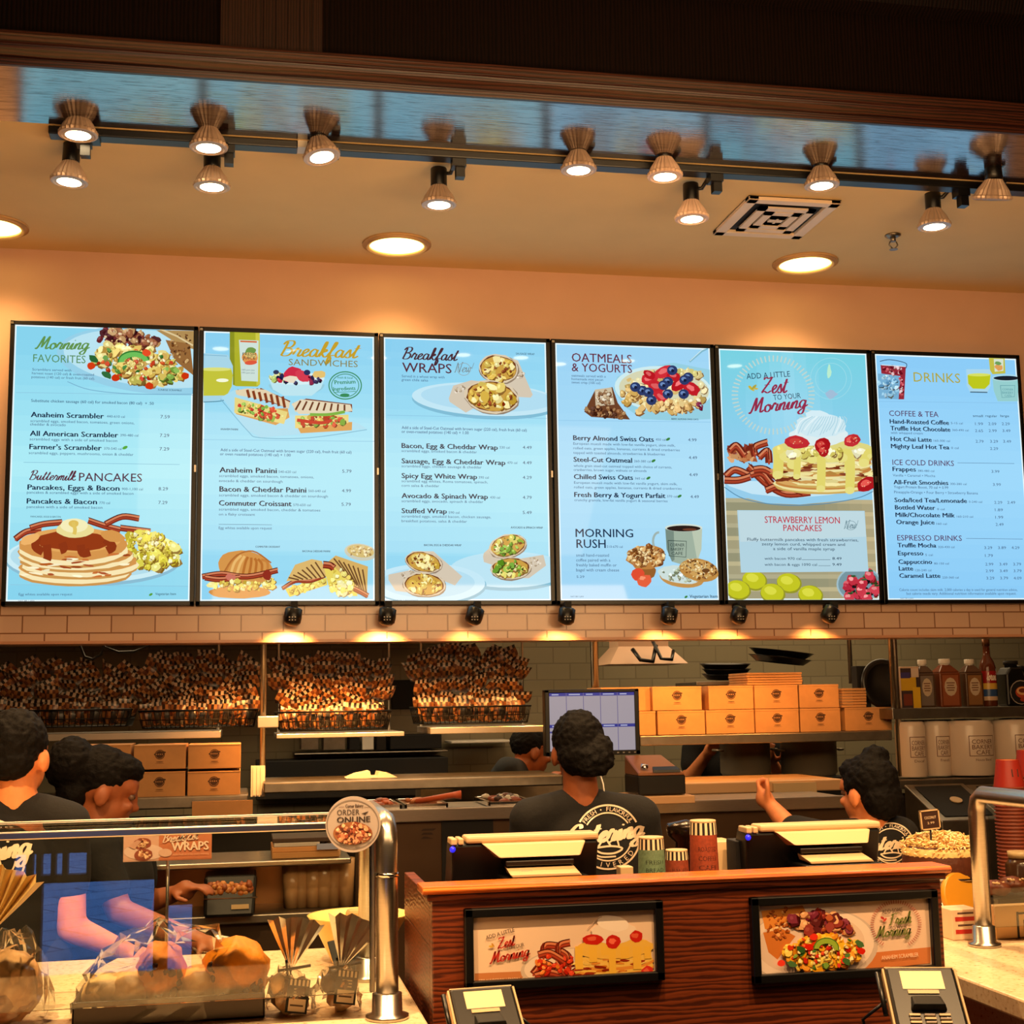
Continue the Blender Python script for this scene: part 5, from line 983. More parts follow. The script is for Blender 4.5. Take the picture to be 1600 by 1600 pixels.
# monitor
Y = 5.55; a = P(853, 1182, Y); b2 = P(998, 1076, Y); x0, x1, z0, z1 = a.x, b2.x, a.z, b2.z
t = thing('order_monitor', 'order display monitor with blue bars facing the woman', 'monitor', ((x0 + x1) / 2, Y, z0))
m = MB(); bz_ = .019; m.box((x0, Y + .008, z0), (x1, Y + .05, z1)); m.box((x0, Y, z0), (x0 + bz_, Y + .012, z1)); m.box((x1 - bz_, Y, z0), (x1, Y + .012, z1)); m.box((x0, Y, z0), (x1, Y + .012, z0 + bz_)); m.box((x0, Y, z1 - bz_ * .7), (x1, Y + .012, z1)); part(m, 'housing', BLACK, t, .003)
m = MB(); sx0, sx1, sz0, sz1 = x0 + bz_, x1 - bz_, z0 + bz_, z1 - bz_ * .7; yy = Y + .006
def q4(u0, v0, u1, v1, col, l): m.col = lin(col); y = yy - l * .0004; X = lambda u: sx0 + (sx1 - sx0) * u; Z = lambda v: sz1 + (sz0 - sz1) * v; m.poly([(X(u0), y, Z(v1)), (X(u1), y, Z(v1)), (X(u1), y, Z(v0)), (X(u0), y, Z(v0))])
q4(0, 0, 1, 1, (176, 166, 176), 0); q4(0, 0, 1, .055, (34, 50, 150), 1); q4(0, .545, 1, .60, (34, 50, 150), 1); q4(0, .66, .12, .69, (60, 70, 150), 1)
for k in range(1, 5): q4(k * .2 - .004, 0, k * .2 + .004, 1, (110, 104, 150), 1.5)
for k in range(5):
    for v in (.018, .563): q4(k * .2 + .03, v, k * .2 + .03 + .08 + .05 * (k % 2), v + .02, (190, 196, 230), 2)
part(m, 'display', mat('monitor_image', vc=True, rough=.3, emit=.75), t)
m = MB()
for k in range(5): m.cbox((x0 + (x1 - x0) * (.7 + .06 * k), Y - .001, z0 + .009), (.008, .003, .005))
part(m, 'button', STEEL, t)
m = MB(); cx = (x0 + x1) / 2; m.cbox((cx, Y + .07, z0 - .045), (.05, .04, .26)); part(m, 'stand', BLACKM, t)
# cables / hood
m = MB(); a = P(948, 1000, 7.6); hx0, hx1 = P(945, 1020, 7.6).x, P(1066, 1020, 7.6).x; ux0, ux1 = P(966, 1000, 7.6).x, P(1044, 1000, 7.6).x; zt = P(1000, 1010, 7.6).z; zb = P(1000, 1038, 7.6).z
t = thing('pendant_hood', 'pale tapered hood hanging in the kitchen above the monitor', 'hood', ((hx0 + hx1) / 2, 7.7, zb)); m.hexa([(hx0, 7.5, zb), (hx1, 7.5, zb), (hx1, 7.9, zb), (hx0, 7.9, zb), (ux0, 7.6, zt), (ux1, 7.6, zt), (ux1, 7.8, zt), (ux0, 7.8, zt)]); m.box((ux0, 7.6, zt), (ux1, 7.8, 2.82)); part(m, 'shade', mat('hood_enamel', (214, 176, 146), .5), t)
m = MB(); m.tube([(ux0 + .05, 7.49, zt - .02), (ux0 + .08, 7.44, zb + .02), (ux0 + .15, 7.44, zb + .01), (ux0 + .19, 7.5, zt)], .012); m.tube([(ux0 + .16, 7.5, zt + .05), (ux0 + .2, 7.44, zb + .025), (ux0 + .26, 7.44, zb + .02), (ux0 + .29, 7.5, zt - .03)], .01); part(m, 'cable', BLACK, t)
for pts, lb in (([(125, 1008), (132, 1026), (145, 1030), (158, 1022), (162, 1008)], 'thin black cable loop above the leftmost basket'), ([(163, 1010), (185, 1019), (210, 1018), (236, 1007)], 'thin black cable sagging between the two left baskets')):
    m = MB(); q_ = [P(x, y, 6.9) for x, y in pts]; m.tube([Vector((q_[0].x, 6.9, 2.82))] + q_ + [Vector((q_[-1].x, 6.9, 2.82))], .006); solo(m, 'cable', lb, 'cable', BLACK)
# kitchen back: greenish steel hood panels, dark unit, shelf with white trays, pots
m = MB(); a = P(1, 1000, 7.9); m.box((XL, 7.75, 2.02), (P(720, 1000, 7.75).x, 8.35, 2.6)); solo(m, 'extractor_hood', 'long steel extractor hood at the back of the kitchen', 'hood', mat('grey_hood', (150, 142, 122), .5), bevel=.004)
def kbox(name, lb, cat, px0, py0, px1, py1, Y, dep, mt, grp=None): a = P(px0, py1, Y); b3 = P(px1, py0, Y); m = MB(); m.box((a.x, Y, a.z), (b3.x, Y + dep, b3.z)); return solo(m, name, lb, cat, mt, grp, .004)
kbox('menu_chalkboard', 'dark board with chalk writing between the two right baskets', 'board', 612, 1062, 660, 1108, 8.37, .03, BLACKM)
kbox('oven', 'dark oven block at the back under the spotlit basket', 'oven', 400, 1183, 700, 1250, 8.0, .35, BLACKM)
kbox('back_shelf', 'pale steel shelf high on the kitchen wall under the baskets', 'shelf', 460, 1172, 700, 1180, 8.1, .3, STEELD)
for k, (p0, p1, c_) in enumerate(((470, 498, STEELD), (505, 540, STEELD), (546, 562, BLACKM), (566, 584, WHITEP), (588, 604, BLACK))): kbox('storage_tin', ('grey storage tub at the left end of the back shelf', 'wide grey storage tub on the back shelf', 'slim dark tin beside the wide grey tub', 'white leaning packet on the back shelf', 'small black tin with a pale mark on the back shelf')[k], 'container', p0, 1150, p1, 1172, 8.12, .2, c_)
kbox('hot_cabinet', 'dark steel cabinet left of the background cook', 'cabinet', 610, 1147, 690, 1171, 8.1, .28, BLACKM)
kbox('tray_rack', 'pale tray edge left of the background cook', 'tray', 705, 1156, 800, 1162, 8.1, .28, WHITEP)
POT = mat('pot_steel', (150, 136, 116), .4, .35)
for px0, px1, lb in ((1128, 1200, 'tall steel stock pot beside the reaching hand'), (1224, 1303, 'tall steel stock pot behind the right woman')):
    Y = 6.86; a = P(px0, 1212, Y); b3 = P(px1, 1158, Y); r = (b3.x - a.x) / 2; c = Vector(((a.x + b3.x) / 2, Y, a.z)); t = thing('stock_pot', lb, 'pot', tuple(c), 'stock pots on the back range'); m = MB(); h = b3.z - a.z; m.lathe([(r * .92, 0), (r, .015), (r, h), (r * 1.03, h), (r * 1.03, h + .006), (r * .96, h), (r * .95, h - .1)], c, n=32, cap=False); m.lathe([(0, h - .1), (r * .95, h - .1)], c, n=32, cap=False); part(m, 'pot_body', POT, t)
    for s in (-1, 1): m = MB(); m.tube([c + Vector((s * r, -.05, h * .75)), c + Vector((s * (r + .03), -.04, h * .76)), c + Vector((s * (r + .03), .04, h * .76)), c + Vector((s * r, .05, h * .75))], .006); part(m, 'handle', POT, t)
kbox('cooking_range', 'dark cooking range under the stock pots', 'range', 1060, 1213, 1330, 1300, 6.66, .4, BLACKM)
kbox('prep_bench', 'dark bench in front of the background cook', 'bench', 660, 1222, 880, 1648, 6.62, .2, STEELD)
# pass-through counters
slab('pass_counter', 'steel pass-through counter behind the food pans', 'counter', 412, 880, 1217, 6.02, 6.5, .045, STEELD, bevel=.006)
x0, x1, zpc = slab('pass_counter', 'orange-lit steel pass-through counter behind the right woman', 'counter', 1030, 1316, 1221, 5.9, 6.4, .05, mat('lit_steel', (222, 178, 132), .42, .3), bevel=.006)  # warm lamp light on the steel is put into this brighter colour
m = MB(); a = P(1209, 1240, 5.885); b3 = P(1275, 1222, 5.885); m.box((a.x, 5.88, a.z), (b3.x, 5.9, b3.z)); t_ = solo(m, 'shelf_label', 'cream paper label strip on the lit pass-through counter', 'label', CREAMP)
m = MB(); a = P(540, 1216, 6.2); 
pl = thing('serving_dish', 'white folded paper tray of food on the dark pass-through', 'tray', tuple(P(580, 1216, 6.2))); q = [P(x, y, 6.2) for x, y in ((540, 1217), (556, 1210), (578, 1205), (580, 1214), (590, 1213), (592, 1206), (610, 1209), (624, 1216))]; m.prism(q, (0, .14, 0)); part(m, 'paper', WHITEP, pl)
# receipt printer
Y = 5.3; t = thing('receipt_printer', 'black receipt printer with bronze lid right of the monitor', 'printer', tuple(P(1030, 1240, Y)))
A = P(998, 1243, Y); B_ = P(1072, 1243, Y); zt = P(1030, 1212, Y).z; x0, x1 = A.x, B_.x; m = MB(); m.box((x0, Y, A.z), (x1, Y + .2, zt)); part(m, 'housing', BLACK, t, .005)
m = MB(); m.hexa([(x0, Y - .002, zt), (x1, Y - .002, zt), (x1, Y + .2, zt), (x0, Y + .2, zt), (x0 + .004, Y + .002, zt + .014), (x1 - .01, Y + .002, zt + .014), (x1 - .04, Y + .19, zt + .075), (x0 - .0, Y + .19, zt + .075)]); part(m, 'lid', mat('bronze_plastic', (150, 96, 62), .3), t, .006)
m = MB(); m.hexa([(x0 + .06, Y - .004, zt + .012), (x1 - .02, Y - .004, zt + .012), (x1 - .024, Y + .02, zt + .024), (x0 + .064, Y + .02, zt + .024), (x0 + .062, Y - .002, zt + .022), (x1 - .022, Y - .002, zt + .022), (x1 - .028, Y + .025, zt + .034), (x0 + .066, Y + .025, zt + .034)]); part(m, 'paper_slot', BLACK, t)
m = MB(); c = Vector((x0 + .035, Y + .03, zt + .032)); m.lathe([(.016, 0), (.014, .012), (0, .014)], c, (0, -.3, .95), 16, cap=False); part(m, 'feed_knob', CHROME, t)
slab('printer_shelf', 'small steel shelf with bright edge under the receipt printer', 'shelf', 992, 1086, 1244, 5.26, 5.55, .03, MATS['lit_steel'])
# left background boxes
g2 = 'catering boxes stacked behind the left staff'
for px0, py0, px1, py1, lb in ((118, 1163, 205, 1204, 'dim catering box behind the capped worker, upper left of its stack'), (208, 1163, 291, 1203, 'dim catering box in the middle of the upper row behind the left staff'), (293, 1162, 377, 1202, 'dim catering box at the right end of the upper row behind the left staff'), (118, 1206, 205, 1248, 'dim catering box behind the capped worker, lower left of its stack'), (208, 1205, 290, 1247, 'dim catering box in the middle of the lower row behind the left staff'), (292, 1204, 376, 1246, 'dim catering box at the right end of the lower row behind the left staff')): card_box(px0, py0, px1, py1, 6.02, .28, lb, g2)
slab('left_back_counter', 'steel counter under the dim catering boxes on the left', 'counter', -80, 388, 1248, 5.98, 6.5, .05, STEELD, bevel=.006)
m = MB(); a = P(300, 1275, 5.95); b3 = P(395, 1250, 5.95); m.box((a.x, 5.95, a.z), (b3.x, 5.965, b3.z)); solo(m, 'price_card', 'pale printed card hanging below the dim catering boxes', 'card', CARD)
# ------------------------------------------------------------------ people
def remeshed(m, vox, smooth=6):
    o = bpy.data.objects.new('tmp', m.mesh('tmp')); COL.objects.link(o)
    r = o.modifiers.new('r', 'REMESH'); r.mode = 'VOXEL'; r.voxel_size = vox
    s = o.modifiers.new('s', 'SMOOTH'); s.factor = .5; s.iterations = smooth
    me = bpy.data.meshes.new_from_object(o.evaluated_get(bpy.context.evaluated_depsgraph_get()))
    out = MB(); out.v = [v.co.copy() for v in me.vertices]; out.f = [tuple(p.vertices) for p in me.polygons]; out.c = [(1, 1, 1)] * len(out.f); out.s = [True] * len(out.f)
    bpy.data.objects.remove(o); return out
def skinmat(n, rgb): return mat(n, rgb, .5, noise_amt=.08, nscale=60)
HAIR = mat('dark_hair', (9, 6, 5), .75, noise_amt=.4, nscale=120, bump=.3, ior=1.25)
def hand(m, w, d, palm, curl=.6, s=1.0):
    w = Vector(w); d = Vector(d).normalized(); n = Vector(palm); n = (n - d * n.dot(d)).normalized(); side = d.cross(n)
    m.caps(w, w + d * .05 * s, .024 * s, .034 * s, 10); c = w + d * .055 * s
    for k in range(-1, 2): m.caps(w + d * .02 * s + side * k * .018 * s, c + side * k * .022 * s + d * .02 * s, .017 * s, .014 * s, 8)
    for k, L in enumerate((.062, .072, .068, .052)):
        p = c + side * (k - 1.5) * .020 * s + d * .025 * s; dd = d.copy()
        for j in range(3):
            a = curl * (j + .4) * .9; dd = (d * math.cos(a) + n * math.sin(a)).normalized(); q = p + dd * L * s * (.45, .32, .25)[j]; m.caps(p, q, .0098 * s, .0088 * s, 8); p = q
    p = w + d * .025 * s + side * -.03 * s; q = p + (d * .5 - side * .7 + n * .4).normalized() * .04 * s; m.caps(p, q, .012 * s, .0105 * s, 8); m.caps(q, q + (d * .9 + n * .5).normalized() * .03 * s, .0105 * s, .009 * s, 8)
def head_parts(m, T, s=1.0):
    def e(c, r): 
        k = MB(); k.T = T; k.ell(Vector(c) * s, [x * s for x in r], 18, 12); o = len(m.v); m.v += k.v; m.f += [tuple(i + o for i in f) for f in k.f]; m.c += k.c; m.s += k.s
    e((0, -.015, .02), (.079, .097, .100)); e((0, .025, -.045), (.062, .068, .075)); e((0, .055, -.092), (.032, .032, .026)); e((0, .055, .03), (.06, .04, .04))
    e((0, .098, -.030), (.014, .020, .016)); e((0, .092, -.008), (.010, .014, .026)); e((0, .083, -.064), (.024, .016, .008)); e((0, .081, -.076), (.022, .015, .008))
    for q in (-1, 1): e((q * .081, -.012, -.022), (.012, .024, .034)); e((q * .034, .078, -.03), (.022, .016, .018)); e((q * .032, .079, .016), (.022, .013, .008))
def facing(c, yaw, pitch=0, roll=0):   # yaw 0 looks away from the camera (+Y); positive turns to the right (+X)
    return Matrix.Translation(c) @ Matrix.Rotation(-yaw, 4, 'Z') @ Matrix.Rotation(pitch, 4, 'X') @ Matrix.Rotation(roll, 4, 'Y')
def person(label, skin, J, yaw=0, hs=1.0, hyaw=0, hpitch=0, hroll=0, hair=None, fat=1.0, sleeve=.55, pants=True, hands=None, shirt=FABRIC, loc=None):
    """J: head, neck, shl, shr, ell, elr, wrl, wrr, pelvis (world points)"""
    J = {k: Vector(v) for k, v in J.items()}; pel = J['pelvis']; ax = Vector((math.cos(yaw), -math.sin(yaw), 0)); fw = Vector((math.sin(yaw), math.cos(yaw), 0))
    t = thing('person', label, 'person', (pel.x, pel.y, 0)); T = facing(J['head'], hyaw, hpitch, hroll)
    m = MB(); head_parts(m, T, hs); ch = (J['shl'] + J['shr']) / 2 - Vector((0, 0, .13)); sw = (J['shr'] - J['shl']).length / 2
    m.caps(J['neck'] - Vector((0, 0, .03)), T @ Vector((0, -.02, -.06)) , .062 * hs, .056 * hs, 16)
    def torso(k, g):
        def ee(c, r):
            q = MB(); q.T = Matrix.Translation(c) @ Matrix.Rotation(-yaw, 4, 'Z'); q.ell((0, 0, 0), r, 20, 12); o = len(k.v); k.v += q.v; k.f += [tuple(i + o for i in f) for f in q.f]; k.c += q.c; k.s += q.s
        ee(ch, (sw * .92 + g, .115 * fat + g, .19 + g)); mid = (ch + pel) / 2 - Vector((0, 0, .0)); ee(mid, (sw * .80 * fat + g, .108 * fat + g, (ch.z - pel.z) * .5 + g)); ee(pel, (sw * .86 * fat + g, .125 * fat + g, .13 + g)); k.caps(J['shl'], J['shr'], .056 + g, .056 + g, 16)
        for s_ in ('shl', 'shr'): k.caps(J[s_], J['neck'] - Vector((0, 0, .035)), .058 + g, .06 + g * .4, 14)
    torso(m, 0)
    for a in 'lr':
        m.caps(J['sh' + a], J['el' + a], .053, .043, 14); m.caps(J['el' + a], J['wr' + a], .043, .030, 14)
        d = (J['wr' + a] - J['el' + a]); pn = (hands or {}).get(a, ((0, 0, -1), .8)); hand(m, J['wr' + a], d, pn[0], pn[1], 1.05)
    legs = []
    for q in (-1, 1): hip = pel + ax * q * .095 - Vector((0, 0, .03)); kn = Vector((hip.x, hip.y, .47)) + fw * .02; an = Vector((hip.x, hip.y, .09)); legs.append((hip, kn, an)); m.caps(hip, kn, .088, .06, 14); m.caps(kn, an, .058, .038, 14); m.caps(an - Vector((0, 0, .04)), an - Vector((0, 0, .05)) + fw * .16, .042, .034, 12)
    body = part(remeshed(m, .0075, 5), 'body', skin, t)
    k = MB(); torso(k, .014)
    for a in 'lr': k.caps(J['sh' + a], J['sh' + a].lerp(J['el' + a], sleeve), .068, .064, 14)
    sm = remeshed(k, .011, 6)
    for v in sm.v:
        v += Vector((noise.noise(v * 9) , noise.noise(v * 9 + Vector((5, 0, 0))), noise.noise(v * 9 + Vector((0, 5, 0))))) * .005
    sh = part(sm, 'shirt', shirt, t)
    k = MB()
    for hip, kn, an in legs: k.caps(hip, kn, .102, .075, 14); k.caps(kn, an, .073, .058, 14)
    k.caps(legs[0][0], legs[1][0], .11, .11, 14); part(remeshed(k, .014, 5), 'trousers', mat('dark_trousers', (26, 25, 28), .85), t)
    for hip, kn, an in legs: k = MB(); k.caps((an.x, an.y, .045), Vector((an.x, an.y, .04)) + fw * .19, .05, .042, 14); part(k, 'shoe', BLACK, t)
    for q in (-1, 1):
        k = MB(); k.T = T; k.ell(Vector((q * .032, .078, .001)) * hs, .0115 * hs, 12, 8); ey = part(k, 'eye', mat('eye_white', (110, 84, 68), .3), t)
        k = MB(); k.T = T; k.ell(Vector((q * .032, .086, .001)) * hs, [.006 * hs, .0045 * hs, .006 * hs], 10, 6); part(k, 'iris', mat('eye_iris', (40, 24, 14), .2), ey)
    if hair:
        k = MB(); k.T = T
        for c, r, jg in hair: k.ell(Vector(c) * hs, [x * hs for x in r], 26, 18, jg, 6, seed=len(k.v))
        hm = remeshed(k, .006, 2)
        for v in hm.v: v += (v - J['head']).normalized() * .006 * noise.noise(v * 70)
        part(hm, 'hair', HAIR, t)
    return t, sm, sh
def decal(t, sm, cx, cy, r, Yhint, col=(226, 206, 178), skip=None, rot=10, word='Catering', scx=1.25):
    """round crest printed on the back of a shirt, laid on the cloth"""
    bv = BVHTree.FromPolygons([tuple(v) for v in sm.v], sm.f); m = MB(); m.col = lin(col); lay = [0]
    def put(pts2, faces):
        lay[0] += 1; ids = []
        for x, y in pts2:
            d = ray(cx + x * r, cy - y * r).normalized(); h = bv.ray_cast(CAM, d); q = h[0] if h[0] else CAM + d * (Yhint / d.y)
            ids.append(m.av(q - d * (.003 + lay[0] * .00003)))
        for f in faces: m.af([ids[i] for i in f])
    def ln(pts, w, sp=True): put(*ribbon(spline(pts, 4) if sp and len(pts) > 2 else [Vector(p) for p in pts], w, False))
    arc = lambda rr, a0, a1, n=22: [(rr * math.cos(R(a0 + (a1 - a0) * i / n)), rr * math.sin(R(a0 + (a1 - a0) * i / n))) for i in range(n + 1)]
    ln(arc(1.0, 28, 152), .028, False); ln(arc(.76, 35, 150), .022, False); ln(arc(1.0, 195, 345), .028, False); ln(arc(.74, 215, 350), .022, False)
    def curved(s, rr, a0, a1, h, flip):
        n = len(s)
        for i, ch in enumerate(s):
            if ch == ' ': continue
            a = R(a0 + (a1 - a0) * (i + .5) / n); vs, fs, xa, xb = glyphs(ch, .02); o = []; tx = (-math.sin(a), math.cos(a)) if flip else (math.sin(a), -math.cos(a)); up = (-math.cos(a), -math.sin(a)) if flip else (math.cos(a), math.sin(a))
            for x, y in vs: u = (x - (xa + xb) / 2) / CAPH * h; v = (y / CAPH - .5) * h; o.append((rr * math.cos(a) + tx[0] * u + up[0] * v, rr * math.sin(a) + tx[1] * u + up[1] * v))
            put(o, fs)
    curved('FRESH • FLAVORFUL', .88, 150, 32, .13, False); curved('DELIVERED', .87, 208, 332, .15, True)
    vs, fs, a, b = script_geo(word, .075, .25); sc = 2.5 / (b - a); ca, sa = math.cos(R(rot)), math.sin(R(rot)); put([(((x - a) * sc - scx) * ca - (y * .62 - .12) * sa, ((x - a) * sc - scx) * sa + (y * .62 - .12) * ca) for x, y in vs], fs)
    ln([(-.45, -.35), (-.2, -.5), (.2, -.5), (.45, -.35), (.1, -.28), (-.45, -.35)], .03); ln([(-.3, -.3), (-.1, -.05), (.1, -.3)], .03); ln([(.0, -.2), (.25, -.05), (.35, -.3)], .025); ln([(-.5, -.5), (-.2, -.62), (.25, -.6)], .025)
    return part(m, 'shirt_crest', PRINTG, t)
SK_D = skinmat('skin_deep', (112, 62, 36)); SK_T = skinmat('skin_tan', (226, 140, 86)); SK_M = skinmat('skin_brown', (150, 84, 48))
Z = lambda x, y, z: Vector((x, y, z))
# woman in the middle, back to the customers
Y = 4.6; px = lambda x, y, Yq=Y: P(x, y, Yq)
hd = px(903, 1172); pv = px(915, 1300); pv = Z(pv.x, Y, .93)
t, sm, sh = person('woman with curly hair bun and black shirt, back turned, facing the order monitor', SK_M, dict(head=hd, neck=px(908, 1243, 4.58), shl=px(828, 1280), shr=px(1000, 1276), ell=px(815, 1375, 4.66), elr=px(1015, 1370, 4.66), wrl=px(850, 1345, 4.9), wrr=px(980, 1345, 4.9), pelvis=pv), 0, 1.0, .12, -.1, hair=[((0, -.02, .035), (.088, .105, .098), .06), ((0, -.06, -.02), (.075, .07, .07), .1), ((.045, -.10, -.035), (.06, .05, .058), .35), ((.07, -.09, .0), (.035, .04, .04), .4), ((.02, -.11, -.06), (.04, .035, .035), .4)], fat=1.12)
decal(t, sm, 950, 1308, 50, 4.5, rot=8, scx=1.32)
m = MB(); a = px(936, 1205, 4.62); b = px(945, 1245, 4.55); m.tube([a, (a + b) / 2 + Z(.004, 0, 0), b], .003); part(m, 'apron_strap', WHITEP, t)
# man at the left edge
Y = 4.44; hd = P(30, 1178, Y); pv = P(10, 1300, Y)
t, sm, sh = person('man with short dark hair in a black shirt standing at the left edge', SK_T, dict(head=hd, neck=P(24, 1245, Y - .02), shl=P(-85, 1290, Y), shr=P(105, 1288, Y), ell=P(-110, 1430, Y - .01), elr=P(112, 1450, Y - .02), wrl=P(-105, 1540, Y + .02), wrr=P(196, 1487, Y + .02), pelvis=Z(pv.x, Y, .95)), 0.05, 1.06, .28, -.05, hair=[((0, -.03, .035), (.087, .098, .092), .06), ((0, -.065, -.015), (.074, .055, .06), .08)], fat=1.1)
decal(t, sm, -18, 1338, 58, 4.4, rot=8, scx=1.28)
# worker in profile behind the glass case
Y = 4.88; hd = P(166, 1234, Y); pv = P(165, 1330, Y)
t, sm, sh = person('worker with dark hair puff in black shirt reaching over the counter, face in profile', SK_M, dict(head=hd, neck=P(155, 1288, Y), shl=P(210, 1322, Y + .12), shr=P(150, 1326, Y - .12), ell=P(222, 1412, Y + .12), elr=P(186, 1424, Y - .16), wrl=P(268, 1398, Y + .08), wrr=P(312, 1472, Y - .34), pelvis=Z(pv.x - .04, Y + .02, .93)), 1.45, 1.06, 1.42, -.32, hair=[((0, -.03, .04), (.086, .10, .092), .05), ((0, .02, .075), (.07, .075, .05), .05), ((0, -.13, .045), (.085, .075, .085), .12), ((0, -.09, -.03), (.07, .055, .07), .1)], fat=1.0, sleeve=.62, hands={'l': ((0, 0, -1), .5), 'r': ((0, 0, -1), .5)})
# woman at the right with raised fist
Y = 4.7; hd = P(1354, 1236, Y); pv = P(1350, 1330, Y)
t, sm, sh = person('woman with black tied-up hair and black shirt lifting a hand to the lit counter', SK_T, dict(head=hd, neck=P(1365, 1288, Y - .02), shl=P(1292, 1312, Y + .02), shr=P(1405, 1306, Y - .04), ell=P(1240, 1300, Y + .2), elr=P(1425, 1400, Y), wrl=P(1207, 1262, Y + .3), wrr=P(1380, 1420, Y + .3), pelvis=Z(pv.x, Y, .92)), -.45, 1.0, -.38, -.1, hair=[((0, -.025, .035), (.089, .106, .096), .05), ((0, -.07, -.03), (.078, .065, .075), .08), ((.02, -.04, .115), (.05, .05, .042), .25), ((0, .03, .075), (.07, .06, .045), .05)], fat=1.05, sleeve=.95, hands={'l': ((.2, .5, .6), 1.2)})
decal(t, sm, 1392, 1322, 36, 4.6, rot=6, scx=1.3)
# two cooks at the back
Y = 7.2; hd = P(832, 1172, Y); pv = P(815, 1260, Y)
person('cook in dark shirt seen in profile left of the order monitor, deep in the kitchen', SK_M, dict(head=hd, neck=P(810, 1196, Y), shl=P(800, 1206, Y + .14), shr=P(792, 1204, Y - .14), ell=P(840, 1275, Y + .12), elr=P(815, 1262, Y - .16), wrl=P(870, 1250, Y - .05), wrr=P(856, 1226, Y - .2), pelvis=Z(P(760, 1260, Y).x, Y, .93)), 1.4, 1.0, 1.4, -.25, hair=[((0, -.03, .03), (.084, .1, .09), .04), ((0, .0, .07), (.07, .08, .045), .04)], shirt=mat('charcoal_shirt', (30, 34, 38), .9, noise_amt=.2, nscale=60))
Y = 7.3; hd = P(1150, 1105, Y); pv = P(1152, 1260, Y)
person('cook behind the catering boxes with only forearms showing under the shelf', SK_T, dict(head=hd, neck=P(1150, 1150, Y), shl=P(1215, 1172, Y), shr=P(1085, 1172, Y), ell=P(1222, 1222, Y - .04), elr=P(1078, 1216, Y - .05), wrl=P(1206, 1190, Y - .2), wrr=P(1104, 1180, Y - .22), pelvis=Z(pv.x, Y + .02, .95)), math.pi, 1.0, math.pi, -.2, hair=[((0, -.03, .03), (.084, .1, .09), .04)], hands={'r': ((0, -.3, 1), .7), 'l': ((0, -.3, 1), .7)})
# ------------------------------------------------------------------ prep line and half wall
m = MB(); m.box((XL, 6.3, 0), (XR, 6.34, 1.2)); struct(m, 'wall_half', mat('half_wall_dark', (58, 50, 42), .6))
z = P(700, 1262, 5.45).z; tx0, tx1 = P(556, 1262, 5.45).x, P(1330, 1262, 5.45).x
t = thing('prep_table', 'long steel food preparation table with sunken food pans behind the order stations', 'prep table', ((tx0 + tx1) / 2, 5.6, 0))
m = MB(); m.box((tx0, 5.45, z - .03), (tx1, 5.86, z - .006)); part(m, 'worktop', STEELD, t, .004)
m = MB(); m.box((tx0, 5.44, z - .05), (tx1, 5.47, z)); part(m, 'front_edge', STEEL, t, .004)
m = MB(); m.box((tx0, 5.47, .12), (tx1, 5.84, z - .05)); part(m, 'cabinet', mat('prep_front', (92, 70, 50), .42, .6, noise_amt=.1, nscale=8), t)
for a0, a1, lb in ((690, 772, 1), (880, 960, 2)):
    m = MB(); q0, q1 = P(a0, 1280, 5.46), P(a1, 1375, 5.46); m.box((q0.x, 5.462, q1.z), (q1.x, 5.472, q0.z)); part(m, 'bay_shade', BLACKM, t)  # flat black plates paint the shade inside the table's openings
m = MB(); q = P(670, 1290, 5.46); m.col = lin((60, 44, 34))
for k in range(3): m.poly([(q.x - .03, 5.468, q.z - .02 - k * .015), (q.x + .02, 5.468, q.z - .02 - k * .015), (q.x + .03 - .02 * k, 5.468, q.z - .012 - k * .015), (q.x - .02, 5.468, q.z - .012 - k * .015)])
part(m, 'maker_badge', EMBM, t)
def pan(px0, px1, pyf, lb, fill, cols, spoon=False):
    a = P(px0, pyf, 5.5); b = P(px1, pyf, 5.5); x0, x1, zz = a.x, b.x, z + .012; y0, y1 = 5.49, 5.82
    t = thing('food_pan', lb, 'food pan', ((x0 + x1) / 2, 5.65, z), 'steel food pans in the prep table'); m = MB(); w = .012
    for (ax, ay, bx, by) in ((x0, y0, x1, y0 + w), (x0, y1 - w, x1, y1), (x0, y0, x0 + w, y1), (x1 - w, y0, x1, y1)): m.box((ax, ay, z - .004), (bx, by, zz + .004))
    part(m, 'rim', CHROME, t, .003)
    m = MB(); m.poly([(x0 + w, y0 + w, z - .002), (x1 - w, y0 + w, z - .002), (x1 - w, y1 - w, z - .002), (x0 + w, y1 - w, z - .002)]); part(m, 'inside', mat('pan_inside', (170, 120, 84), .4, .7), t)
    if fill:
        m = MB()
        for k in range(fill): m.col = lin(random.choice(cols)); s = random.uniform(.012, .028); m.ell((random.uniform(x0 + .04, x1 - .04), random.uniform(y0 + .04, y1 - .04), z + random.uniform(0, .02)), (s, s, s * .6), 8, 5, .4, 2, k)
        part(m, 'food', FOOD, t, stuff=True)
    if spoon: m = MB(); m.tube([(x1 - .12, y0 + .05, z + .02), (x1 + .02, y0 + .0, z + .045), (x1 + .05, y0, z + .045)], [.012, .012, .018]); part(m, 'spoon_handle', mat('spoon_red', (196, 90, 50), .4), t)
    return t
pan(576, 628, 1264, 'steel food pan with brown cubes partly behind the round order sign', 14, [(190, 90, 40), (150, 70, 34)]); pan(632, 700, 1262, 'steel food pan with a ladle handle, nearest the round sign', 10, [(190, 110, 60), (206, 130, 80)], True); pan(762, 836, 1258, 'steel food pan with dark chopped food beside the curly-haired woman', 40, [(96, 50, 30), (140, 70, 40), (200, 190, 170), (60, 34, 24)])
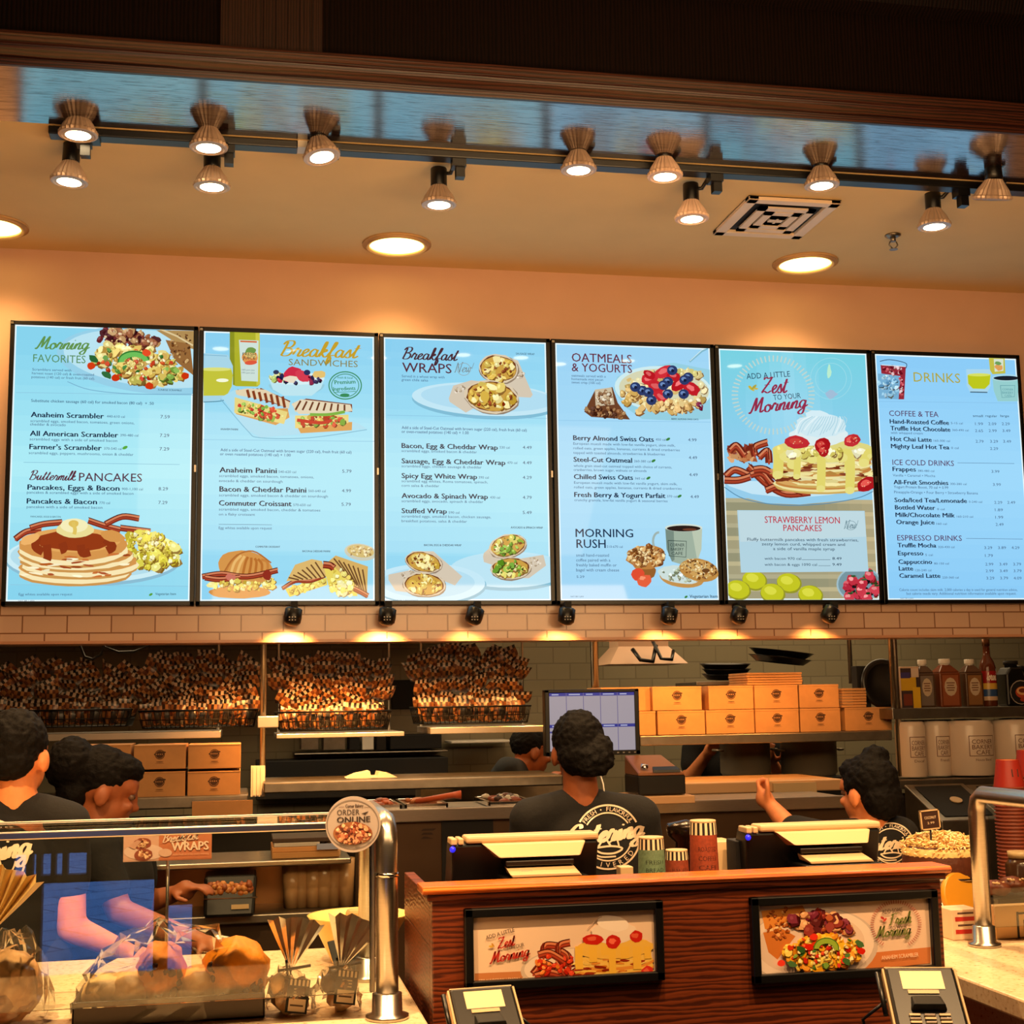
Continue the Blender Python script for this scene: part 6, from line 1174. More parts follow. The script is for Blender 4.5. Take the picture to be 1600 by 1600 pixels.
# left service bench with papers, cup tubes, dark dispenser
zz = P(450, 1343, 5.150).z; a = P(225, 1343, 5.150).x; b = P(548, 1343, 5.150).x
t = thing('service_bench', 'copper-lit steel service bench behind the glass case', 'bench', ((a + b) / 2, 5.300, 0)); m = MB(); m.box((a, 5.130, zz - .02), (b, 5.500, zz)); part(m, 'worktop', STEEL, t, .004)
m = MB(); m.box((a, 5.400, zz - .33), (b, 5.480, zz - .02)); part(m, 'back_panel', mat('copper_panel', (180, 130, 86), .3, .9, noise_amt=.12, nscale=10), t)
zs = P(450, 1425, 5.150).z; m = MB(); m.box((a, 5.120, zs - .03), (b, 5.480, zs)); part(m, 'lower_shelf', STEELD, t, .004)
m = MB(); m.box((a, 5.150, .1), (b, 5.480, zs - .03)); part(m, 'cabinet', mat('dark_steel_front', (84, 66, 50), .4, .6), t)
for k, (x, r, h) in enumerate(((455, .034, .15), (470, .03, .21), (488, .034, .16), (505, .036, .19), (520, .03, .24), (540, .034, .17))):
    c = P(x, 1420, 5.250); m = MB(); m.lathe([(r * .8, 0), (r, h)], (c.x, 5.250, zs + .001), n=20); solo(m, 'cup_stack', ('frosted stack of plastic cups at the left of the bench row', 'tall frosted stack of plastic cups second from the left on the bench', 'frosted cup stack third from the left on the bench', 'frosted cup stack fourth from the left on the bench', 'tallest frosted cup stack on the service bench', 'frosted cup stack nearest the steel posts')[k], 'cup stack', mat('frosted_plastic', (206, 160, 110), .2), 'stacks of plastic cups on the service bench')
for k, (px0, px1, py0, py1, col, lb) in enumerate(((425, 530, 1329, 1341, (206, 150, 90), 'lowest orange-spined folder in the pile on the service bench'), (425, 528, 1319, 1329, (226, 160, 96), 'middle cream folder in the pile on the service bench'), (428, 500, 1311, 1319, (216, 206, 196), 'thin white booklet near the top of the folder pile'), (426, 520, 1303, 1311, (74, 52, 36), 'dark brown folder on top of the pile on the service bench'))):
    a_ = P(px0, py1, 5.170); b_ = P(px1, py0, 5.170); h = (b_.z - a_.z); z0 = zz + .001 + sum((.0225, .0185, .015)[:k]) * 1.0; m = MB(); m.box((a_.x, 5.170, z0), (b_.x, 5.400, z0 + (.022, .018, .0145, .015)[k])); solo(m, 'folder', lb, 'folder', mat('folder_%d' % k, col, .6), 'folders piled on the service bench', .002)
a_ = P(515, 1316, 5.165); m = MB(); m.box((P(495, 1316, 5.165).x, 5.155, zz + .03), (P(530, 1316, 5.165).x, 5.166, zz + .05)); solo(m, 'blue_tag', 'small pale blue tag in front of the folder pile', 'tag', mat('pale_blue', (170, 180, 220), .5))
t = thing('cookie_dispenser', 'black double-bin dispenser with brown food inside on the lower bench shelf', 'dispenser', (P(360, 1430, 5.200).x, 5.200, zs + .001)); a_ = P(318, 1462, 5.120); b_ = P(402, 1366, 5.120)
m = MB(); m.prism([(a_.x, 5.060, zs + .002), (b_.x - .01, 5.060, zs + .002), (b_.x, 5.100, b_.z), (a_.x, 5.100, b_.z)], (0, .2, 0)); part(m, 'body', BLACK, t, .012)
m = MB()
for k in range(60): m.col = lin(random.choice([(170, 96, 40), (140, 70, 30), (196, 130, 70)])); u = random.random(); m.ell((a_.x + .02 + (b_.x - a_.x - .04) * u, 5.095 + random.uniform(-.006, .004), b_.z - random.uniform(.025, .06)), .013, 8, 5, .4, 2, k)
part(m, 'food', FOOD, t, stuff=True)
m = MB(); zl = b_.z - .075; m.box((a_.x, 5.076, zl), (b_.x, 5.086, zl + .004)); m.box(((a_.x + b_.x) / 2 - .02, 5.076, zl - .05), ((a_.x + b_.x) / 2 - .016, 5.086, zl - .01)); part(m, 'divider_bar', CHROME, t)
m = MB(); q = P(375, 1425, 5.070); m.box((q.x - .03, 5.058, zs + .03), (q.x + .03, 5.062, zs + .045)); part(m, 'badge', CREAMP, t)

# ------------------------------------------------------------------ granite counters
GRAN = mat('cream_granite', (236, 208, 165), .22, noise_amt=.0); nt = GRAN.node_tree; bs = nt.nodes['Principled BSDF']; tc = nt.nodes.new('ShaderNodeTexCoord'); vo = nt.nodes.new('ShaderNodeTexVoronoi'); vo.inputs['Scale'].default_value = 120; n2 = nt.nodes.new('ShaderNodeTexNoise'); n2.inputs['Scale'].default_value = 90; n2.inputs['Detail'].default_value = 8
cr = nt.nodes.new('ShaderNodeValToRGB'); cr.color_ramp.elements[0].position = .28; cr.color_ramp.elements[0].color = (*lin((150, 110, 76)), 1); cr.color_ramp.elements[1].position = .38; cr.color_ramp.elements[1].color = (*lin((236, 208, 165)), 1); e = cr.color_ramp.elements.new(.75); e.color = (*lin((248, 228, 194)), 1)
nt.links.new(tc.outputs['Object'], n2.inputs['Vector']); nt.links.new(n2.outputs['Fac'], cr.inputs[0]); nt.links.new(cr.outputs[0], bs.inputs['Base Color'])
CZ = .95
t = thing('granite_counter', 'cream speckled granite counter under the bread display and glass case', 'counter', (-1.2, 3.4, 0))
m = MB(); m.box((XL + .3, 2.5, CZ - .04), (.42, 4.27, CZ)); part(m, 'worktop', GRAN, t, .006)
m = MB(); m.box((XL + .35, 2.56, 0), (.38, 4.2, CZ - .04)); part(m, 'cabinet', wood('counter_base_wood', (60, 26, 14), (110, 50, 24), .4, (1, 1, 5), 'Z'), t)
rx_ = P(1497, 1490, 3.4).x
t = thing('granite_counter', 'cream granite counter at the right beside the podium', 'counter', (2.7, 3.5, 0))
m = MB(); m.box((1.80, 2.66, CZ - .05), (3.6, 4.5, CZ)); part(m, 'worktop', GRAN, t, .006)
m = MB(); m.box((1.90, 2.72, 0), (3.6, 4.45, CZ - .05)); part(m, 'cabinet', GRAN, t)

# ------------------------------------------------------------------ order podium
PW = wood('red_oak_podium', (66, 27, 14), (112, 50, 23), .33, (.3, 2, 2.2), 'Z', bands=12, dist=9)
PT = wood('lit_oak_top', (176, 78, 22), (232, 122, 40), .25, (.4, 8, 8), 'Y', bands=4)  # lamp light on the podium cap put into a brighter oak colour
pz = P(1060, 1369, 3.3).z; x0, x1 = .43, 1.735
t = thing('order_podium', 'dark red oak order podium with lit orange top between the counters', 'podium', ((x0 + x1) / 2, 3.5, 0))
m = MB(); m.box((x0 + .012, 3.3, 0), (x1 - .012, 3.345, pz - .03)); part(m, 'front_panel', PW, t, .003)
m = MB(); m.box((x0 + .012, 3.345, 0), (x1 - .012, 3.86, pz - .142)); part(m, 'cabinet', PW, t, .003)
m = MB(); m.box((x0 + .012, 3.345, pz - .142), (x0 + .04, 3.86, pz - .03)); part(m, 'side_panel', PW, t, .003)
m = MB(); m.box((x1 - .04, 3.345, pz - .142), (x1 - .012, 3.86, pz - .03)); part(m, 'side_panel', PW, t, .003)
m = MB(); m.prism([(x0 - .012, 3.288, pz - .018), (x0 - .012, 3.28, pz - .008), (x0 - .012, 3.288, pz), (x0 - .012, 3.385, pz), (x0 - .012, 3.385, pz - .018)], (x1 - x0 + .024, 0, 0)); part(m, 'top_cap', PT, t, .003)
m = MB(); m.box((x0, 3.292, pz - .034), (x1, 3.38, pz - .018)); part(m, 'top_moulding', PW, t, .003)
m = MB(); m.box((x0 + .042, 3.346, pz - .14), (x1 - .042, 3.86, pz - .12)); part(m, 'work_surface', PW, t)
PZL = pz - .12
# podium's carved corner piece on the left
q = P(640, 1540, 3.75); m = MB()
m.prism([(.40, 3.75, CZ + .002), (.445, 3.75, CZ + .002), (.445, 3.75, CZ + .12), (.43, 3.75, CZ + .135), (.415, 3.75, CZ + .125), (.395, 3.75, CZ + .1)], (0, .08, 0)); 

# framed posters on the podium
def poster(label, px0, py0, px1, py1, draw):
    a = P(px0, py1, 3.29); b = P(px1, py0, 3.29); x0, x1, z0, z1 = a.x, b.x, a.z, b.z; zc = (z0 + z1) / 2
    t = thing('framed_poster', label, 'poster', ((x0 + x1) / 2, 3.29, z0), 'framed breakfast posters on the podium'); w = .021; m = MB(); y0 = 3.278
    m.box((x0, y0, z0), (x0 + w, 3.299, z1)); m.box((x1 - w, y0, z0), (x1, 3.299, z1)); m.box((x0, y0, z0), (x1, 3.299, z0 + w)); m.box((x0, y0, z1 - w), (x1, 3.299, z1)); part(m, 'frame', BLACK, t, .003)
    m = MB(); m.col = lin((226, 196, 168)); m.poly([(x0 + w, 3.292, z0 + w), (x1 - w, 3.292, z0 + w), (x1 - w, 3.292, z1 - w), (x0 + w, 3.292, z1 - w)]); part(m, 'backing', PRINTG, t)
    draw(t, (x0 + w, x1 - w, z0 + w, z1 - w))
def p1(t, rc):
    b = Board(3.292, 640, 1360, 3.636); b.clip = rc; b.step = 1.4e-5; b.base = .0004; b.new(0)
    b.poly([(360, 340), (1380, 280), (1380, 600), (370, 600)], (234, 204, 176)); b.poly([(370, 585), (700, 570), (1400, 600), (1400, 680), (370, 680)], (196, 126, 76)); b.ell(930, 560, 300, 120, (206, 186, 166), -3, 36); b.ell(935, 552, 285, 108, (236, 216, 196), -3, 36)
    for pts in ([(760, 500), (770, 430), (840, 430)], [(850, 500), (850, 430), (910, 410)], [(700, 590), (760, 530), (830, 560)], [(710, 600), (800, 580), (870, 600)], [(830, 520), (880, 580), (960, 620), (1040, 600)], [(890, 620), (960, 570), (1060, 610)], [(730, 480), (800, 470), (900, 530)], [(860, 460), (900, 490), (915, 550)]): bacon(b, pts, 44)
    b.scat(40, 850, 550, 140, 70, [(214, 60, 30), (240, 140, 60), (190, 40, 20)], 10, 22)
    for k, cy in enumerate((610, 580, 545, 510)): b.ell(1160, cy + 14, 225, 44, (226, 150, 60), -3, 28, .02); b.ell(1160, cy, 222, 40, (240, 196, 90), -3, 28, .02)
    for k in range(46): b.jell(random.uniform(950, 1370), random.uniform(480, 610), random.uniform(18, 44), 7, random.choice([(150, 50, 20), (244, 206, 110), (220, 140, 50)]), random.uniform(-12, 6))
    b.ell(1160, 440, 225, 60, (238, 190, 80), -3, 30, .03)
    for x, y1, w in ((960, 560, 44), (1040, 520, 44), (1110, 480, 50), (1150, 600, 40), (1220, 500, 50), (1290, 560, 46), (1350, 500, 40)): b.line([(x, 430), (x, (430 + y1) / 2), (x + 3, y1)], w, (240, 190, 70))
    b.ell(1160, 350, 130, 66, (240, 220, 200), 0, 26, .05); b.ell(1150, 300, 90, 44, (246, 230, 214), 10, 22, .07); b.line([(1010, 330), (1060, 280), (1090, 262)], 4, (200, 170, 150))
    for x, y, r, s in ((1040, 392, 56, 30), (1155, 405, 40, 40), (1285, 375, 40, 34), (1350, 575, 34, 36)): b.jell(x, y, r, s, (206, 44, 32), 0, .12); b.jell(x - 6, y - 6, r * .5, s * .4, (240, 110, 80))
    b.done('food_print', PRINTG, t); b.new(.003); D = (90, 70, 60); RD = (186, 50, 40)
    b.text('ADD A LITTLE', 435, 392, 600, 22, D, .01, 13); b.script('Zest', 498, 446, 610, 62, RD, .06, 10); b.text('TO YOUR', 550, 452, 652, 20, D, .01, 10); b.script('Morning', 452, 530, 690, 62, RD, .055, 9); b.jell(460, 430, 12, 6, (210, 170, 60)); b.jell(472, 424, 12, 6, (200, 150, 60), 50); b.done('lettering', PRINTG, t)
    b.new(.003); b.text('STRAWBERRY LEMON', 392, 640, 622, 22, (240, 206, 170), .0); b.text('PANCAKES', 396, 664, 512, 18, (240, 206, 170)); b.ring(655, 625, 26, 18, 3, (240, 206, 170)); b.done('caption', PRINTG, t)
poster('framed poster with red Zest lettering and strawberry pancakes, left on the podium', 726, 1406, 1034, 1548, p1)
def p2(t, rc):
    b = Board(3.292, 1150, 1370, 3.556); b.clip = rc; b.base = .0004; b.step = 1.4e-5; b.new(0)
    b.poly([(140, 140), (1040, 100), (1070, 420), (170, 480)], (230, 200, 176)); b.poly([(700, 520), (770, 420), (1080, 390), (1080, 480)], (206, 122, 66)); b.ell(420, 390, 370, 220, (206, 186, 170), -4, 40); b.ell(415, 380, 352, 205, (238, 216, 198), -4, 40); b.ell(415, 375, 300, 170, (226, 200, 180), -4, 40)
    b.poly([(140, 190), (370, 160), (390, 200), (220, 300), (160, 290)], (222, 140, 60)); b.poly([(150, 310), (260, 290), (330, 330), (230, 460), (180, 420)], (206, 120, 50)); b.line([(180, 300), (260, 270), (390, 195)], 12, (244, 206, 150), False); b.scat(50, 240, 250, 80, 90, [(180, 96, 36), (236, 170, 96), (160, 80, 30)], 5, 12)
    b.scat(90, 470, 260, 170, 60, [(140, 50, 40), (180, 90, 50), (90, 30, 30), (226, 170, 120), (120, 40, 60)], 16, 34, 10)
    b.scat(190, 470, 415, 215, 90, [(244, 196, 50), (236, 170, 36), (250, 220, 100), (226, 150, 40)], 14, 30, -4); b.scat(40, 470, 410, 210, 90, [(226, 70, 30), (200, 40, 24), (70, 120, 50), (120, 160, 60)], 10, 20, -4); b.scat(30, 480, 410, 190, 80, [(252, 236, 170)], 6, 12)
    b.ring(490, 395, 56, 44, 30, (150, 180, 60), 180, 370, -8); b.ring(490, 392, 68, 56, 6, (80, 120, 40), 180, 370)
    for x, y in ((683, 408), (240, 475), (395, 385), (420, 330), (590, 460)): b.jell(x, y, 22, 19, (226, 50, 30), 0, .1)
    for x, y in ((675, 368), (600, 465), (300, 480), (350, 400)): b.jell(x, y, 28, 17, (60, 100, 50), 30, .2)
    b.done('food_print', PRINTG, t); b.new(.003)
    for k in range(64):
        a = 2 * math.pi * k / 64; 
        if math.sin(a) > .86: continue
        b.line([(885 + 122 * math.cos(a), 265 + 118 * math.sin(a)), (885 + 142 * math.cos(a), 265 + 138 * math.sin(a))], 3.5, (170, 70, 60), False)
    G = (110, 120, 60); b.text('ADD SOME', 808, 205, 922, 24, (90, 70, 60), .01, 3); b.script('Fresh', 845, 268, 975, 62, G, .06, 4); b.text('TO YOUR', 853, 296, 946, 21, (90, 70, 60), .01, 3); b.script('Morning', 770, 340, 975, 62, G, .055, 4); b.jell(810, 228, 14, 6, (190, 60, 50), 30); b.jell(822, 238, 14, 6, (190, 60, 50), -50)
    b.done('lettering', PRINTG, t); b.new(.003); b.text('ANAHEIM SCRAMBLER', 806, 460, 1012, 22, (244, 214, 180), .005, 2); b.done('caption', PRINTG, t)
poster('framed poster with green Fresh lettering and scrambled eggs, right on the podium', 1176, 1389, 1462, 1537, p2)

# ------------------------------------------------------------------ tills on the podium
def till(label, px0, px1, pyt, pyb, Y):
    a = P(px0, pyb, Y); b = P(px1, pyt, Y); x0, x1 = a.x, b.x; zb = PZL + .001; zt = b.z; W = x1 - x0
    t = thing('cash_till', label, 'till', ((x0 + x1) / 2, Y + .1, zb), 'tills on the podium'); X = lambda u: x0 + W * u
    m = MB(); m.hexa([(X(.02), Y + .03, zb), (X(.98), Y + .03, zb), (X(.98), Y + .2, zb), (X(.02), Y + .2, zb), (X(.0), Y + .0, zt - .02), (X(1.), Y + .0, zt - .02), (X(1.), Y + .07, zt - .01), (X(.0), Y + .07, zt - .01)]); part(m, 'screen_back', BLACK, t, .006)
    m = MB(); m.box((X(.1), Y - .005, zt - .018), (X(1.0), Y + .07, zt)); part(m, 'top_bar', CREAMP, t, .006)  # cream on the till's upward faces paints the track light falling there
    m = MB()
    m.box((X(0), Y - .005, zt - .02), (X(.04), Y + .06, zt - .004)); m.box((X(.05), Y - .005, zt - .02), (X(.085), Y + .06, zt - .004)); part(m, 'port_cover', CREAMP, t, .003)
    h = zt - zb; z1 = zt - .016; m = MB(); m.hexa([(X(.30), Y - .055, z1 - .034), (X(.84), Y - .055, z1 - .034), (X(.84), Y + .02, z1 - .04), (X(.30), Y + .02, z1 - .04), (X(.20), Y - .02, z1 - .002), (X(.90), Y - .02, z1 - .002), (X(.90), Y + .03, z1), (X(.20), Y + .03, z1)]); part(m, 'hinge_cover', CREAMP, t, .004)
    z2 = z1 - .044; m = MB(); m.box((X(.34), Y - .05, z2 - .012), (X(.80), Y + .03, z2 + .002)); part(m, 'stand_neck', BLACK, t, .003)
    m = MB(); m.hexa([(X(.36), Y - .10, z2 - .034), (X(.82), Y - .10, z2 - .034), (X(.82), Y - .02, z2 - .03), (X(.36), Y - .02, z2 - .03), (X(.345), Y - .10, z2 - .026), (X(.80), Y - .10, z2 - .026), (X(.80), Y - .02, z2 - .012), (X(.345), Y - .02, z2 - .012)]); part(m, 'foot_plate', CREAMP, t, .002)
    m = MB(); m.box((X(.31), Y - .11, zb), (X(.88), Y + .06, z2 - .036)); part(m, 'drawer_base', BLACK, t, .005)
    vs, fs, a_, b_ = glyphs('Panasonic', .01); m = MB(); m.col = lin((206, 196, 186)); sc = W * .085 / (b_ - a_)
    for vx, vy in vs: m.av((X(.40) + (vx - a_) * sc, Y - .1108, max(zb + .03, pz + .012) + vy * .012))
    for f in fs: m.af(f)
    part(m, 'maker_name', PRINT, t)
    m = MB(); m.ell((X(.01), Y - .004, zt - .03), .008, 10, 6); part(m, 'status_light', mat('blue_led', (40, 40, 230), .3, emit=1.0), t)
    return t
till('black till seen from behind, in front of the curly-haired woman', 705, 935, 1300, 1380, 3.52); till('black till seen from behind, at the right end of the podium', 1168, 1375, 1283, 1360, 3.56)
def stripe_cup(px, pyt, Y, w, h, col, lb, stack=1, txt=None, zb=None):
    c = P(px, pyt, Y); zb = PZL + .001; h = c.z - zb; t = thing('paper_cup', lb, 'cup', (c.x, Y, zb), 'striped paper cups on the podium'); r = w / 2
    m = MB(); m.lathe([(r * 1.1, 0), (r * .945, h * .84)], (c.x, Y, zb), n=32, cap=False); part(m, 'sleeve', mat('cup_%d' % col[0], col, .7, noise_amt=.25, nscale=120), t)
    m = MB(); n = 32
    for k in range(n):
        m.col = lin((240, 222, 180)) if k % 2 else lin((24, 22, 20)); a0, a1 = 2 * math.pi * k / n, 2 * math.pi * (k + 1) / n; r0, r1, z0, z1 = r * .945, r * .90, zb + h * .84, zb + h * .975
        m.poly([(c.x + r0 * math.cos(a0), Y + r0 * math.sin(a0), z0), (c.x + r0 * math.cos(a1), Y + r0 * math.sin(a1), z0), (c.x + r1 * math.cos(a1), Y + r1 * math.sin(a1), z1), (c.x + r1 * math.cos(a0), Y + r1 * math.sin(a0), z1)])
    part(m, 'striped_band', PRINT, t)
    m = MB(); m.lathe([(r * .9, h * .975), (r * .92, h * .985), (r * .9, h), (r * .8, h * 1.0), (0, h * .99)], (c.x, Y, zb), n=32, cap=False); part(m, 'base_disc', CREAMP, t)
    if txt:
        m = MB(); m.col = lin(txt[1])
        def on(u, v): rr = r * (1.102 - .15 * v / .8) ; an = u / rr; return (c.x + rr * math.sin(an), Y - rr * math.cos(an), zb + h * v)
        lines = txt[0]
        for q, s in enumerate(lines):
            vs, fs, a_, b_ = glyphs(s, .015); sc = r * 1.4 / (b_ - a_); o = len(m.v)
            for vx, vy in vs: m.av(on((vx - (a_ + b_) / 2) * sc, .66 - .1 * q + vy * .075))
            for f in fs: m.af([i + o for i in f])
        part(m, 'lettering', PRINT, t)
    return t
stripe_cup(1017, 1307, 3.5, .070, .1, (104, 134, 104), 'green paper cup with striped rim standing upside down by the till', 1, (('FRESH', 'BREAD', 'FRESH', 'SOUP', 'CAFE'), (30, 46, 36))); stripe_cup(1057, 1327, 3.52, .062, .1, (140, 58, 30), 'short red-brown striped paper cup between the green and tall red cups', 1, (('BAKED', 'DAILY', 'FRESH'), (70, 26, 14))); stripe_cup(1098, 1281, 3.54, .074, .1, (150, 62, 32), 'tall red-brown paper cup with striped rim and pale badge', 1, (('ROASTED', 'COFFEE', 'CAFE', 'BAKERY'), (70, 26, 14)))
c = P(981, 1358, 3.5); m = MB(); m.box((c.x - .02, 3.5, PZL + .001), (c.x + .015, 3.54, c.z + .006)); solo(m, 'small_carton', 'small cream carton left of the green cup', 'carton', CREAMP, bevel=.003)
m = MB(); a_ = P(1114, 1335, 3.75); b_ = P(1142, 1312, 3.75); m.hexa([(a_.x, 3.7, PZL + .002), (b_.x, 3.7, PZL + .002), (b_.x, 3.82, PZL + .002), (a_.x, 3.82, PZL + .002), (a_.x - .01, 3.72, b_.z), (b_.x, 3.72, b_.z), (b_.x, 3.82, b_.z), (a_.x - .01, 3.82, b_.z)]); solo(m, 'napkin_tray', 'pale wedge-shaped tray behind the paper cups', 'tray', CREAMP, bevel=.003)
m = MB(); a_ = P(1142, 1312, 3.66); m.box((a_.x, 3.62, PZL), (P(1165, 1312, 3.66).x, 3.7, a_.z)); solo(m, 'pen_holder', 'slim black holder left of the right till', 'holder', BLACKM, bevel=.003)

c = P(1072, 1298, 3.70); m = MB(); m.lathe([(.04, PZL - c.z + .002), (.04, PZL - c.z + .01), (.03, -.03), (.05, -.012), (.055, .012), (.05, .02), (0, .03)], c, (0, 0, 1), 28, cap=False); t = solo(m, 'scale_dish', 'dark round dish on a pedestal behind the tall red cup', 'dish', mat('dark_dish', (40, 30, 24), .2, .6))
# ------------------------------------------------------------------ card readers
def reader(label, px, py, Y, yaw, w, l):
    c = P(px, py, Y); t = thing('card_reader', label, 'card reader', (c.x, c.y, 0), 'card readers in front of the podium'); T = Matrix.Translation(c) @ Matrix.Rotation(yaw, 4, 'Z') @ Matrix.Rotation(R(38), 4, 'X')
    def q(name, mt, fn, bevel=0): k = MB(); k.T = T; fn(k); return part(k, name, mt, t, bevel)
    q('housing', BLACK, lambda k: (k.box((-w / 2, -l * .8, -.03), (w / 2, l * .2, 0))), .006)
    q('side_trim', CREAMP, lambda k: (k.box((-w / 2 - .005, -l * .8, -.022), (-w / 2, l * .2, -.004)), k.box((w / 2, -l * .8, -.022), (w / 2 + .005, l * .2, -.004)), k.box((-w / 2, l * .2, -.02), (w / 2, l * .2 + .004, -.004))), .002)
    q('display', mat('reader_display', (240, 196, 130), .3, emit=.55), lambda k: k.box((-w * .30, -l * .16, 0), (w * .30, l * .12, .002)))
    q('logo_strip', CREAMP, lambda k: k.box((-w * .24, -l * .235, 0), (w * .2, -l * .18, .0025)))
    q('reader_slot', BLACKM, lambda k: k.hexa([(-w * .26, -l * .5, 0), (w * .26, -l * .5, 0), (w * .22, -l * .26, 0), (-w * .22, -l * .26, 0), (-w * .22, -l * .48, .018), (w * .22, -l * .48, .018), (w * .18, -l * .28, .004), (-w * .18, -l * .28, .004)]), .003)
    for r_ in range(4):
        for c_ in range(3): q('key', CHROME if (r_ + c_) % 2 else CREAMP, lambda k: k.box((-w * .3 + c_ * w * .21, -l * .58 - r_ * l * .055, 0), (-w * .3 + c_ * w * .21 + w * .16, -l * .545 - r_ * l * .055, .004)), .001)
    q('stylus', BLACK, lambda k: k.tube([(-w / 2 - .014, -l * .5, -.01), (-w / 2 - .016, l * .1, .0)], .005))
    k = MB(); zb = 0; k.cyl((c.x, c.y - .02, .012), (c.x, c.y + .0, c.z - .03), .02); k.lathe([(.032, 0), (.032, .01), (.022, .016)], (c.x, c.y - .02, .001)); part(k, 'stand_pole', BLACKM, t)
    sg = 1 if c.x < .8 else -1; k = MB(); k.tube([T @ Vector((sg * w / 2, -l * .2, -.02)), T @ Vector((sg * (w / 2 + .05), -l * .3, -.06)), T @ Vector((sg * (w / 2 + .03), -l * .6, -.14)), T @ Vector((sg * (w / 2 + .10), -l * .8, -.16))], .0035); part(k, 'cable', BLACK, t)
    return t
reader('card reader on a stand below the Zest poster', 756, 1560, 2.95, R(4), .135, .155); reader('angled card reader on a stand below the Fresh poster', 1440, 1530, 2.62, R(-16), .134, .156)
m = MB(); m.box((.46, 2.86, .75), (.72, 3.1, .765)); m.box((.55, 3.1, .74), (.63, 3.298, .765)); solo(m, 'reader_shelf', 'small black bracket shelf under the left card reader', 'shelf', BLACKM) if False else None

# ------------------------------------------------------------------ glass case on the left counter
GLASS = bpy.data.materials.new('clear_glass'); GLASS.use_nodes = True; nt = GLASS.node_tree; out = nt.nodes['Material Output']; fr = nt.nodes.new('ShaderNodeFresnel'); fr.inputs['IOR'].default_value = 1.75; tr = nt.nodes.new('ShaderNodeBsdfTransparent'); tr.inputs['Color'].default_value = (.93, .96, .93, 1); gl = nt.nodes.new('ShaderNodeBsdfGlossy'); gl.inputs['Roughness'].default_value = 0.0; mx = nt.nodes.new('ShaderNodeMixShader')
nt.links.new(fr.outputs[0], mx.inputs[0]); nt.links.new(tr.outputs[0], mx.inputs[1]); nt.links.new(gl.outputs[0], mx.inputs[2]); nt.links.new(mx.outputs[0], out.inputs['Surface'])
gz = P(250, 1293, 3.28).z; X1 = .335; yf, yb = 3.28, 3.755
t = thing('sneeze_guard', 'glass sneeze guard on steel tube posts over the bread counter', 'glass case', (-.6, 3.5, CZ))
m = MB(); m.box((XL + .5, yf - .008, CZ + .06), (X1 - .035, yf, gz - .012)); part(m, 'front_glass', GLASS, t)
m = MB(); m.box((XL + .5, yf - .01, gz - .010), (X1 - .02, yf + .27, gz)); part(m, 'top_glass', GLASS, t)
m = MB(); m.box((XL + .5, yf - .022, gz - .016), (X1 - .03, yf - .008, gz + .002)); part(m, 'front_rail', STEEL, t, .003)
m = MB(); m.box((XL + .5, yf + .27, gz - .008), (X1 - .03, yf + .28, gz + .003)); part(m, 'rear_rail', STEEL, t, .002)
pt = P(605, 1300, yf).z
def inv_u(t, X, ya, yb_, zt, r, names=True):
    m = MB(); arc = [(X, ya, CZ + .012), (X, ya, zt - .05), (X, ya + .012, zt - .018), (X, ya + .04, zt), (X, yb_ - .04, zt), (X, yb_ - .012, zt - .018), (X, yb_, zt - .05), (X, yb_, CZ + .012)]; m.tube(arc, r, 16); part(m, 'tube_frame', STEEL, t)
    for y in (ya, yb_): m = MB(); m.lathe([(r * 1.9, 0), (r * 1.9, .008), (r * 1.35, .012), (r * 1.3, .055), (r, .058)], (X, y, CZ + .001), n=24); part(m, 'foot_flange', STEEL, t)
    m = MB(); m.lathe([(r * 1.08, 0), (r * 1.08, .01)], (X, ya, zt - .12), n=20); part(m, 'joint_ring', CHROME, t)
inv_u(t, X1, yf, yb, pt + .02, .026)
m = MB(); m.box((X1 - .040, yf - .006, CZ + .06), (X1 - .028, yf + .004, gz - .02)); part(m, 'glass_clamp', STEELD, t, .002)
# right case
t = thing('sneeze_guard', 'steel tube frame of the right-hand display at the picture edge', 'glass case', (2.1, 3.3, CZ)); inv_u(t, 2.085, 2.85, 3.755, P(1525, 1240, 3.755).z, .024)
m = MB(); m.box((2.12, 3.75, CZ + .05), (3.4, 3.756, P(1525, 1262, 3.755).z)); part(m, 'back_glass', GLASS, t)
# round sign
c = P(552, 1288, yf - .03); t = thing('round_sign', 'round grey Order Online sign with a food bowl on the glass case corner', 'sign', tuple(c - Vector((0, 0, .06)))); r = 41.5 * 3.28 / 2171
m = MB(); m.lathe([(r, 0), (r, .005)], (c.x, yf - .026, c.z), (0, -1, 0), 48); part(m, 'disc', mat('sign_grey', (176, 164, 158), .4), t)
b = Board(yf - .0315, 320, 1200, 4.706); b.base = .0002; b.new(0); cx, cy = 1088, 415
b.ring(cx, cy, 190, 178, 6, (120, 112, 108)); b.text('Corner Bakery', 1035, 292, 1165, 24, (70, 56, 50), .02); b.line([(985, 288), (1025, 286)], 3, (90, 70, 60), False); b.line([(1172, 288), (1212, 290)], 3, (90, 70, 60), False)
b.text('ORDER', 972, 348, 1138, 40, (56, 46, 42), .0); b.text('ONLINE', 972, 402, 1215, 40, (50, 40, 36), .03); b.poly([(1150, 335), (1205, 318), (1178, 345), (1168, 338)], (50, 40, 36)); b.done('lettering', PRINT, t)
b.new(.0006); b.ell(cx, 480, 145, 84, (150, 96, 60), 0, 28); b.scat(140, cx, 480, 128, 72, [(196, 130, 96), (120, 50, 30), (226, 190, 150), (160, 80, 50), (90, 40, 26), (210, 150, 110)], 10, 20); b.done('food_print', PRINT, t)
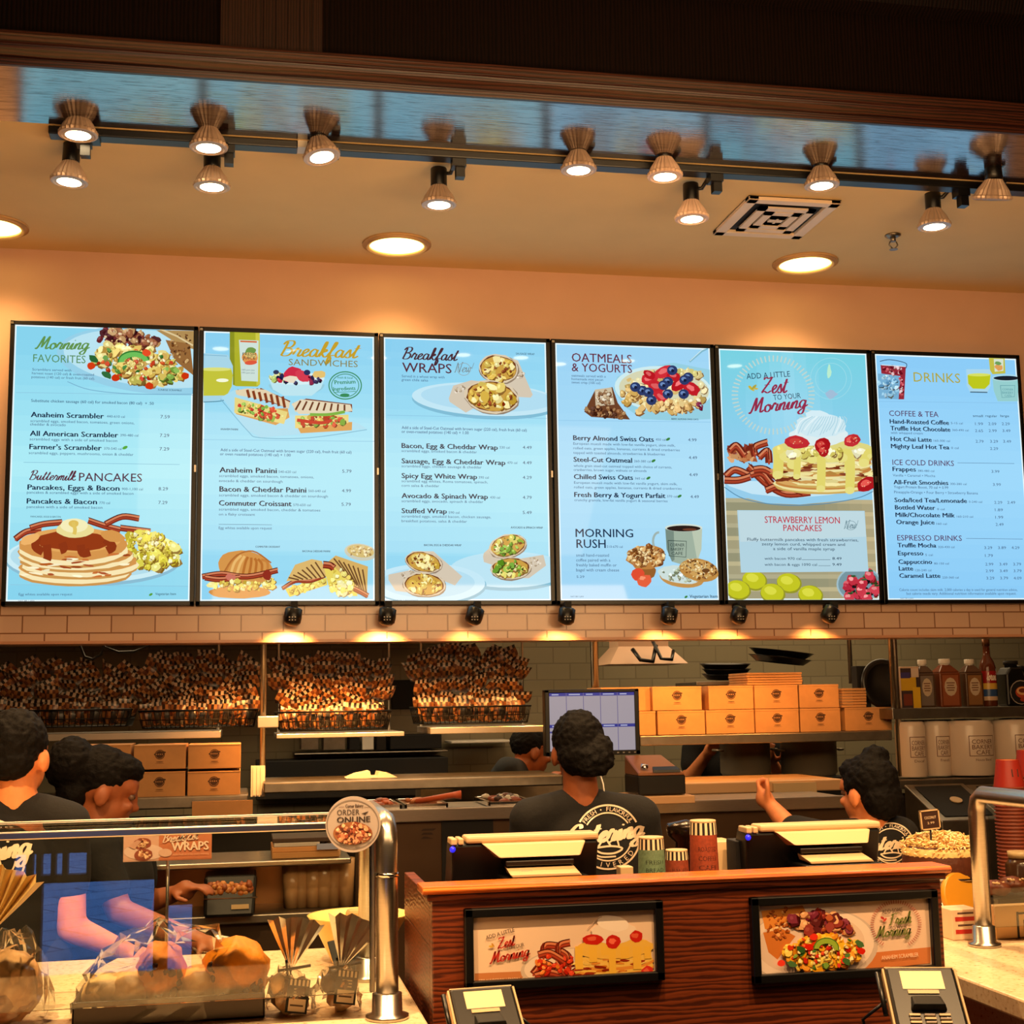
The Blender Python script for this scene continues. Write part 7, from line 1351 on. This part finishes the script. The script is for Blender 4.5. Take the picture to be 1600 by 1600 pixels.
# wraps sign inside the case
Ys = 3.62; t = thing('wraps_sign', 'pink printed Breakfast Wraps card standing inside the glass case', 'sign', tuple(P(262, 1348, Ys))); b = Board(Ys, 0, 1140, 4.706); a_, c_ = b.pt(905, 975), b.pt(1558, 760); m = MB(); m.box((a_[0], Ys, a_[1]), (c_[0], Ys + .004, c_[1])); part(m, 'card', mat('sign_pink', (214, 170, 150), .6), t)
b.base = .0003; b.clip = (a_[0], c_[0], a_[1], c_[1]); b.new(0); b.rect(1170, 756, 1556, 960, (196, 120, 84)); b.ell(1060, 900, 150, 60, (226, 196, 184), 0, 24)
for cx, cy in ((1045, 840), (1055, 920)): b.ell(cx, cy, 68, 44, (150, 76, 56), -8, 18, .05); b.scat(22, cx, cy, 50, 30, [(232, 190, 150), (206, 140, 100), (120, 60, 40)], 8, 16)
b.poly([(945, 860), (1010, 810), (1040, 820), (990, 880)], (206, 160, 140)); b.ell(1215, 905, 50, 30, (220, 180, 160)); b.done('food_print', PRINT, t)
b.new(.002); W_ = (240, 216, 196); b.script('Breakfast', 1195, 830, 1470, 64, W_, .055, 4); b.text('WRAPS', 1262, 890, 1532, 62, W_, .03); b.text('made fresh to order every morning', 1270, 925, 1535, 16, (226, 180, 150)); b.done('lettering', PRINT, t)
m = MB(); m.cyl((P(262, 1348, Ys).x, Ys + .012, CZ), (P(262, 1348, Ys).x, Ys + .012, c_[1] - .03), .004); m.box((P(262, 1348, Ys).x - .04, Ys - .02, CZ), (P(262, 1348, Ys).x + .04, Ys + .04, CZ + .004)); part(m, 'stand', STEEL, t)
# ------------------------------------------------------------------ bread and bakery goods
FILM = film('clear_film', (255, 238, 215), .25, .025, .09); CELLO = film('gathered_cellophane', (255, 228, 190), .25, .12, .15)
BREAD = mat('bread_crust', vc=True, rough=.5, noise_amt=.16, nscale=45, bump=.3)
CT = CZ + .001
def loaf(m, c, r, col, seed, jag=.18): m.col = lin(col); m.ell(c, r, 20, 12, jag, 2.4, seed)
def bag_shell(m, c, r, zt, seed, jag=.22, n=26):   # crumpled film dome from counter level up
    rings = []
    for i in range(11):
        th = math.pi / 2 * i / 10; ring = []
        for k in range(n):
            a = 2 * math.pi * k / n; d = Vector((math.cos(th) * math.cos(a), math.cos(th) * math.sin(a), math.sin(th))); g = 1 + jag * noise.noise(d * 4 + Vector((seed, 0, seed))) + .08 * noise.noise(d * 13 + Vector((0, seed, 0)))
            ring.append(m.av((c.x + r[0] * d.x * g, c.y + r[1] * d.y * g, c.z + (zt - c.z) * d.z * (1 if i < 1 else g))))
        rings.append(ring)
    for a, b in zip(rings, rings[1:]):
        for k in range(n): m.af((a[k], a[(k + 1) % n], b[(k + 1) % n], b[k]), False)
def fan(m, base, up, w, h, seed, n=9):   # gathered cellophane tail
    base = Vector(base); up = Vector(up).normalized(); sd = up.cross(Vector((0, 1, 0))).normalized(); prev = None
    for k in range(n + 1):
        a = (k / n - .5) * .95; d = (up * math.cos(a) + sd * math.sin(a)); dep = .018 * (-1) ** k; hh = h * (1 + .12 * noise.noise(Vector((k * 1.7, seed, 0))))
        p0 = m.av(base + sd * (k / n - .5) * .012); p1 = m.av(base + d * hh * .55 + Vector((0, dep * .6, 0)) + sd * (k / n - .5) * w * .3); p2 = m.av(base + d * hh + Vector((0, dep, 0)) + sd * (k / n - .5) * w * .4)
        if prev: m.af((prev[0], p0, p1, prev[1])); m.af((prev[1], p1, p2, prev[2]))
        prev = (p0, p1, p2)
# tray of breads under film
a = P(112, 1590, 3.36); b = P(414, 1560, 3.36); x0, x1 = a.x, b.x; xm = (x0 + x1) / 2
t = thing('bread_tray', 'dark tray of golden breads wrapped in crumpled clear film on the counter', 'bread tray', (xm, 3.47, CT))
m = MB(); y0, y1 = 3.36, 3.60; w = .006; h = .055
m.box((x0, y0, CT), (x1, y0 + w, CT + h)); m.box((x0, y1 - w, CT), (x1, y1, CT + h)); m.box((x0, y0, CT), (x0 + w, y1, CT + h)); m.box((x1 - w, y0, CT), (x1, y1, CT + h)); m.box((x0, y0, CT), (x1, y1, CT + .006)); part(m, 'tray', mat('brown_tray', (62, 44, 34), .3), t, .002)
for k, (px, py, rx, rz, col, lb) in enumerate(((165, 1552, .055, .04, (255, 214, 150), 'pale bread roll'), (205, 1546, .055, .045, (252, 200, 136), 'pale bread'), (252, 1530, .06, .075, (240, 140, 24), 'golden ridged loaf'), (312, 1548, .05, .045, (240, 180, 104), 'pale brown bread'), (368, 1532, .078, .075, (246, 146, 20), 'golden muffin bread with dark fruit'))):
    c = P(px, py, 3.47); m = MB(); loaf(m, (c.x, 3.47, max(c.z - rz * .2, CT + .014 + rz)), (rx, .085, rz), col, k + 2)
    if k in (2, 4):
        for q in range(14): m.col = lin((96, 44, 16)); an = random.uniform(0, 3.14); u = random.uniform(-.7, .7); m.ell((c.x + rx * u, 3.47 - .085 * math.sqrt(max(0, 1 - u * u)) * .85, c.z + rz * random.uniform(-.4, .6)), random.uniform(.007, .013), 8, 5, .3, 2, q)
    part(m, 'bread', BREAD, t, label=lb)
m = MB(); bag_shell(m, Vector((xm, 3.48, CT + .004)), ((x1 - x0) / 2 * 1.04, .135), CT + .205, 3.3); part(m, 'film_wrap', FILM, t)
# big bag at the left edge
c = P(12, 1545, 3.45); c.z = CT; t = thing('bread_bag', 'clear bag of round bread with gathered golden top at the left edge', 'bread bag', tuple(c)); m = MB(); loaf(m, (c.x, c.y, CT + .085), (.075, .075, .08), (240, 184, 130), 8, .25); m.col = lin((206, 150, 110)); m.ell((c.x - .02, c.y, CT + .05), (.08, .08, .048), 18, 10, .2, 3, 4); part(m, 'bread', BREAD, t)
m = MB(); bag_shell(m, c, (.098, .095), CT + .195, 7.7, .3); part(m, 'film_wrap', FILM, t)
m = MB(); fan(m, (c.x - .05, c.y + .02, CT + .2), (.25, 0, 1), .10, .15, 3, 14); part(m, 'gathered_top', mat('gold_cellophane', (240, 200, 130), .35), t)
# two small tied bags with black labels
def treat(px, py, lb, r, tail_up, seed, lx, ly, tilt):
    c = P(px, py, 3.40); c.z = CT; t = thing('treat_bag', lb, 'treat bag', tuple(c), 'small tied bags of treats'); m = MB()
    for k in range(26): m.col = lin(random.choice([(206, 150, 96), (120, 70, 40), (226, 180, 126), (80, 48, 30)])); an = random.uniform(0, 6.28); q = random.uniform(0, .6) * r; m.ell((c.x + q * math.cos(an), c.y + q * math.sin(an), CT + random.uniform(.02, r * 1.25)), random.uniform(.014, .024), 8, 6, .4, 2, k)
    part(m, 'treats', FOOD, t, stuff=True)
    m = MB(); bag_shell(m, c, (r, r * .9), CT + r * 1.75, seed, .26, 20); part(m, 'film_wrap', FILM, t)
    nk = c + Vector((tail_up[0] * .03, 0, r * 1.72)); m = MB(); fan(m, nk, tail_up, .08, .115, seed, 10); part(m, 'gathered_top', CELLO, t)
    m = MB(); m.tube([nk + Vector((-.03, -.005, -.004)), nk + Vector((0, -.012, 0)), nk + Vector((.045, -.004, .004))], .0035); m.tube([nk + Vector((0, -.008, 0)), nk + Vector((-.006, -.012, -.03)), nk + Vector((-.012, -.01, .02))], .003); part(m, 'tie', BLACK, t)
    m = MB(); w, h = .05, .075; T = Matrix.Translation(Vector((c.x + lx, c.y - r * .93, CT + ly))) @ Matrix.Rotation(tilt, 4, 'Y') @ Matrix.Rotation(R(-12), 4, 'X'); m.T = T
    m.col = lin((22, 20, 20)); m.box((-w / 2, -.001, 0), (w / 2, .001, h)); L = 0
    for k in range(5): m.col = lin((232, 214, 190)); m.poly([(-w / 2 + .004 + k * .0095, -.0016, h * .80), (-w / 2 + .009 + k * .0095, -.0016, h * .80), (-w / 2 + .009 + k * .0095, -.0016, h * .98), (-w / 2 + .004 + k * .0095, -.0016, h * .98)])
    m.col = lin((222, 204, 180)); m.poly([(-w * .38, -.0018, h * .05), (w * .40, -.0018, h * .05), (w * .40, -.0018, h * .42), (-w * .38, -.0018, h * .42)])
    m.col = lin((90, 70, 56)); m.poly([(-w * .3, -.0024, h * .2), (w * .3, -.0024, h * .2), (w * .3, -.0024, h * .25), (-w * .3, -.0024, h * .25)]); m.col = lin((210, 190, 160))
    for k in range(3): m.poly([(-w * .2, -.002, h * (.5 + k * .09)), (w * .25, -.002, h * (.5 + k * .09)), (w * .25, -.002, h * (.54 + k * .09)), (-w * .2, -.002, h * (.54 + k * .09))])
    part(m, 'label_panel', PRINT, t)
treat(452, 1592, 'tied clear treat bag with tilted black label, left of the pair', .058, (.12, 0, 1), 4.1, .012, .008, R(8)); treat(527, 1572, 'tied clear treat bag with black label nearest the steel posts', .058, (.35, 0, 1), 9.2, .012, .022, R(8))
# lined bowl
c = P(560, 1500, 4.0); c.z = CT; t = thing('lined_bowl', 'wide cream bowl lined with paper behind the treat bags', 'bowl', tuple(c)); m = MB(); m.lathe([(.07, 0), (.075, .008), (.115, .09), (.138, .125), (.142, .13), (.134, .128), (.108, .09), (.06, .02), (0, .018)], c, n=36, cap=False); part(m, 'bowl_body', mat('cream_ceramic', (246, 206, 120), .35), t)
m = MB(); m.hexa([c + Vector(v) for v in ((-.05, -.07, .04), (.09, -.07, .04), (.09, .04, .04), (-.05, .04, .04), (-.03, -.06, .15), (.11, -.05, .15), (.11, .05, .14), (-.03, .05, .14))]); part(m, 'paper_liner', mat('grey_paper', (196, 160, 110), .7), t, .01)
m = MB(); c2 = P(545, 1502, 3.80); m.hexa([Vector((c2.x, 3.78, CT)) + Vector(v) for v in ((-.03, 0, 0), (.05, 0, 0), (.05, .01, 0), (-.03, .01, 0), (-.055, .05, .085), (.03, .05, .1), (.03, .06, .1), (-.055, .06, .085))]); solo(m, 'tent_card', 'dark printed tent card leaning on the lined bowl', 'card', BLACKM, bevel=.002)
# brown paper bags left of the podium
for k, (px, py, w, h, lb) in enumerate(((648, 1590, .05, .14, 'brown paper bag standing between counter and podium, nearer one'), )):
    x = .383; m = MB(); m.hexa([(x - .055, 3.80, CT), (x + .03, 3.80, CT), (x + .03, 3.9, CT), (x - .055, 3.9, CT), (x - .05, 3.81, CT + .13), (x + .03, 3.81, CT + .15), (x + .03, 3.89, CT + .15), (x - .05, 3.89, CT + .13)]); solo(m, 'paper_bag', 'brown paper bag standing in the gap between bread counter and podium', 'paper bag', mat('kraft_paper', (196, 120, 56), .7, noise_amt=.2, nscale=40), bevel=.006)

# ------------------------------------------------------------------ right-hand counter
c = P(1472, 1366, 4.25); t = thing('layer_cake', 'tall brown cake topped with coconut shavings on a stand by the right post', 'cake', (c.x, 4.25, CT)); r = 63 * 4.25 / 2171
m = MB(); m.lathe([(r * .55, 0), (r * .5, .01), (.03, .03), (.03, c.z - CT - .02), (r * 1.05, c.z - CT - .008), (r * 1.08, c.z - CT)], (c.x, 4.25, CT), n=36); part(m, 'cake_stand', CHROME, t)
m = MB(); m.col = lin((84, 40, 20)); hz = P(1472, 1330, 4.25).z - c.z; m.lathe([(r * .96, 0), (r, .02), (r * .98, hz), (r * .9, hz + .02), (0, hz + .03)], (c.x, 4.25, c.z + .001), n=40, cap=False); part(m, 'cake_body', BREAD, t)
m = MB()
m.col = lin((236, 200, 130)); m.lathe([(r * .98, hz - .012), (r * 1.0, hz + .006), (r * .8, hz + .03), (r * .4, hz + .042), (0, hz + .045)], (c.x, 4.25, c.z), n=36, cap=False)
for k in range(900):
    an = random.uniform(0, 6.28); q = math.sqrt(random.random()) * r * 1.02; dome = .03 * (1 - (q / r) ** 2); m.col = lin(random.choice([(250, 226, 160), (240, 206, 130), (252, 236, 190), (216, 160, 90)])); p = Vector((c.x + q * math.cos(an), 4.25 + q * math.sin(an), c.z + hz + .014 + dome + random.uniform(0, .02) - (.03 * random.random() if q > r * .9 else 0))); d = Vector((random.uniform(-1, 1), random.uniform(-1, 1), random.uniform(-.5, .5))).normalized() * random.uniform(.005, .011); m.tube([p - d, p, p + d], [.002, .003, .002], 4)
part(m, 'coconut_topping', FOOD, t, stuff=True)
q = P(1454, 1296, 4.2); t = thing('price_tag', 'small dark framed price tag on a stick above the coconut cake', 'price tag', (q.x, 4.2, q.z - .05)); w, h = .066, .062; T = Matrix.Translation(q) @ Matrix.Rotation(R(-4), 4, 'Y')
m = MB(); m.T = T; m.box((-w / 2, -.004, 0), (w / 2, .004, h)); part(m, 'card', mat('tag_brown', (56, 30, 20), .5), t); m = MB(); m.T = T
for (x0_, z0_, x1_, z1_) in ((-w / 2, 0, w / 2, .004), (-w / 2, h - .004, w / 2, h), (-w / 2, 0, -w / 2 + .004, h), (w / 2 - .004, 0, w / 2, h)): m.box((x0_, -.007, z0_), (x1_, .004, z1_))
part(m, 'frame', CREAMP, t); m = MB(); m.cyl(q, q - Vector((0, 0, .05)), .003); part(m, 'stick', BLACKM, t)
m = MB(); m.T = T; m.col = lin((232, 206, 170))
for s, zz_, hh in (('COCONUT', .034, .012), ('2.99', .018, .010)):
    vs, fs, a_, b_ = glyphs(s, .03); sc = (.04 if hh > .011 else .024) / (b_ - a_); o = len(m.v)
    for vx, vy in vs: m.av(((vx - (a_ + b_) / 2) * sc, -.0075, zz_ + vy * hh))
    for f in fs: m.af([i + o for i in f])
part(m, 'lettering', PRINT, t)
# red cups in tall upside-down stacks
def redstack(px, pyt, Y, lb):
    c = P(px, pyt, Y); t = thing('cup_stack', lb, 'cup stack', (c.x, Y, CT), 'tall stacks of red paper cups'); r0, r1, h = .037, .05, .088; zt = c.z
    m = MB(); m.lathe([(r1, zt - h), (r0, zt)], (c.x, Y, 0), n=32, cap=False); part(m, 'top_cup', mat('red_cup', (150, 36, 24), .45), t)
    m = MB(); m.lathe([(r0, zt - .002), (r0 * .9, zt - .008), (0, zt - .008)], (c.x, Y, 0), n=32, cap=False); part(m, 'cup_base', mat('kraft_base', (226, 160, 90), .6), t)
    m = MB(); pr = []; z_ = zt - h
    while z_ > CT + .01: pr += [(r1 + .003, z_), (r1 + .003, z_ - .004), (r1 - .002, z_ - .005), (r1 - .002, z_ - .011)]; z_ -= .012
    m.lathe(pr, (c.x, Y, 0), n=32, cap=False); part(m, 'nested_cups', mat('nested_cup_rims', (150, 70, 50), .5), t)
    m = MB(); m.col = lin((50, 30, 26)); 
    def on(u, z): rr = r0 + (r1 - r0) * (zt - z) / h + .0008; return (c.x + rr * math.sin(u / rr), Y - rr * math.cos(u / rr), z)
    m.poly([on(u, z) for u, z in ((-.012, zt - .055), (.012, zt - .055), (.012, zt - .03), (-.012, zt - .03))]); part(m, 'badge', PRINT, t)
redstack(1574, 1187, 4.35, 'stack of upturned red cups with kraft bases behind the steel rail'); redstack(1606, 1172, 4.5, 'taller stack of upturned red cups cut by the right edge')
# small goods near the right post
def kb(name, lb, cat, px0, py0, px1, Y, dep, mt, grp=None, zb=CT): a = P(px0, 1450, Y); b3 = P(px1, py0, Y); m = MB(); m.box((a.x, Y, zb), (b3.x, Y + dep, b3.z)); return m, a.x, b3.x, b3.z
m, x0, x1, zt = kb('', '', '', 1488, 1420, 1530, 3.86, .09, None); t = thing('tea_box', 'white box with red stripes beside the right steel post', 'box', ((x0 + x1) / 2, 3.9, CT)); part(m, 'carton', mat('white_card', (238, 208, 176), .6), t, .002)
m = MB(); m.col = lin((186, 40, 30)); hh = zt - CT
for v in (.2, .62): m.poly([(x0 + .01, 3.859, CT + hh * v), (x1 - .012, 3.859, CT + hh * v), (x1 - .012, 3.859, CT + hh * (v + .14)), (x0 + .01, 3.859, CT + hh * (v + .14))])
m.col = lin((90, 60, 50))
for v in (.45, .85): m.poly([(x0 + .018, 3.859, CT + hh * v), (x1 - .02, 3.859, CT + hh * v), (x1 - .02, 3.859, CT + hh * (v + .06)), (x0 + .018, 3.859, CT + hh * (v + .06))])
part(m, 'print', PRINT, t)
c = P(1500, 1400, 4.12); m = MB(); m.lathe([(.07, -.012), (.075, 0), (.07, .012)], (c.x, 4.12, CT + .085), (0.3, -1, .25), 28); solo(m, 'round_tin', 'yellow round tin standing on edge under the cake', 'tin', mat('yellow_tin', (214, 150, 40), .35))
m, x0, x1, zt = kb('', '', '', 1556, 1412, 1640, 3.84, .04, None); t = thing('pastry_box', 'cream pastry box with black frame mark at the right edge', 'box', ((x0 + x1) / 2, 3.86, CT)); part(m, 'carton', mat('cream_card', (244, 200, 140), .6), t, .002)
m = MB(); m.col = lin((24, 20, 18)); y = 3.839; hh = zt - CT
for (u0, v0, u1, v1) in ((.38, .0, .42, .8), (.38, .72, 1, .78), (.5, .1, .55, .55), (.5, .5, .8, .55), (.5, .1, .8, .16)): m.poly([(x0 + (x1 - x0) * u0, y, CT + hh * v0), (x0 + (x1 - x0) * u1, y, CT + hh * v0), (x0 + (x1 - x0) * u1, y, CT + hh * v1), (x0 + (x1 - x0) * u0, y, CT + hh * v1)])
part(m, 'print', PRINT, t)
for k, (px, py, lb) in enumerate(((1566, 1392, 'dark roll on the left of the pastries at the right edge'), (1590, 1386, 'dark roll with pale sugar at the right edge'))):
    c = P(px, py, 3.94); m = MB(); loaf(m, (c.x, 3.97, c.z + .004), (.034, .05, .024), (110, 50, 24), k + 20)
    for q in range(10): m.col = lin((240, 200, 150)); m.ell((c.x + random.uniform(-.025, .025), 3.96 + random.uniform(-.03, 0), c.z + .022), .004, 6, 4)
    solo(m, 'bread_roll', lb, 'bread roll', BREAD, 'dark rolls at the right edge')
m, x0, x1, zt = kb('', '', '', 1562, 1400, 1660, 3.92, .12, None); solo(m, 'pastry_riser', 'dark riser block under the rolls at the right edge', 'riser', BLACKM, bevel=.003)
c = P(1592, 1330, 4.1); t = thing('glass_jar', 'small jar with cream lid in the dark right display', 'jar', (c.x, 4.1, CT)); m = MB(); m.lathe([(.04, 0), (.044, .02), (.044, c.z - CT - .04), (.03, c.z - CT - .02)], (c.x, 4.1, CT), n=24); part(m, 'jar_body', mat('dark_jar', (70, 44, 30), .15), t); m = MB(); m.lathe([(.034, c.z - CT - .02), (.036, c.z - CT)], (c.x, 4.1, CT), n=24); part(m, 'lid', CREAMP, t)
